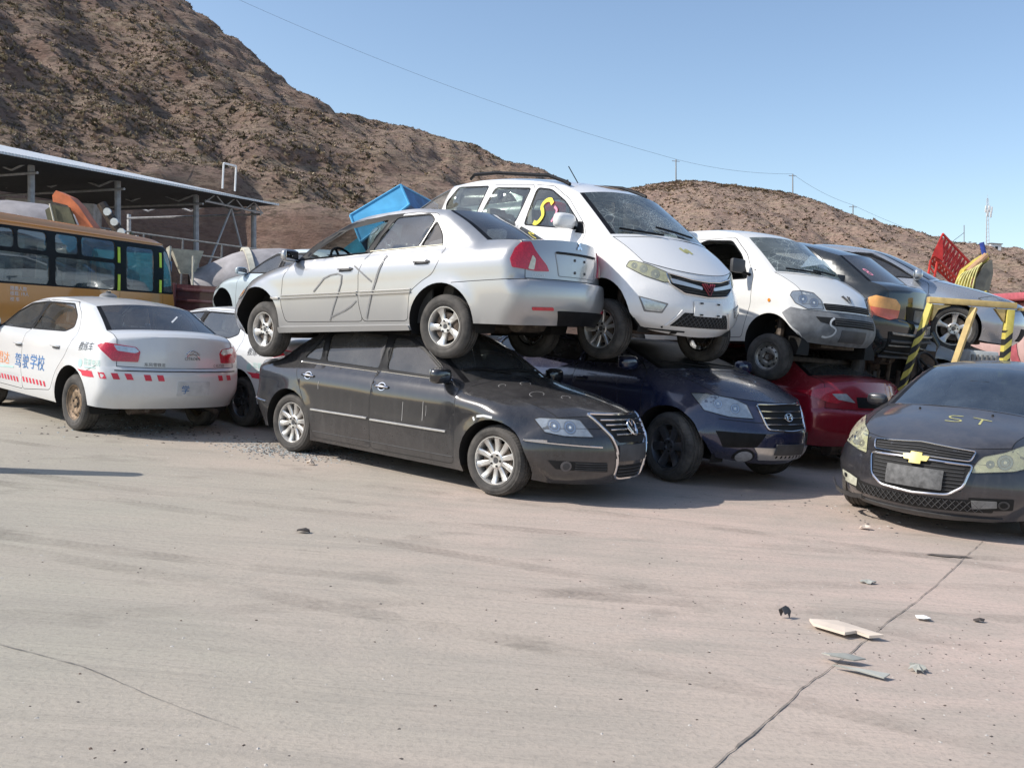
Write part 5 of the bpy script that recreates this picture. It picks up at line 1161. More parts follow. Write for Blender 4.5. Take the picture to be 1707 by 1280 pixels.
# ---- 9. dark car with a broken tail, behind the microvan
DGR = paint('dark_green_paint', (.012, .018, .020), .3, .18, dust=.10, low=.4, seed=17, topdust=.10)
def dark_sedan():
    sp = clone(CIT, zs=.24, hw=.86)
    c = Car('dark_sedan', 'dark sedan with a torn-off rear bumper and amber tail lamp, behind the microvan', 'car', sp, (3.58, 14.40, 1.37, 2.38, -.13, 0)); c.root.scale = (1.08, 1.06, 1.14)
    c.build(DGR, winmat=dict(default=G_TINT, rear_window=glass('green_glass', (.12, .15, .15), .12, base=.08)))
    c.wheels(.30, .195, .185, 'generic', y=.74)
    T = c.parts['trunk']; B = c.parts['rear_bumper']
    for q in (1, -1):
        V = (180 - 40 * q, -1.98, .6 * q)
        mb = MB(); c.patch(mb, V, [(q * u, z) for u, z in [(-.22, .96), (-.15, 1.00), (.12, .99), (.20, .93), (.20, .87), (-.20, .87)]], .012, simple('orange_lens', (.80, .38, .12), .25, var=.3), .012); o = mb.build('taillight', c.root)
        mb = MB(); c.patch(mb, V, [(q * u, z) for u, z in [(-.20, .87), (.20, .87), (.19, .78), (.06, .75), (-.18, .78)]], .013, simple('pale_red_lens', (.62, .14, .09), .25, var=.3), .012); mb.build('lens', o)
    mb = MB(); c.patch(mb, 180, [(-.40, .93), (.40, .93), (.36, .74), (-.36, .74)], .004, M['black'], 0); o = mb.build('plate_recess', T); mb = MB(); c.patch(mb, 180, [(-.22, .90), (.22, .90), (.22, .76), (-.22, .76)], .010, M['platem'], .01); mb.build('license_plate', o)
    # the crushed bumper: exposed beam, foam, hanging edge strip
    mb = MB(); rnd = random.Random(5)
    c.patch(mb, 180, [(-.66, .62), (.66, .62), (.62, .30), (-.60, .34)], .010, M['gap'], .02)
    o = mb.build('bumper_cavity', B)
    for k in range(5):
        mb = MB(); z = .60 - k * .065; c.line(mb, 180, [(-.62, z + rnd.uniform(-.02, .02)), (-.2, z + rnd.uniform(-.02, .02)), (.2, z + rnd.uniform(-.03, .02)), (.6, z + rnd.uniform(-.03, .02))], rnd.uniform(.015, .04), .025, rnd.choice([M['trim'], M['brake'], M['steel']])); mb.build('bumper_beam', o)
    mb = MB(); p = [Vector((-2.2, -.70, .66)), Vector((-2.30, -.76, .52)), Vector((-2.26, -.80, .34)), Vector((-2.12, -.78, .18))]; mb.tube(p, .03, DGR, 6, flat=.3); mb.build('torn_trim', B)
    mb = MB(); c.text(mb, 180, '8', -.52, 1.22, .09, M['spraypink'], .004, sx=1.6); mb.build('spray_mark', c.parts['rear_window'])
    return c

# ---- 10. silver hatch/sedan in the right-hand stack
def silver_right():
    sp = clone(EPI, dent=.0012)
    SIL2 = paint('silver_blue_paint', (.42, .44, .47), .55, .26, dust=.06, low=.3, seed=19, topdust=.05)
    c = Car('silver_car', 'silver car with tinted windows on top of the wreck behind the yellow frame', 'car', sp, (5.36, 14.8, 1.60, -.40, .02, 0))
    c.build(SIL2, winmat=dict(default=G_TINT, windshield=G_TINT))
    c.wheels(.33, .22, .235, 'silver', steer=R(4))
    for q in (1, -1):
        V = (-35 * q, 2.1, -.62 * q)
        c.lamp(V, [(q * u, z) for u, z in [(-.40, .78), (-.15, .84), (.10, .82), (.199, .66), (-.2, .65)]], 'head', [(q * -.04, .74, .055)])
        c.mirror('LR'[q < 0], .76, 1.02, SIL2, 1.15); c.handle('LR'[q < 0], .0, .86, SIL2); c.handle('LR'[q < 0], -1.1, .87, SIL2)
    mb = MB(); c.patch(mb, 0, [(-.38, .70), (.38, .70), (.3, .58), (-.3, .58)], .006, M['gap']); c.patch(mb, 0, [(-.4, .40), (.4, .40), (.35, .22), (-.35, .22)], .006, M['gap']); mb.build('grille', c.parts['front_bumper'])
    mb = MB(); c.patch(mb, -90, [(1.0, .21), (-1.0, .21), (-1.0, .16), (1.0, .16)], .01, M['black']); mb.build('side_skirt', c.body)
    return c
def squash(sp, z0=1.0, k=.4, **kw):
    f = lambda z: z if z < z0 else z0 + (z - z0) * k
    P_ = lambda d: {a: [(x, f(z)) for x, z in b] for a, b in d.items()}
    o = clone(sp, rows=[(r_[0], r_[1], f(r_[2]), r_[3], r_[4], f(r_[5])) for r_ in sp['rows']], windows=P_(sp['windows']), doors=P_(sp['doors']), wz=[(f(z) if z > z0 else z, w_) for z, w_ in sp['wz']], dent=.018)
    if 'blackout' in sp: o['blackout'] = [[(x, f(z)) for x, z in b] for b in sp['blackout']]
    o.update(kw); return o
# ---- 11-14: cars further back in the stacks
def back_car(sp, name, label, pose, pm, win, style='generic', wheels=True, group=None, skip=(), cat='car', mirrors=True):
    c = Car(name, label, cat, clone(sp, skip=skip), pose, group)
    c.build(pm, winmat=dict(default=win) if win != 'none' else {k: 'none' for k in list(sp['windows']) + ['windshield', 'rear_window']})
    if wheels: c.wheels(.31, .2, .2, style, y=.74)
    for q in (1, -1):
        V = (-35 * q, 2.0, -.62 * q)
        c.lamp(V, [(q * u, z) for u, z in [(-.30, .72), (-.15, .77), (.10, .76), (.18, .66), (-.2, .62)]], 'head', [(q * -.04, .69, .05)])
        if mirrors: c.mirror('LR'[q < 0], .76, sp['belt'] + .03, pm, 1.0)
        c.lamp((180 - 40 * q, -2.05, .6 * q), [(q * -.2, .92), (0, .95), (q * .18, .9), (q * .18, .76), (q * -.2, .76)], 'tail', name='taillight')
    for sd in 'LR':
        for x in (.0, -1.05):
            if (('front_door' if x > sp['bx'] else 'rear_door') + sd) in c.parts: c.handle(sd, x, sp['belt'] - .11, pm)
    return c
# ------------------------------------------------------------------ the yard floor
def groundmat():
    m, n, l, b = newmat('dusty_concrete')
    tc = n.new('ShaderNodeTexCoord'); co = tc.outputs['Object']
    def mp(sc, rot=0):
        x = n.new('ShaderNodeMapping'); x.inputs['Scale'].default_value = sc; x.inputs['Rotation'].default_value = (0, 0, rot); l.new(co, x.inputs[0]); return x.outputs[0]
    big = noisen(n, l, mp((.14, .26, 1), .25), 1.0, 6, .62, .8)
    mid = noisen(n, l, mp((.8, 1.5, 1), .18), 1.0, 9, .68, .7)
    trk = noisen(n, l, mp((.35, 5.5, 1), .16), 1.0, 6, .6, 1.2)
    trk2 = noisen(n, l, mp((.5, 9.0, 1), -.30), 1.0, 5, .6, .9)
    fin = noisen(n, l, co, 38, 8, .7); grit = noisen(n, l, co, 170, 4, .7)
    sx_ = n.new('ShaderNodeSeparateXYZ'); l.new(co, sx_.inputs[0])
    side_ = mathn(n, l, 'ADD', ramp(n, l, big, .32, .68, -.35, .35), ramp(n, l, mathn(n, l, 'ADD', sx_.outputs[0], mathn(n, l, 'MULTIPLY', sx_.outputs[1], .35)), -1.5, 5.0)); cl_ = n.new('ShaderNodeClamp'); l.new(side_, cl_.inputs[0])
    c = mixc(n, l, cl_.outputs[0], (.405, .372, .305), (.545, .428, .362))
    c = mixc(n, l, mathn(n, l, 'MULTIPLY', ramp(n, l, mid, .42, .66), .65), c, (.36, .325, .275))
    c = mixc(n, l, mathn(n, l, 'MULTIPLY', ramp(n, l, trk, .50, .68), .24), c, (.265, .240, .205))
    c = mixc(n, l, mathn(n, l, 'MULTIPLY', ramp(n, l, trk2, .56, .72), .20), c, (.50, .43, .37))
    c = mixc(n, l, mathn(n, l, 'MULTIPLY', ramp(n, l, fin, .48, .72), .6), c, (.26, .23, .195))
    v = n.new('ShaderNodeTexVoronoi'); v.inputs['Scale'].default_value = 7.5; l.new(co, v.inputs['Vector'])
    dot = mathn(n, l, 'MULTIPLY', ramp(n, l, v.outputs[0], .03, .07, 1, 0), ramp(n, l, noisen(n, l, co, 1.3, 4), .50, .62))
    c = mixc(n, l, mathn(n, l, 'MULTIPLY', dot, .75), c, (.10, .085, .07))
    oil = noisen(n, l, mp((.8, 1.1, 1), .1), 1.4, 7, .62, .3)
    c = mixc(n, l, mathn(n, l, 'MULTIPLY', ramp(n, l, oil, .60, .74), .55), c, (.17, .15, .125))
    # distance-independent grit
    c = mixc(n, l, mathn(n, l, 'MULTIPLY', ramp(n, l, grit, .45, .8), .25), c, (.24, .215, .185))
    l.new(c, b.inputs['Base Color']); b.inputs['Roughness'].default_value = .92; b.inputs['Specular IOR Level'].default_value = .2
    h = mathn(n, l, 'ADD', mathn(n, l, 'ADD', mathn(n, l, 'MULTIPLY', trk, 1.4), mathn(n, l, 'MULTIPLY', fin, .28)), mathn(n, l, 'MULTIPLY', mid, 1.2))
    bp = n.new('ShaderNodeBump'); bp.inputs['Strength'].default_value = .5; bp.inputs['Distance'].default_value = .03
    l.new(h, bp.inputs['Height']); l.new(bp.outputs[0], b.inputs['Normal']); return m
def fbm(x, y, z=0, o=5, g=.5):
    a, s, f = 1, 0, 1
    for _ in range(o): s += a * noise.noise((x * f, y * f, z + f)); a *= g; f *= 2.03
    return s
GM = groundmat()
tag(mkobj('ground', [(-400, -30, 0), (500, -30, 0), (500, 700, 0), (-400, 700, 0)], [(0, 1, 2, 3)], GM), None, None, None, 'structure')
def gribbon(name, pts, w0, w1, z, m, jit=.02, seed=1, label=None):
    rnd = random.Random(seed); P = dense(pts, .06, False); n = len(P); vs = []; f = []
    off = 0; 
    for i, p in enumerate(P):
        a = Vector(P[max(0, i - 1)]); b = Vector(P[min(n - 1, i + 1)]); t = (b - a).normalized(); nn = Vector((-t.y, t.x))
        off = off * .8 + rnd.uniform(-jit, jit); w_ = (w0 + (w1 - w0) * i / n) * rnd.uniform(.35, 1.5); c = Vector(p) + nn * off
        vs += [(*(c + nn * w_ / 2), z), (*(c - nn * w_ / 2), z)]
        if i: f.append((2 * i - 2, 2 * i - 1, 2 * i + 1, 2 * i))
    o = mkobj(name, vs, f, m); tag(o, None, None, None, 'structure'); return o
CRK = simple('crack_dark', (.20, .175, .15), .95, var=.5, vs=14)
gribbon('ground_crack', [(4.04, 7.75), (2.9, 6.12), (1.99, 4.87), (1.5, 4.23)], .004, .006, .0052, CRK, .004, 2)
gribbon('ground_crack', [(1.5, 4.23), (1.18, 3.78), (.86, 3.33), (.60, 2.95)], .006, .010, .0052, CRK, .006, 3)
gribbon('ground_crack', [(-2.6, 4.1), (-2.13, 3.94), (-1.71, 3.77), (-1.17, 3.44), (-.9, 3.3)], .006, .002, .0052, CRK, .004, 4)
def trackmat():
    m, n, l, b = newmat('tyre_track'); out = [x for x in n if x.type == 'OUTPUT_MATERIAL'][0]; co = coords(n, l, kind='UV')
    sp = n.new('ShaderNodeSeparateXYZ'); l.new(co, sp.inputs[0]); u, v = sp.outputs[0], sp.outputs[1]
    w_ = mathn(n, l, 'SINE', mathn(n, l, 'ADD', mathn(n, l, 'MULTIPLY', u, 95.0), mathn(n, l, 'MULTIPLY', mathn(n, l, 'ABSOLUTE', mathn(n, l, 'SUBTRACT', v, .5)), 14.0)))
    e = mathn(n, l, 'MULTIPLY', ramp(n, l, mathn(n, l, 'ABSOLUTE', mathn(n, l, 'SUBTRACT', v, .5)), .5, .36), ramp(n, l, noisen(n, l, coords(n, l), 1.1, 6, .7), .42, .62))
    a = mathn(n, l, 'MULTIPLY', mathn(n, l, 'MULTIPLY', e, ramp(n, l, w_, -.9, .9, .6, 1)), .20)
    b.inputs['Base Color'].default_value = (.17, .15, .125, 1); b.inputs['Roughness'].default_value = .95
    tr = n.new('ShaderNodeBsdfTransparent'); mx = n.new('ShaderNodeMixShader'); l.new(a, mx.inputs[0]); l.new(tr.outputs[0], mx.inputs[1]); l.new(b.outputs[0], mx.inputs[2]); l.new(mx.outputs[0], out.inputs[0]); return m
TRM = trackmat()
def track(pts, w_, z):
    P = [Vector(p) for p in smoothline(pts, 14)]; vs = []; f = []; L = 0; uv = []
    for i, p in enumerate(P):
        a, b = P[max(0, i - 1)], P[min(len(P) - 1, i + 1)]; t = (b - a).normalized(); nn = Vector((-t.y, t.x)) * w_ / 2
        if i: L += (p - P[i - 1]).length
        vs += [(*(p + nn), z), (*(p - nn), z)]; uv += [(L, 0), (L, 1)]
        if i: f.append((2 * i - 2, 2 * i - 1, 2 * i + 1, 2 * i))
    o = mkobj('tyre_track', vs, f, TRM); lay = o.data.uv_layers.new(name='UVMap')
    for lp in o.data.loops: lay.data[lp.index].uv = uv[lp.vertex_index]
    tag(o, None, None, None, 'structure')
zt = .0012
for pts in ([(-7, 9.0), (-3, 7.4), (1, 6.9), (6, 7.4), (12, 9)], [(-7, 7.2), (-3, 5.7), (1, 5.3), (6, 5.9), (12, 7.6)], [(-5, 6.0), (-1.5, 5.0), (2, 3.6), (5, 1.5)], [(-5, 7.6), (-1, 6.3), (3, 4.6), (6, 2.4)], [(-6, 3.6), (-2, 4.4), (2, 5.9), (7, 6.6)], [(-6, 9.6), (-2, 8.4), (0, 8.0), (4, 6.6), (9, 3.5)]):
    track(pts, .19, zt); zt += .0005
# ------------------------------------------------------------------ hills
def hillmat(name, red=0.0, fine=1.0):
    m, n, l, b = newmat(name); co = coords(n, l)
    def mp(sc): x = n.new('ShaderNodeMapping'); x.inputs['Scale'].default_value = sc; l.new(co, x.inputs[0]); return x.outputs[0]
    a = noisen(n, l, mp((.045, .045, .06)), 1, 6, .6); c_ = noisen(n, l, mp((.55, .9, 2.4)), fine, 9, .75); d = noisen(n, l, mp((1.5, 1.9, 4.2)), fine, 6, .75)
    str_ = noisen(n, l, mp((.10, .10, 1.6)), fine, 6, .65, .5)
    c = mixc(n, l, ramp(n, l, a, .38, .62), (.325 + red * .03, .222, .178), (.275, .196, .162))
    c = mixc(n, l, ramp(n, l, c_, .42, .64), c, (.385 + red * .03, .292, .222))
    c = mixc(n, l, mathn(n, l, 'MULTIPLY', ramp(n, l, str_, .50, .66), .5), c, (.38, .315, .215))
    c = mixc(n, l, mathn(n, l, 'MULTIPLY', ramp(n, l, d, .48, .58), .85), c, (.115, .09, .068))
    g = n.new('ShaderNodeNewGeometry'); sg = n.new('ShaderNodeSeparateXYZ'); l.new(g.outputs['Normal'], sg.inputs[0])
    c = mixc(n, l, mathn(n, l, 'MULTIPLY', ramp(n, l, sg.outputs[2], .72, .5), .7), c, (.27, .165, .125))
    l.new(c, b.inputs['Base Color']); b.inputs['Roughness'].default_value = .95; b.inputs['Specular IOR Level'].default_value = .1
    bp = n.new('ShaderNodeBump'); bp.inputs['Strength'].default_value = .9; bp.inputs['Distance'].default_value = .5
    l.new(mathn(n, l, 'ADD', c_, mathn(n, l, 'MULTIPLY', d, .8)), bp.inputs['Height']); l.new(bp.outputs[0], b.inputs['Normal']); return m
def sst(t): t = max(0., min(1., t)); return t * t * (3 - 2 * t)
RL = [(-150, 105), (-110, 95), (-68.8, 73.5), (-56.9, 54.9), (-43.8, 39.0), (-37.1, 32.8), (-29.3, 28.5), (-20, 25.1), (-13.8, 24.4), (-7.7, 23.3), (-.7, 21.1), (1.7, 20.4), (8, 18.0), (20, 12), (35, 4), (60, -2)]
rlx = [p[0] for p in RL]; rlz = [p[1] for p in RL]
def footL(x): return max(25., 41 + min(0, x + 13) * 1.05) + 2.5 * noise.noise((x * .07, 3, 1)) + max(0, x + 5) * .6
def hL(x, y):
    # a steep round-shouldered hill whose foot has been dug away, with a lower ridge running off behind it
    y0 = footL(x)
    if y < y0: return -.5
    r = math.hypot(x + 88.1, y - 108.8); th = math.atan2(y - 108.8, x + 88.1); k = max(0, 1 - r / 126.3); cone = 75.9 * k ** 1.6
    w_ = min(1, k * 5) * min(1, r / 20)
    d = r * (th + .60 + .05 * noise.noise((r * .04, 1, 1)))                 # spur facing the camera
    cone += w_ * (3.4 * math.exp(d / 13) if d < 0 else max(-2.2, 3.4 - d * .85) * (1 if d < 14 else max(0, 1 - (d - 14) / 12)))
    d2 = r * (th + 1.02 + .06 * noise.noise((r * .05, 4, 1)))
    cone += w_ * 1.8 * (math.exp(d2 / 9) if d2 < 0 else max(-.6, 1 - d2 / 4) * math.exp(-d2 / 20))
    cone += w_ * (fbm(x * .07, y * .06, 4) * 1.6 - abs(fbm(th * 16, r * .03, 9)) * 1.5)
    rz = float(np.interp(x, rlx, rlz)) if x > -22 else 25.5 - (-22 - x) * .15; t = (y - 66) / 54.0
    ridge = (rz * sst(min(1, max(0, t))) ** .8 if t < 1 else rz - (y - 120) * .25) + (fbm(x * .06, y * .06, 2) * 2.2 - abs(fbm(x * .16, y * .04, 6)) * 2) * max(0, min(1, (1 - t) * 3)) * min(1, max(0, t) * 3)
    h = max(cone, ridge); h = h + .5 * math.exp(-abs(cone - ridge) / 1.5)
    h += fbm(x * .5, y * .5, 2, 4) * .42
    h += .22 * math.sin(h * 2.6 + 2 * noise.noise((x * .1, y * .1, 0))) * w_
    cut = (y - y0) * 1.7 + 1.2 * fbm(x * .3, y * .3, 8, 3)
    return min(h, cut) if cut < h else h
RR = [(-60, 12), (-20, 22), (0, 30), (13.4, 35.5), (24.4, 38.2), (35.3, 41), (43.1, 42.3), (59.1, 41.5), (70.3, 40.7), (80.1, 37.8), (88.4, 33.6), (99.8, 31.7), (109.4, 31.1), (122.3, 30.1), (133.3, 26.5), (150, 20), (180, 12), (240, 5)]
rrx = [p[0] for p in RR]; rrz = [p[1] for p in RR]
def hR(x, y):
    yr = 250.0; y0 = 110 + 12 * noise.noise((x * .02, 1, 1)); t = (y - y0) / (yr - y0)
    if t <= 0: return -.5
    rz = float(np.interp(x, rrx, rrz)); h = rz * (t ** .9 if t < 1 else 1) - (0 if t < 1 else (y - yr) * .3)
    w_ = 1.9 * max(0, 1 - t) * max(0, t) ** .5 if t < 1 else 0
    for (xa, k, am, wl_, wr_) in ((88, .05, 5.5, 18, 5), (112, .1, 4.5, 16, 5), (64, .0, 3.0, 16, 6), (36, -.1, 2.5, 14, 7), (132, .1, 4, 14, 5)):
        d = x - (xa + (y - 180) * k); h += am * w_ * (math.exp(d / wl_) if d < 0 else math.exp(-d / wr_) * 1.0 - .35 * (1 - math.exp(-d / wr_)) * math.exp(-d / 30))
    h += (fbm(x * .035, y * .03, 7) * 4 - abs(fbm(x * .12, y * .03, 5)) * 3.0) * w_ + fbm(x * .3, y * .3, 2, 4) * .6 * min(1, max(0, t * 10))
    return h
def terrain(name, fn, x0, x1, y0, y1, nx, ny, m, warp=1.0):
    vs = []; f = []
    for j in range(ny + 1):
        y = y0 + (y1 - y0) * (j / ny) ** warp
        for i in range(nx + 1): x = x0 + (x1 - x0) * i / nx; vs.append((x, y, fn(x, y)))
    for j in range(ny):
        for i in range(nx): a = j * (nx + 1) + i; f.append((a, a + 1, a + nx + 2, a + nx + 1))
    return tag(mkobj(name, vs, f, m), None, None, None, 'structure')
terrain('hillside', hL, -100, 40, 24, 165, 300, 300, hillmat('hill_near'))
terrain('far_hillside', hR, -40, 220, 100, 310, 300, 160, hillmat('hill_far', .3, .8))
def tufts(name, fn, boxes, n, s0, s1, mats, seed):
    """dry grass and low scrub, small crossed blades in clumps"""
    rnd = random.Random(seed); mb = MB(); k = 0
    for q in mats: mb.mi(q)
    while k < n:
        bx_ = rnd.choice(boxes); x = rnd.uniform(bx_[0], bx_[1]); y = bx_[2] + (bx_[3] - bx_[2]) * rnd.random() ** bx_[4]
        if noise.noise((x * .12, y * .12, 5)) + rnd.uniform(-.6, .6) < -.25: k += 1; continue
        z = fn(x, y)
        if fn is hL and (z < 2.5 or z > (y - footL(x)) * 1.7 - 1.6): k += 1; continue
        s = rnd.uniform(s0, s1); h = s * rnd.uniform(.25, .6); mi_ = mb.mats[rnd.randrange(len(mb.mats))]
        a = rnd.uniform(0, PI); vs = []; fs = []
        for q in range(4):
            b = a + q * 1.571; c_, s_ = math.cos(b) * s, math.sin(b) * s; l_ = len(vs); e_ = rnd.uniform(.5, 1.3)
            vs += [(x - s_ * .6, y + c_ * .6, z - .1), (x + s_ * .6, y - c_ * .6, z - .1), (x + c_ * e_, y + s_ * e_, z + h * rnd.uniform(.5, 1.2))]
            fs.append((l_, l_ + 1, l_ + 2))
        mb.add(vs, fs, mi_); k += 1
    return tag(mb.build(name, smooth=False), None, None, None, 'stuff')
T1 = simple('dry_grass', (.47, .385, .26), .95, var=.35, vs=1); T2 = simple('olive_scrub', (.12, .10, .06), .95, var=.4, vs=1); T3 = simple('grey_scrub', (.325, .245, .20), .95, var=.3, vs=1); T4 = simple('green_bush', (.075, .095, .035), .95, var=.3, vs=1)
tufts('dry_scrub', hL, [(-62, 5, 40, 122, 1.0), (-46, -8, 32, 80, 1.0), (-40, -8, 34, 64, 1.0), (-75, 8, 112, 124, 1.0)], 84000, .08, .22, [T1, T1, T1, T1, T3, T3, T3, T3, T2], 3)
tufts('dry_scrub', hR, [(0, 150, 130, 252, .8), (5, 140, 235, 256, 1)], 30000, .22, .55, [T1, T2, T2, T3, T3, T2], 4)

# ------------------------------------------------------------------ poles and wires on the far hill
LEAN = UPV
POLEM = simple('pole_concrete', (.25, .24, .23), .8)
ptops = []
for (x, z0, z1, lb) in ((39.6, 40.5, 47.5, 'tallest thin power pole on the far hill, left of the three'), (70.7, 38.8, 45.8, 'thin power pole in the middle of the far hill ridge'), (87.3, 32.2, 38.8, 'short power pole lowest down the far ridge, right of the three')):
    mb = MB(); a = Vector((x, 250, z0)); h = z1 - z0; t = a + LEAN * h; mb.tube([a - LEAN * 2, t], [.20, .13], POLEM, 8); o = mb.build('power_pole')
    mb = MB(); mb.tube([t + Vector((-1.0, 0, -.5)), t + Vector((1.0, 0, -.5))], .08, POLEM, 6); mb.build('cross_arm', o); tag(o, lb, 'power pole', 'power poles along the far ridge'); ptops.append(t)
def wire(a, b, sag, lb, r=.03):
    a, b = Vector(a), Vector(b); P = [a.lerp(b, t) - Vector((0, 0, sag * 4 * t * (1 - t))) for t in np.linspace(0, 1, 30)]
    mb = MB(); mb.tube(P, r, M['trim'], 5); tag(mb.build('overhead_wire'), lb, 'wire', 'overhead wires')
wire((-96, 236, 84.5), ptops[0], 3.4, 'long overhead wire running from the top of the picture down to the left pole')
wire(ptops[0], ptops[1], 1.0, 'overhead wire between the left and the middle power pole')
wire(ptops[1], ptops[2], .8, 'overhead wire between the middle and the right power pole')
wire(ptops[2], (125, 262, 31), 1.0, 'overhead wire leaving the right power pole downhill')
# telecom mast with hut
mb = MB(); MT = simple('mast_steel', (.55, .56, .57), .5, .3); base = Vector((98.6, 200, 24.4))
root = empty('telecom_mast', base); tag(root, 'slim white telecom mast with antennas on the right-hand hilltop', 'mast')
for q in ((-.35, 0), (.35, 0), (0, .4)): mb.tube([Vector((q[0], q[1], 0)), LEAN * 10.4 + Vector((q[0] * .4, q[1] * .4, 0))], .07, MT, 6)
for k in range(12): p = LEAN * (k * .85 + .4); s_ = 1 - k * .05; mb.tube([p + Vector((-.33 * s_, 0, 0)), p + Vector((.33 * s_, 0, .4))], .04, MT, 5)
mb.build('lattice', root)
for (dx, z) in ((-.6, 7.4), (.1, 7.5), (.6, 7.3), (-.3, 6.6), (.45, 6.4)): mb = MB(); p = LEAN * z; mb.box(p.x + dx - .17, p.x + dx + .17, p.y - .5, p.y - .3, p.z - .1, p.z + 1.3, M['white'], bev=.03); mb.build('antenna_panel', root)
mb = MB(); mb.tube([LEAN * 10.2, LEAN * 11.2], .03, MT, 5); mb.build('lightning_rod', root)
root = empty('equipment_hut', (99.9, 200, 23.6)); root.scale = (.62, .62, .62); tag(root, 'small white flat-roofed hut at the foot of the telecom mast', 'hut')
mb = MB(); mb.box(-1.6, 2.0, -1.2, 1.2, 0, 2.5, M['white']); mb.build('wall', root); mb = MB(); mb.box(-1.9, 2.3, -1.5, 1.5, 2.503, 2.75, M['platem']); mb.build('roof', root); mb = MB(); mb.box(-.1, .8, -1.25, -1.205, .6, 1.7, M['gap']); mb.build('window', root)
mb = MB(); p = Vector((93.8, 200, 22.6)); mb.tube([p, p + LEAN * 6.2], .09, POLEM, 6); o = tag(mb.build('guy_post'), 'thin post left of the telecom mast carrying a slanting stay', 'post'); mb = MB(); mb.tube([p + LEAN * 4.6, p + Vector((-4.4, 0, 1.0))], .05, M['trim'], 5); mb.build('stay', o)

# ------------------------------------------------------------------ open shed on the left
def corrug():
    m, n, l, b = newmat('corrugated_sheet'); b.inputs['Base Color'].default_value = (.60, .63, .65, 1); b.inputs['Roughness'].default_value = .45; b.inputs['Metallic'].default_value = .1
    w_ = n.new('ShaderNodeTexWave'); w_.inputs['Scale'].default_value = 3.2; w_.bands_direction = 'X'; l.new(coords(n, l), w_.inputs['Vector'])
    l.new(mixc(n, l, w_.outputs[0], (.66, .69, .71), (.80, .82, .83)), b.inputs['Base Color'])
    bp = n.new('ShaderNodeBump'); bp.inputs['Strength'].default_value = .7; bp.inputs['Distance'].default_value = .05; l.new(w_.outputs[0], bp.inputs['Height']); l.new(bp.outputs[0], b.inputs['Normal']); return m
CG = corrug(); SHU = simple('soffit_shade', (.03, .033, .036), .9); POST = simple('shed_post', (.34, .34, .35), .6, .2); POSTW = simple('white_post', (.6, .6, .6), .6)  # soffit colour carries the shade under the roof, darker than the sheet above
shed = empty('open_shed', (-9.82, 36, 0), (0, 0, math.atan2(-.875, -.484))); tag(shed, 'long open shed with a white sheet-metal roof at the foot of the hill', 'shed')
# local +x runs left towards the camera, local -y runs back towards the hill
mb = MB(); top_, dp, LN = 5.50, 7.5, 19
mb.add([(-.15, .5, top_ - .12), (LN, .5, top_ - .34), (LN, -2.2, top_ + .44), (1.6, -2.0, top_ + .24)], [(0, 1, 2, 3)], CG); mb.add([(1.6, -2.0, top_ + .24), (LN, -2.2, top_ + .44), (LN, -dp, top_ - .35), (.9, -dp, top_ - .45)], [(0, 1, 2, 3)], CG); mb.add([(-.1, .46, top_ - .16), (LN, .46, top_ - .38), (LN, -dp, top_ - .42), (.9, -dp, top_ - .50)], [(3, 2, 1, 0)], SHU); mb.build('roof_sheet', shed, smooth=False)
mb = MB(); mb.box(-.1, LN, .50, .53, -.035, .035, CG); k_ = 0; mb.v = [(x, y, z + top_ - .125 - (x + .15) / (LN + .15) * .22) for x, y, z in mb.v]; mb.build('eave_trim', shed, smooth=False)
le = Matrix.Rotation(-math.atan2(-.875, -.484), 3, 'Z') @ LEAN
for u in (.3, 3.12, 6.39, 9.4, 12.4, 15.4):
    for v, mm, r_ in ((0, POST, .10), (-dp + .4, POSTW, .08)):
        a = Vector((u, v, -.2)); mb = MB(); h = top_ - .1 if v == 0 else top_ - .5; mb.tube([a, a + le * (h + .15)], r_, mm, 8); mb.build('post', shed)
mb = MB()
for u in (.3, 3.12, 6.39, 9.4, 12.4):
    for k in range(6):
        y0_, y1_ = -k * dp / 6, -(k + 1) * dp / 6; za, zb = top_ - .45, top_ - .12
        mb.tube([(u, y0_, za if k % 2 else zb), (u, y1_, zb if k % 2 else za)], .035, POST, 5)
    mb.tube([(u, 0, top_ - .55), (u, -dp, top_ - .75)], .045, POST, 5)
mb.tube([(.3, .1, top_ - .5), (3.12, .1, top_ - .45)], .04, POST, 5)
for k in range(6): mb.tube([(.3 + k * .47, .1, top_ - .5 + (k % 2) * .35), (.77 + k * .47, .1, top_ - .5 + ((k + 1) % 2) * .35)], .025, POST, 5)
mb.build('truss', shed)
for a, b in (((1.7, -.1, top_ - .5), (.4, -.1, 2.0)), ((1.7, -.1, top_ - .5), (3.0, -.1, 2.0))): mb = MB(); mb.tube([a, b], .04, POST, 6); mb.build('brace', shed)
mb = MB(); [mb.tube([a, b], .035, M['white'], 6) for a, b in (((1.75, .1, top_ + .1), (1.75, .1, top_ + 1.0)), ((2.35, .1, top_ + .1), (2.35, .1, top_ + 1.0)), ((1.75, .1, top_ + 1.0), (2.35, .1, top_ + 1.0)))]; mb.build('roof_frame', shed)
mb = MB(); mb.box(-13.2 - 3.2, -13.6, 29.8, 30.4, 0, 4.35, simple('concrete_wall', (.34, .30, .27), .9)); tag(mb.build('concrete_wall'), 'rough concrete wall end standing under the left part of the shed', 'wall')

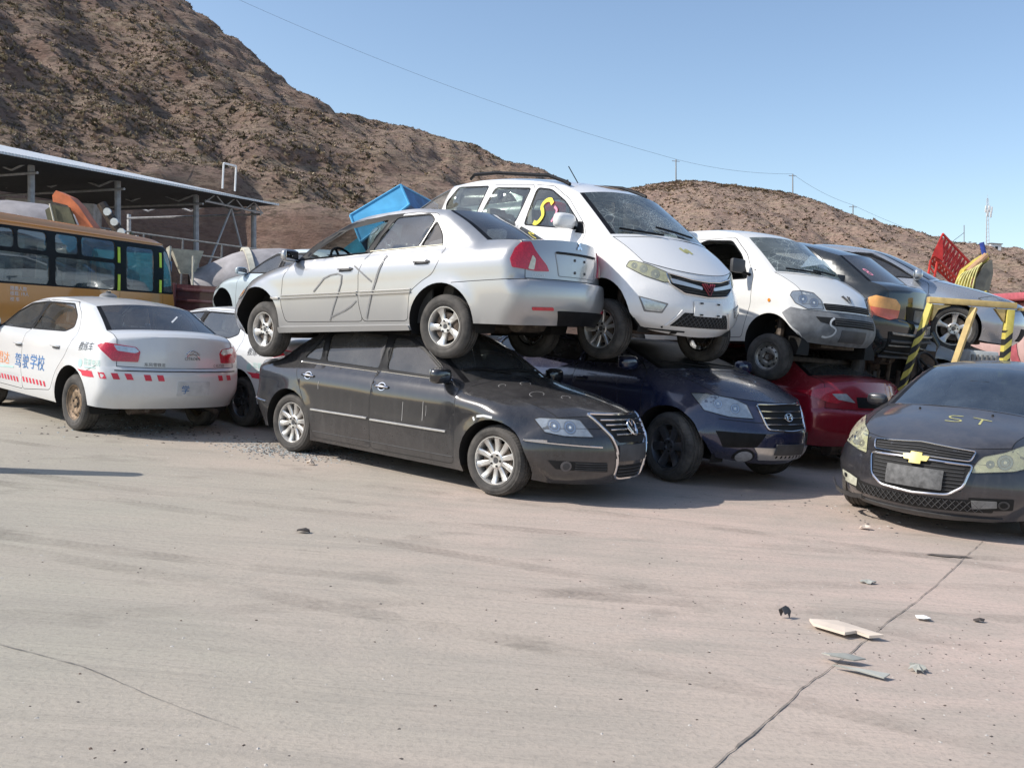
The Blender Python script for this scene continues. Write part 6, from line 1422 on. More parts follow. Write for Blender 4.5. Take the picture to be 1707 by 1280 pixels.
# ------------------------------------------------------------------ school bus
BUS = dict(hw=1.08, belt=1.6, zs=.35, bx=9, seatx=9, interior=0, wr=.07, ring=.0, dent=.002, rmin=.16,
    wz=[(.2, 1.05), (.6, 1.08), (1.2, 1.085), (1.6, 1.075), (2.1, 1.055), (2.5, 1.02), (2.62, .99), (2.8, .93)],
    taper=((2.6, 3.3, .05), (-3.0, -3.6, .03)), wheels=[(-1.7, .45, .52), (1.6, .45, .52)],
    rows=[('front_bumper', 3.18, .40, .92, 3.32, .36), ('', 3.24, .60, .93, 3.38, .60), ('body', 3.24, .80, .93, 3.38, .80), ('', 3.22, 1.45, .92, 3.34, 1.45), ('windshield*', 3.18, 1.62, .91, 3.32, 1.60), ('', 3.08, 2.2, .90, 3.22, 2.25), ('body*', 2.98, 2.46, .89, 3.08, 2.52),
          ('roof', 2.84, 2.58, .88, 2.90, 2.64), ('', 2.50, 2.65, .87, 2.52, 2.71), ('', 1.0, 2.68, .87, 1.0, 2.75), ('', -2.8, 2.68, .87, -2.8, 2.75), ('', -3.35, 2.60, .86, -3.38, 2.68), ('body', -3.5, 2.4, .90, -3.58, 2.45), ('', -3.55, 1.6, .92, -3.64, 1.6), ('rear_bumper', -3.52, .7, .92, -3.60, .7), ('', -3.45, .42, .90, -3.52, .42)],
    windows={}, doors={}, lines=[[(2.72, 1.6), (2.72, .5)], [(1.55, 1.6), (1.52, .45), (2.72, .45)]], regions={})
BUS['blackout'] = [rounded([(3.02, 2.42), (3.10, 1.62), (-3.3, 1.585), (-3.3, 2.50), (2.85, 2.53)], .10)]
def qd(a, b, c_, d): return [(a, c_), (b, c_), (b, d), (a, d)]
BUS['windows'] = dict(w1=qd(-.10, -2.1, 1.63, 2.10), w1a=qd(-.15, -.73, 2.17, 2.47), w1b=qd(-.81, -2.1, 2.17, 2.46), w2=qd(.04, 1.42, 1.63, 2.10), w2a=qd(.04, .54, 2.17, 2.48), w2b=qd(.62, 1.42, 2.17, 2.49), w3=qd(-2.25, -3.2, 1.63, 2.46), w4=qd(1.72, 2.45, 1.65, 2.44), w5=rounded([(2.74, 2.46), (2.86, 2.44), (3.0, 2.2), (3.05, 1.66), (2.74, 1.65)], .06))
ORG = paint('bus_orange', (.66, .27, .045), 0, .35, dust=.18, low=.9, seed=21, topdust=.10)
GB = glass('bus_glass', (.34, .42, .44), .22, dustc=(.30, .36, .38), base=.08)
bus = Car('school_bus', 'orange school bus with dark windows and a double door behind the white driving-school sedan', 'bus', BUS, (-8.74, 15.9, 0, 1.255, 0, 0))
bus.build(ORG, winmat=dict(default=GB))
bus.wheels(.42, .24, .27, 'steel', y=.92)
mb = MB(); mb.box(-3.4, 3.0, -.98, .98, .55, .62, M['dash']); mb.box(-3.4, 3.0, .95, .97, .6, 1.6, M['dash']); mb.build('floor', bus.root)
BSM = simple('bus_seat', (.05, .13, .16), .8)
for i in range(8):
    for y in (-.6, .6):
        if y < 0 and i > 5: continue
        mb = MB(); x = -3.0 + i * .72; mb.box(x - .05, x + .40, y - .38, y + .38, .95, 1.08, M['seat'], bev=.03); mb.box(x - .12, x - .02, y - .38, y + .38, 1.0, 1.72, BSM, bev=.03); mb.build('seat', bus.root)
YL = simple('reflective_yellow', (.62, .80, .05), .4)
for x0_, zz in ((1.515, ((2.40, 2.12), (1.91, 1.62))), (2.635, ((2.40, 2.12), (1.88, 1.64)))):
    for a, b in zz:
        mb = MB(); bus.patch(mb, -90, qd(x0_ - .03, x0_ + .03, b, a), .012, YL, .01, rnd=0); mb.build('reflective_strip', bus.root)
mb = MB(); bus.line(mb, -90, [(-3.4, 2.565), (3.0, 2.57)], .03, .008, ORG); mb.build('gutter', bus.root)
for i, (tx, z) in enumerate((('限乘人数', 1.50), ('核载: 19人', 1.42), ('校 车', 1.33))): mb = MB(); bus.text(mb, -90, tx, -.88, z, .075, M['whitetape'], .004, sx=1.1); mb.build('lettering', bus.root)
mb = MB(); mb.tube([bus.hit(-90, 2.0, 1.72, -.15), bus.hit(-90, 2.02, 1.95, -.15)], .03, M['platem'], 8); mb.build('grab_rail', bus.root)

# ------------------------------------------------------------------ cement mixer trucks and scrap behind the bus
DRUMM = simple('drum_grey', (.33, .31, .31), .7, .1, var=.25, vs=2.5, bump=.2); CREAM = simple('cream_steel', (.55, .52, .42), .65, var=.25)
def mixer(loc, rz, label, full=True):
    r_ = empty('cement_mixer', loc, (0, 0, rz)); tag(r_, label, 'cement mixer', 'cement mixers behind the bus')
    mb = MB(); mb.lathe([(.55, -1.9), (.62, -1.85), (1.08, -.55), (1.15, -.2), (1.17, .35), (1.15, .9), (1.0, 1.7), (.62, 2.5), (.0005, 2.6)], DRUMM, 40, 'x'); k = mb.v; d = mb.build('drum', r_); d.rotation_euler = (0, -.16, 0)
    d2 = MB(); d2.lathe([(1.17, -.26), (1.25, -.25), (1.25, -.08), (1.17, -.07)], CREAM if full else DRUMM, 40, 'x'); o = d2.build('roller_ring', r_); o.rotation_euler = (0, -.16, 0)
    mb = MB(); mb.box(-2.6, 3.2, -.45, .45, -1.5, -1.3, M['brake']); mb.box(-.4, .4, -.9, .9, -1.35, -.95, M['brake']); mb.box(2.0, 2.3, -.7, .7, -1.35, -.2, M['brake']); mb.build('chassis', r_)
    for x in (-1.6, -.4, 2.6):
        for y in (-1, 1): wheel(r_, x, y * .95, -1.65, .48, .28, .28, 'steel')
    if full:
        mb = MB(); mb.add([(-2.5, -.55, .95), (-2.5, .55, .95), (-1.6, .55, .95), (-1.6, -.55, .95), (-2.2, -.25, .25), (-2.2, .25, .25), (-1.8, .25, .25), (-1.8, -.25, .25)], [(0, 1, 5, 4), (1, 2, 6, 5), (2, 3, 7, 6), (3, 0, 4, 7)], CREAM); mb.build('hopper', r_)
        mb = MB(); mb.box(-2.62, -2.50, -.62, .62, .0, .16, CREAM, bev=.02); mb.build('cross_beam', r_)
        for y in (-.6, -.2, .2, .6): mb = MB(); mb.tube([(-2.55, y, -.9), (-2.55, y, 1.0)], .035, CREAM, 6); mb.build('upright', r_)
        mb = MB()
        for z in (.35, .65, .98): mb.tube([(-2.56, -.62, z), (-2.56, .62, z)], .022, CREAM, 6)
        mb.build('rail', r_)
        mb = MB(); A = [(-.55 + 1.1 * t, -.05 - .75 * math.sin(PI * t)) for t in np.linspace(0, 1, 13)]; B_ = [(-.30 + .6 * t, -.08 - .38 * math.sin(PI * t)) for t in np.linspace(0, 1, 13)]
        mb.prism(A + B_[::-1], -2.78, -2.62, CREAM, 'x'); mb.build('discharge_chute', r_)
        mb = MB()
        for q in (-.12, .12): mb.tube([(-1.9, -1.15 + q, -1.0), (-1.95, -1.15 + q, .75)], .022, CREAM, 6)
        for k in range(6): mb.tube([(-1.9, -1.27, -.8 + k * .28), (-1.9, -1.03, -.8 + k * .28)], .016, CREAM, 5)
        mb.build('ladder', r_)
    return r_
mixer((-7.2, 25.6, 2.0), .42, 'grey cement mixer drum with a cream discharge frame right of the bus').scale = (.88, .88, .88)
mixer((-13.1, 22.6, 2.35), .2, 'grey cement mixer drum poking above the bus at the left edge', False)
MAR = paint('maroon_paint', (.10, .018, .024), 0, .5, dust=.3, low=.5, seed=30)
r_ = empty('tipper_truck', (-6.6, 20.3, 0), (0, 0, .05)); tag(r_, 'dark red ribbed side of a tipper body right of the bus', 'truck')
mb = MB(); mb.box(-1.6, 2.6, -.9, 1.1, .95, 1.85, MAR); mb.build('tipper_body', r_)
for k in range(4): mb = MB(); mb.box(-1.6, 2.6, -.95, -.903, 1.05 + k * .22, 1.11 + k * .22, MAR, bev=.01); mb.build('side_rib', r_)
for k in range(5): mb = MB(); mb.box(-1.6 + k * 1.03, -1.52 + k * 1.03, -.99, -.953, .98, 1.86, MAR, bev=.01); mb.build('stake', r_)
mb = MB(); mb.box(-2.2, 2.8, -.4, .4, .7, .93, M['brake']); mb.build('chassis', r_)
for x in (-1.3, .9, 2.0):
    for y in (-.8, .95): wheel(r_, x, y, .48, .48, .28, .28, 'steel')
# scrap behind and above the bus
OR2 = simple('orange_sheet', (.62, .17, .06), .5, var=.3, vs=3); OLV = simple('olive_sheet', (.11, .105, .06), .7, var=.4, vs=4); BLS = simple('blue_scrap', (.20, .33, .48), .6, var=.4, vs=4); PALE = simple('pale_scrap', (.48, .50, .50), .6, var=.3, vs=5)
mb = MB(); A = [(-10.82, 3.70), (-10.74, 3.82), (-10.42, 3.70), (-10.22, 3.52), (-9.78, 2.95), (-9.72, 2.70), (-9.98, 2.70), (-10.28, 3.28), (-10.46, 3.50), (-10.80, 3.56)]; mb.prism(A, 21.6, 22.0, OR2); tag(mb.build('excavator_cowl', smooth=False), 'bent orange sheet-metal cowl sticking up above the bus roof', 'scrap panel')
mb = MB(); mb.prism([(-10.92, 3.35), (-10.75, 3.48), (-10.38, 3.45), (-10.05, 2.7), (-10.7, 2.6)], 21.5, 21.58, OLV); o = mb.build('hatch_cover', smooth=False); mb = MB(); mb.tube([(-10.8, 21.46, 3.5), (-10.6, 21.46, 2.8)], .02, CREAM, 5); mb.build('strut', o); tag(o, 'dark olive hatch cover leaning under the orange cowl', 'scrap panel')
rnd = random.Random(9)
mb = MB(); mb.add([(-12.0, 21.2, 2.2), (-9.3, 21.0, 2.2), (-9.0, 23.5, 2.1), (-12.1, 23.6, 2.2), (-11.4, 22.0, 2.75), (-10.4, 22.2, 2.8), (-13.5, 20.5, 0), (-7.9, 20.3, 0), (-7.5, 24.5, 0), (-13.8, 24.8, 0)], [(0, 1, 5, 4), (1, 2, 5), (2, 3, 4, 5), (3, 0, 4), (6, 7, 1, 0), (7, 8, 2, 1), (8, 9, 3, 2), (9, 6, 0, 3)], M['brake'])
for k in range(90):
    x, y = rnd.uniform(-12.6, -8.6), rnd.uniform(20.9, 23); z = 2.45 + rnd.uniform(-.3, .35); s_ = rnd.uniform(.08, .28); i0 = len(mb.v)
    mb.box(-s_, s_, -s_ * .4, s_ * .4, -.02, .03, rnd.choice([M['trim'], BLS, PALE, M['brake'], M['rustrim'], OLV])); mb.move(i0, Matrix.Translation((x, y, z)) @ Euler((rnd.uniform(0, 3), rnd.uniform(0, 3), rnd.uniform(0, 3))).to_matrix().to_4x4())
tag(mb.build('scrap_heap', smooth=False), None, None, None, 'stuff')
mb = MB()
for k in range(7): mb.prism([(-11.55 + k * .16, 2.95 - k * .03), (-11.45 + k * .16, 3.20 - k * .04), (-11.30 + k * .16, 3.12 - k * .05), (-11.3 + k * .18, 2.8)], 21.3 + k * .1, 21.36 + k * .1, BLS if k % 2 else PALE)
tag(mb.build('crumpled_sheet', smooth=False), 'crumpled pale blue panel lying above the bus roof left of the orange cowl', 'scrap panel')
mb = MB()
for k in range(3): mb.lathe([(.0005, 0), (.09, 0), (.09, .05), (.0005, .06)], M['alu'], 10, 'y', (-9.55 + k * .17, 21.6, 3.42 - k * .22))
mb.tube([(-9.75, 21.75, 3.6), (-9.05, 21.75, 2.6)], .12, M['brake'], 8); o = mb.build('lamp_bar'); tag(o, 'dark bar with round lamps beside the orange cowl above the bus', 'light bar')
mb = MB(); mb.box(-7.4, -6.85, 25.6, 25.7, 2.5, 2.95, M['platem']); tag(mb.build('metal_box'), 'pale grey metal box above the bus rear corner under the shed', 'box')
root = empty('guard_rail', (0, 0, 0)); tag(root, 'thin grey guard rail running behind the bus under the shed', 'railing')
for z in (2.95, 3.35): mb = MB(); mb.tube([(-12.3, 27.5, z + .1), (-4.0, 27.5, z - .45)], .025, M['platem'], 6); mb.build('rail', root)
for k in range(8): mb = MB(); x = -12.2 + k * 1.15; mb.tube([(x, 27.5, 0), (x, 27.5, 3.45 - k * .075)], .03, M['platem'], 6); mb.build('post', root)

# ------------------------------------------------------------------ blue truck box behind the silver sedan
SKY = simple('light_blue_panel', (.09, .40, .68), .45, var=.2, vs=2); DKB = simple('dark_blue_panel', (.05, .14, .30), .6, var=.35, vs=5)
r_ = empty('truck_box', (-3.0, 19.2, 3.2), (0, 0, 0)); tag(r_, 'light blue truck box tipped on edge behind the silver sedan', 'truck body')
mb = MB(); F8 = [(-3.42, 18.6, 3.42), (-2.50, 18.9, 4.12), (-2.28, 18.7, 3.72), (-3.15, 18.4, 2.9), (-3.1, 21.2, 2.95), (-1.95, 21.2, 4.05), (-1.8, 21.0, 3.55), (-2.8, 20.8, 2.0)]
F8 = [(a + 3.0, b - 19.2, c_ - 3.2) for a, b, c_ in F8]
mb.add(F8, [(0, 1, 2, 3)], SKY); mb.add(F8, [(1, 5, 6, 2), (4, 5, 1, 0), (7, 6, 5, 4), (3, 2, 6, 7), (0, 3, 7, 4)], DKB); mb.build('panel', r_, smooth=False)
mb = MB(); [mb.tube([F8[a], F8[b]], .025, SKY, 6) for a, b in ((0, 1), (1, 2), (2, 3), (3, 0), (1, 5))]; mb.build('edge_frame', r_)
mb = MB(); mb.prism([(-4.9, .6), (-2.6, .6), (-2.6, 2.75), (-3.2, 3.1), (-3.9, 2.5), (-4.9, 2.2)], 18.9, 20.9, simple('turquoise_cab', (.04, .30, .42), .5, var=.3)); mb.add([(-3.9, 18.85, 2.3), (-2.9, 18.85, 2.7), (-2.95, 18.85, 2.1), (-3.8, 18.85, 1.9)], [(0, 1, 2, 3)], M['dash']); mb.tube([(-4.3, 18.8, 1.6), (-2.8, 18.8, 2.6)], .05, DKB, 6); tag(mb.build('truck_cab', smooth=False), 'turquoise crushed truck cab seen through the open window of the silver sedan', 'truck cab')
# ------------------------------------------------------------------ the cars, front rows
black_sedan(); silver_sedan()
school_sedan((-5.362, 11.906, 0, 2.414, 0, 0), 'white driving-school sedan with a rusty rear wheel in front of the orange bus', 'rust')
school_sedan((-3.889, 13.24, 0, 2.414, 0, 0), 'white driving-school sedan half hidden between its twin and the black sedan', 'santafe', True)
white_mpv(); white_van(); blue_suv(); black_sedan_front(); red_sedan(); dark_sedan(); silver_right()
# back rows, stacked
PB = paint('pale_blue_paint', (.52, .60, .63), .1, .3, dust=.2, seed=41, topdust=.15); GREY = paint('grey_wreck_paint', (.30, .32, .32), .3, .35, dust=.5, low=1.0, seed=42, topdust=.4)
back_car(SED, 'pale_blue_car', 'pale blue-grey car up in the back stack left of the silver sedan', (-3.85, 17.15, 1.13, 2.45, 0, 0), PB, G_MID, wheels=False)
back_car(SED, 'wrecked_sedan', 'dark green-glass sedan at the top of the back stack behind the white people carrier', (-.90, 17.9, 2.57, 2.62, .08, 0), paint('faded_green_paint', (.16, .20, .19), .2, .3, dust=.3, seed=43), G_CLEAR, mirrors=False)
back_car(squash(SED, .98, .5), 'wrecked_sedan', 'grey wrecked sedan in the middle of the back stack, under the dark green-glass one', (-.8, 18.0, 1.38, 2.62, .04, 0), GREY, G_TINT)
back_car(squash(SED, .98, .3), 'wrecked_sedan', 'grey wrecked sedan on the ground carrying the pale blue-grey car', (-3.9, 17.2, 0, 2.45, 0, 0), GREY, G_TINT)
back_car(squash(EPI, 1.0, .30), 'wrecked_car', 'silver-grey wreck with an open bonnet under the silver car, behind the yellow frame', (5.15, 14.75, .78, -.36, .0, .02), paint('wreck_silver', (.36, .38, .38), .4, .35, dust=.45, low=.9, seed=44, topdust=.5), 'none', skip=('front_doorR',))
back_car(squash(SED, .98, .45), 'wrecked_sedan', 'dark stripped sedan holding up the dark sedan behind the microvan', (3.55, 14.6, .10, 2.36, -.06, 0), paint('stripped_dark', (.035, .035, .035), .2, .5, dust=.4, low=1.2, seed=45), 'none', skip=('rear_doorL', 'front_doorL'))
back_car(squash(SED, .98, .55), 'wrecked_sedan', 'grey wrecked sedan on the ground at the foot of the tallest back stack', (-.8, 18.1, 0.03, 2.62, 0, 0), GREY, G_TINT)
# junk that fills the gap under the dark sedan
RU = simple('rust_brown', (.085, .060, .045), .85, .1, var=.6, vs=9, bump=.3); BLU = simple('blue_hose', (.03, .06, .30), .4)
r_ = empty('engine_block', (5.35, 13.35, 0)); tag(r_, 'rusty engine and gearbox stacked on end below the dark sedan', 'engine')
mb = MB(); mb.box(-.35, .35, -.3, .3, .55, 1.15, RU, bev=.04); mb.box(-.28, .22, -.34, -.28, .65, 1.0, M['brake'], bev=.02); mb.build('block', r_)
for k in range(5): mb = MB(); mb.tube([(-.3 + k * .14, -.33, .72), (-.3 + k * .14, -.40, 1.25 + (k % 2) * .1)], .035, M['brake'] if k % 2 else RU, 8); mb.build('pipe', r_)
mb = MB(); mb.box(-.30, .30, -.26, .26, 0, .545, RU, bev=.05); mb.build('gearbox', r_)
for i, (x, y, z0_, z1_, w_, lb) in enumerate(((4.95, 13.0, 0, 1.42, .12, 'narrow rusty door pillar standing left of the engine'), (5.62, 12.9, 0, 1.55, .16, 'broad rusty sill panel standing right of the engine'))):
    mb = MB(); mb.box(x - w_, x + w_, y - .05, y + .05, z0_, z1_, RU, bev=.015); mb.box(x - w_ * .5, x - w_ * .2, y - .07, y - .052, z0_ + .2, z1_ - .1, M['gap']); mb.box(x + w_ * .2, x + w_ * .6, y - .08, y - .053, z0_ + .1, z1_ - .2, M['trim']); tag(mb.build('door_pillar'), lb, 'scrap panel')
mb = MB(); mb.tube([(4.45 + .10 * math.cos(t) + t * .008, 12.75 + .05 * math.sin(2 * t), 1.12 + .10 * math.sin(t)) for t in np.linspace(0, 13, 60)], .022, BLU, 8); tag(mb.build('blue_hose'), 'tangled blue hose on the tail of the red sedan', 'hose')
mb = MB(); mb.add([(4.15, 12.7, 1.07), (4.42, 12.65, 1.10), (4.5, 12.9, 1.12), (4.25, 12.95, 1.2), (4.3, 12.8, 1.22)], [(0, 1, 4), (1, 2, 4), (2, 3, 4), (3, 0, 4)], M['platem']); tag(mb.build('plastic_bag', smooth=False), 'crumpled pale plastic bag on the tail of the red sedan', 'bag')
mb = MB(); mb.tube([(4.72, 12.9, 1.58), (4.62, 12.9, 1.45), (4.5, 12.9, 1.28)], .03, M['alu'], 8); mb.tube([(4.72, 12.9, 1.58), (4.95, 12.9, 1.57)], .03, M['alu'], 8); tag(mb.build('bent_rod'), 'bent bright rod below the microvan bumper', 'rod')

# ------------------------------------------------------------------ yellow frame with hazard stripes
def hazmat():
    m, n, l, b = newmat('hazard_yellow'); co = coords(n, l); sp = n.new('ShaderNodeSeparateXYZ'); l.new(co, sp.inputs[0])
    t = mathn(n, l, 'FRACT', mathn(n, l, 'MULTIPLY', mathn(n, l, 'ADD', sp.outputs[2], mathn(n, l, 'MULTIPLY', sp.outputs[0], -1.0)), 6.0))
    st = ramp(n, l, t, .48, .52); lim = ramp(n, l, sp.outputs[2], 1.88, 1.9, 1, 0); f = mathn(n, l, 'MULTIPLY', st, lim)
    nz = noisen(n, l, co, 9, 6, .7)
    c = mixc(n, l, ramp(n, l, nz, .3, .7), (.52, .42, .07), (.68, .58, .14)); c = mixc(n, l, f, c, (.02, .02, .02)); l.new(mixc(n, l, mathn(n, l, 'MULTIPLY', ramp(n, l, nz, .62, .75), .7), c, (.2, .13, .08)), b.inputs['Base Color']); b.inputs['Roughness'].default_value = .6; return m
HZ = hazmat(); YB = simple('worn_yellow', (.60, .43, .17), .6, var=.25, vs=8)
fr_ = empty('warning_frame', (0, 12.4, 0)); tag(fr_, 'yellow steel frame with black hazard stripes behind the right-hand black sedan', 'steel frame')
mb = MB(); mb.box(5.40, 6.56, -.05, .05, 2.18, 2.26, YB, bev=.012); mb.build('top_beam', fr_)
mb = MB(); mb.tube([(5.44, 0, 2.17), (5.14, -.02, .95), (5.05, -.02, .0)], .052, HZ, 4); mb.build('post', fr_)
mb = MB(); mb.box(6.44, 6.54, -.05, .05, 0, 2.165, HZ, bev=.01); mb.build('post', fr_)
mb = MB(); mb.tube([(6.02, .0, 2.16), (5.82, .0, 1.35)], .05, YB, 4); mb.build('brace', fr_)
mb = MB(); mb.prism([(5.47, 2.165), (5.47, 1.95), (5.54, 2.10), (5.70, 2.165)], -.03, .03, YB); mb.build('gusset', fr_)
mb = MB(); mb.prism([(6.42, 2.165), (6.42, 2.0), (6.28, 2.165)], -.03, .03, YB); mb.build('gusset', fr_)
mb = MB(); mb.box(6.60, 8.2, -.03, .03, 2.16, 2.20, YB, bev=.008); mb.build('side_rail', fr_)
mb = MB(); mb.tube([(8.15, 0, 0), (8.15, 0, 2.2)], .05, HZ, 8); mb.build('post', fr_)
# open engine bay of the wreck: ribbed strut tower, loose steering wheel
mb = MB(); c0 = Vector((5.28, 11.9, 1.36)); T = Matrix.Translation(c0) @ Euler((1.0, .35, .3)).to_matrix().to_4x4()
mb.tube([T @ Vector((.19 * math.cos(a), .19 * math.sin(a), 0)) for a in np.linspace(0, 2 * PI, 26)[:-1]], .016, M['black'], 8, closed=True)
for a in (.2, 2.9, -1.57): mb.tube([T @ Vector((0, 0, -.03)), T @ Vector((.18 * math.cos(a), .18 * math.sin(a), 0))], .018, M['black'], 6)
mb.tube([T @ Vector((0, 0, 0)), T @ Vector((.05, -.05, -.3))], .035, M['black'], 8); mb.tube([T @ Vector((.05, -.05, -.3)), Vector((5.5, 12.2, 0))], .04, M['brake'], 8)
tag(mb.build('steering_wheel'), 'loose black steering wheel on its column in front of the yellow frame', 'steering wheel')
r_ = empty('engine_bay_part', (6.42, 13.0, 0)); tag(r_, 'ribbed pale casing standing behind the yellow frame above the black sedan roof', 'engine part')
mb = MB(); mb.box(-.20, .20, -.2, .2, .0, 1.60, PALE, bev=.03); mb.build('casing', r_)
for k in range(6): mb = MB(); mb.box(-.185 + k * .065, -.15 + k * .065, -.235, -.203, .9, 1.55, M['platem'], bev=.01); mb.build('rib', r_)
# pink tank at the right edge
PK = simple('faded_pink_tank', (.50, .34, .31), .7, var=.2, vs=2); PK2 = simple('tank_red_band', (.42, .10, .12), .7, var=.2)
r_ = empty('storage_tank', (14.95, 26, 2.05)); tag(r_, 'faded pink tank with a red band at the right edge', 'tank')
mb = MB(); mb.lathe([(.0005, -1.6), (.5, -1.55), (.95, -1.3), (1.15, -.8), (1.2, 0), (1.2, 3), (.95, 3.6), (.0005, 3.8)], PK, 36, 'y'); mb.build('shell', r_)
mb = MB(); mb.lathe([(1.205, -.25), (1.215, -.2), (1.215, .15), (1.205, .2)], PK2, 36, 'y'); mb.build('band', r_); mb = MB(); mb.box(-1.1, .9, -1.66, -1.2, -.12, .12, PK2, bev=.03); mb.build('band', r_)
mb = MB(); mb.box(-.8, .8, -.6, 3, -2.05, -1.0, M['brake']); mb.build('saddle', r_)
mb = MB(); mb.box(-1.0, .7, -1.3, 2, 1.12, 1.32, PK2, bev=.05); mb.build('top_plate', r_)

# ------------------------------------------------------------------ red crane jib and yellow excavator far right
REDC = simple('crane_red', (.52, .035, .025), .5, var=.25, vs=2); 
r_ = empty('crane_jib', (26.6, 60, 0)); tag(r_, 'folded red lattice crane jib in front of the hill on the right', 'crane')
A0, A1 = Vector((.05, 0, 8.6)), Vector((3.1, 1.2, 6.6)); up_ = Vector((.0, 0, .0))
corn = [(Vector((0, 0, .45)), Vector((0, 0, .35))), (Vector((-.75, -.7, -1.0)), Vector((-.75, -.7, -1.0))), (Vector((-.3, .7, -1.3)), Vector((-.3, .7, -1.3)))]
mb = MB()
for a, b in corn: mb.tube([A0 + a, A1 + b], .09, REDC, 6)
N_ = 11
for k in range(N_):
    for i in range(3):
        a, b = corn[i], corn[(i + 1) % 3]; t0, t1 = k / N_, (k + 1) / N_
        p = (A0 + a[0]).lerp(A1 + a[1], t0); q = (A0 + b[0]).lerp(A1 + b[1], t1); s_ = (A0 + b[0]).lerp(A1 + b[1], t0); mb.tube([p, q], .05, REDC, 5); mb.tube([p, s_], .05, REDC, 5)
mb.build('lattice', r_)
mb = MB(); P_ = [A0 + Vector((0, 0, .5)), A0 + Vector((-.85, -.8, -1.0)), A0 + Vector((-.15, -.8, -1.35))]; mb.add(P_, [(0, 1, 2)], REDC); mb.add([p + Vector((0, .08, 0)) for p in P_], [(2, 1, 0)], REDC); mb.build('end_plate', r_, smooth=False)
mb = MB()
for q in (-.22, .22): mb.tube([A0 + Vector((-.55 + q, -.4, -1.3)), Vector((-.9 + q * .6, -.4, 2.0)), Vector((-.9 + q * .6, -.4, 0))], .08, REDC, 6)
for k in range(10): z = 7.0 - k * .6; mb.tube([Vector((-.62 - .02 * k - .2, -.4, z)), Vector((-.62 - .02 * k + .2, -.4, z - .5))], .05, REDC, 5)
mb.build('leg', r_)
mb = MB(); mb.tube([Vector((2.7, 1.3, 5.3)), Vector((3.2, 1.5, 0))], .2, REDC, 8); mb.build('support_post', r_)
YE = simple('excavator_yellow', (.50, .40, .06), .5, var=.3, vs=3); GRB = simple('bucket_grey', (.14, .14, .12), .6, var=.3, vs=3)
r_ = empty('excavator', (19.3, 40, 0)); tag(r_, 'yellow excavator boom with hoses and a grey bucket in front of the crane jib', 'excavator')
mb = MB(); mb.prism([(-.1, 3.6), (-.7, 4.6), (-.55, 5.1), (.0, 5.6), (.35, 5.85), (.45, 5.6), (.1, 5.2), (-.25, 4.6), (.15, 3.6)], -.2, .2, YE); mb.build('boom', r_, smooth=False)
mb = MB(); mb.prism([(-.15, 3.9), (-.15, 4.7), (.15, 5.35), (.45, 5.55), (.55, 5.0), (.40, 3.8)], -.45, -.22, GRB); mb.build('bucket', r_, smooth=False)
mb = MB(); mb.prism([(.0, 3.3), (.02, 3.95), (.28, 4.25), (.38, 3.95), (.33, 3.3)], -.60, -.46, YE); mb.build('linkage', r_, smooth=False)
mb = MB(); mb.tube([(-.45, -.3, 5.0), (.25, -.3, 5.75)], .13, simple('cylinder_tan', (.45, .27, .15), .4, var=.2), 10); mb.build('hydraulic_cylinder', r_)
for k in range(7): mb = MB(); mb.tube(smoothline([(-.95 + k * .10, 3.9), (-.95 + k * .11, 4.5), (-.7 + k * .09, 4.9 + .04 * k), (-.3 + k * .05, 5.1 + .05 * k)], 4) and [(p[0], -.35 - .03 * k, p[1]) for p in smoothline([(-.95 + k * .10, 3.3), (-.95 + k * .11, 4.4), (-.7 + k * .09, 4.9 + .04 * k), (-.3 + k * .05, 5.1 + .05 * k)], 4)], .028, simple('yellow_hose', (.55, .52, .20), .5, var=.3) if k == 0 else bpy.data.materials['yellow_hose'], 6); mb.build('hose', r_)
mb = MB(); mb.box(-1.2, .9, -.6, 1.4, 0, 3.3, GRB, bev=.1); mb.build('upper_body', r_); mb = MB(); mb.tube([(.35, 0, 5.7), (.15, 0, 6.3)], .10, BLU, 8); mb.build('pin', r_)

# ------------------------------------------------------------------ litter on the ground
CARD = simple('pale_board', (.66, .56, .46), .8, var=.1); GLS = simple('grey_shard', (.36, .36, .32), .4, var=.2); DKF = simple('dark_fragment', (.06, .05, .045), .8, var=.3)
def sheet(name, label, cat, pts, m, z=.012, lift=0, th=.006, group=None):
    mb = MB(); n = len(pts); cx_ = sum(p[0] for p in pts) / n; cy_ = sum(p[1] for p in pts) / n
    rnd = random.Random(n * 7 + int(cx_ * 100)); t = [(p[0], p[1], z + (lift * rnd.random())) for p in pts]; c_ = (cx_, cy_, z + lift * 1.1)
    b = [(p[0], p[1], p[2] - th) for p in t]; k = [c_] + t + [(c_[0], c_[1], c_[2] - th)] + b
    f = [(0, 1 + i, 1 + (i + 1) % n) for i in range(n)] + [(n + 1, n + 2 + (i + 1) % n, n + 2 + i) for i in range(n)] + [(1 + i, n + 2 + i, n + 2 + (i + 1) % n, 1 + (i + 1) % n) for i in range(n)]
    mb.add(k, f, m); return tag(mb.build(name, smooth=False), label, cat, group)
def around(cx_, cy_, rx_, ry_, n, seed, jag=.35):
    r = random.Random(seed); return [(cx_ + rx_ * math.cos(a) * (1 - jag * r.random()), cy_ + ry_ * math.sin(a) * (1 - jag * r.random())) for a in np.linspace(0, 2 * PI, n + 1)[:-1]]
sheet('broken_panel', 'flat cream broken panel lying on the crack in the foreground', 'panel', [(1.72, 5.04), (1.88, 5.05), (2.05, 4.84), (1.97, 4.83), (1.92, 4.88), (1.84, 4.83), (1.72, 4.97)], CARD, .03, .012, .015)
sheet('plastic_shard', 'curved pale shard just below the cream panel', 'shard', [(1.61, 4.50), (1.75, 4.48), (1.81, 4.45), (1.74, 4.42), (1.63, 4.44)], GLS, .02, .03, .006)
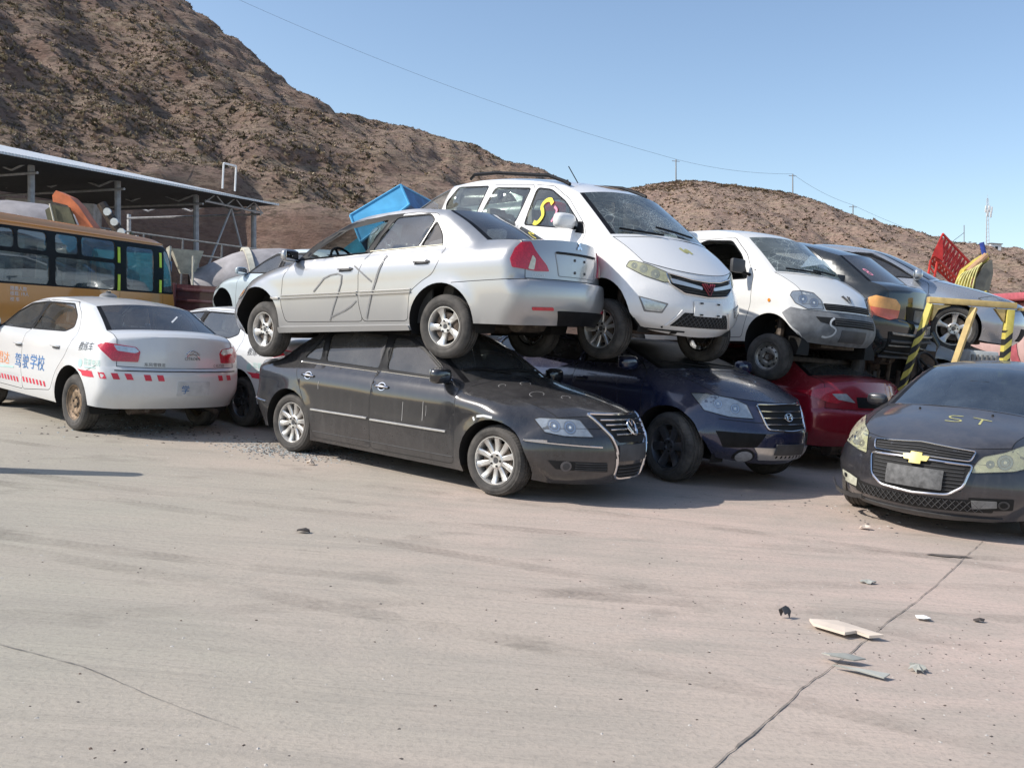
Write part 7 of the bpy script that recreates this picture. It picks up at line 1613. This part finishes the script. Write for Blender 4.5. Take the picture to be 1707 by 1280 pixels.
sheet('plastic_shard', 'long narrow pale shard nearest the camera on the crack', 'shard', [(1.62, 4.37), (1.72, 4.36), (1.86, 4.28), (1.82, 4.25), (1.72, 4.31)], GLS, .015, .015, .006)
sheet('crumpled_foil', 'crumpled grey foil to the right of the two pale shards', 'foil', around(2.05, 4.42, .06, .05, 19, 4, .6), GLS, .006, .03, .004)
sheet('torn_scrap', 'small dark torn scrap with an upright flap left of the cream panel', 'scrap', around(1.61, 5.13, .06, .035, 11, 5, .7), M['trim'], .01, .06, .006)
sheet('paper_scrap', 'striped white paper scrap right of the crack', 'paper', around(2.46, 5.29, .06, .05, 7, 6, .4), M['white'], .008, .02, .004)
sheet('foil_scrap', 'small silvery foil scrap above the cream panel', 'foil', around(2.42, 6.04, .06, .04, 13, 7, .5), GLS, .006, .02, .004)
sheet('paper_scrap', 'tiny pale scrap on the ground below the right-hand black sedan', 'paper', around(3.07, 7.85, .06, .05, 8, 8, .5), CARD, .01, .03, .006)
sheet('dark_scrap', 'small dark clod alone on the ground left of centre', 'clod', around(-1.36, 6.34, .05, .028, 9, 9, .25), DKF, .012, .02, .01)
sheet('pebble', 'small pale stone on the ground below the rear wheel of the black sedan', 'stone', around(-1.93, 9.15, .05, .035, 8, 10, .3), CARD, .01, .04, .01)
sheet('oil_stain', 'dark oily stain on the crack at the right', 'stain', around(3.42, 7.02, .20, .05, 16, 12, .5), simple('stain', (.13, .11, .095), .9), .0085, 0, .0005)
sheet('dark_chip', 'dark chip right of the crack in the middle distance', 'chip', around(2.80, 5.33, .035, .025, 7, 13, .3), DKF, .005, .02, .005)
mb = MB(); rnd = random.Random(12)
def chip(x, y, s_, m, zh=.5):
    i0 = len(mb.v); mb.add([(-s_, -s_ * .5, 0), (s_ * .8, -s_ * .7, 0), (s_, s_ * .6, 0), (-s_ * .7, s_ * .6, 0), (0, 0, s_ * zh)], [(0, 1, 4), (1, 2, 4), (2, 3, 4), (3, 0, 4)], m); mb.move(i0, Matrix.Translation((x, y, 0)) @ Matrix.Rotation(rnd.uniform(0, 6), 4, 'Z'))
LG = simple('pale_grit', (.45, .42, .38), .9); GG = simple('glass_grit', (.28, .33, .34), .3)
for k in range(700):
    y = 3 + 13 * rnd.random() ** 1.3; x = rnd.uniform(-.58, .60) * y; chip(x, y, rnd.uniform(.003, .010), rnd.choice([DKF, LG, LG, RU]))
for k in range(1500):
    a = rnd.gauss(0, 1); b = rnd.gauss(0, 1); chip(-2.35 + a * .38, 9.95 + b * .26 - a * .12, rnd.uniform(.006, .016), rnd.choice([DKF, GG, GG, M['trim'], LG]))
for k in range(350): chip(rnd.gauss(-4.2, .55), rnd.gauss(10.9, .45), rnd.uniform(.006, .022), rnd.choice([DKF, GG, DKF, RU]))
for k in range(200): chip(rnd.gauss(2.1, .5), rnd.gauss(4.6, .5), rnd.uniform(.003, .008), rnd.choice([DKF, LG, DKF]))
for k in range(60): chip(rnd.gauss(3.4, .35), rnd.gauss(8.6, .35), rnd.uniform(.006, .02), rnd.choice([DKF, LG, M['trim']]))
tag(mb.build('grit', smooth=False), None, None, None, 'stuff')
for (x, y, r_, h_, lb, mm) in ((-17.5, 30.5, .9, 2.9, 'tall grey steel tank standing under the left end of the shed', DRUMM), (-13.0, 31.5, .7, 2.6, 'rusty upright tank under the middle of the shed', RU)):
    t_ = empty('upright_tank', (x, y, 0)); tag(t_, lb, 'tank', 'tanks under the shed'); mb = MB(); mb.lathe([(.0005, 0), (r_, 0), (r_, h_), (r_ * .8, h_ + .25), (.0005, h_ + .4)], mm, 28, 'z'); mb.build('shell', t_)
    for z in (.6, 1.6, h_ - .2): mb = MB(); mb.lathe([(r_, z), (r_ + .05, z), (r_ + .05, z + .1), (r_, z + .1)], M['brake'], 28, 'z'); mb.build('hoop', t_)
    mb = MB(); mb.tube([(r_ * .4, -r_, .2), (r_ * .4, -r_ - .15, h_ + .2), (0, 0, h_ + .6)], .07, M['trim'], 8); mb.build('pipe', t_)
# unseen post added left of the frame to cast the streak of shadow
mb = MB(); mb.tube([(-4.95, 7.62, 0), (-4.95, 7.62, 1.45)], [.17, .10], POLEM, 14); tag(mb.build('bollard'), 'unseen grey post added beyond the left edge to cast the shadow in view', 'bollard')
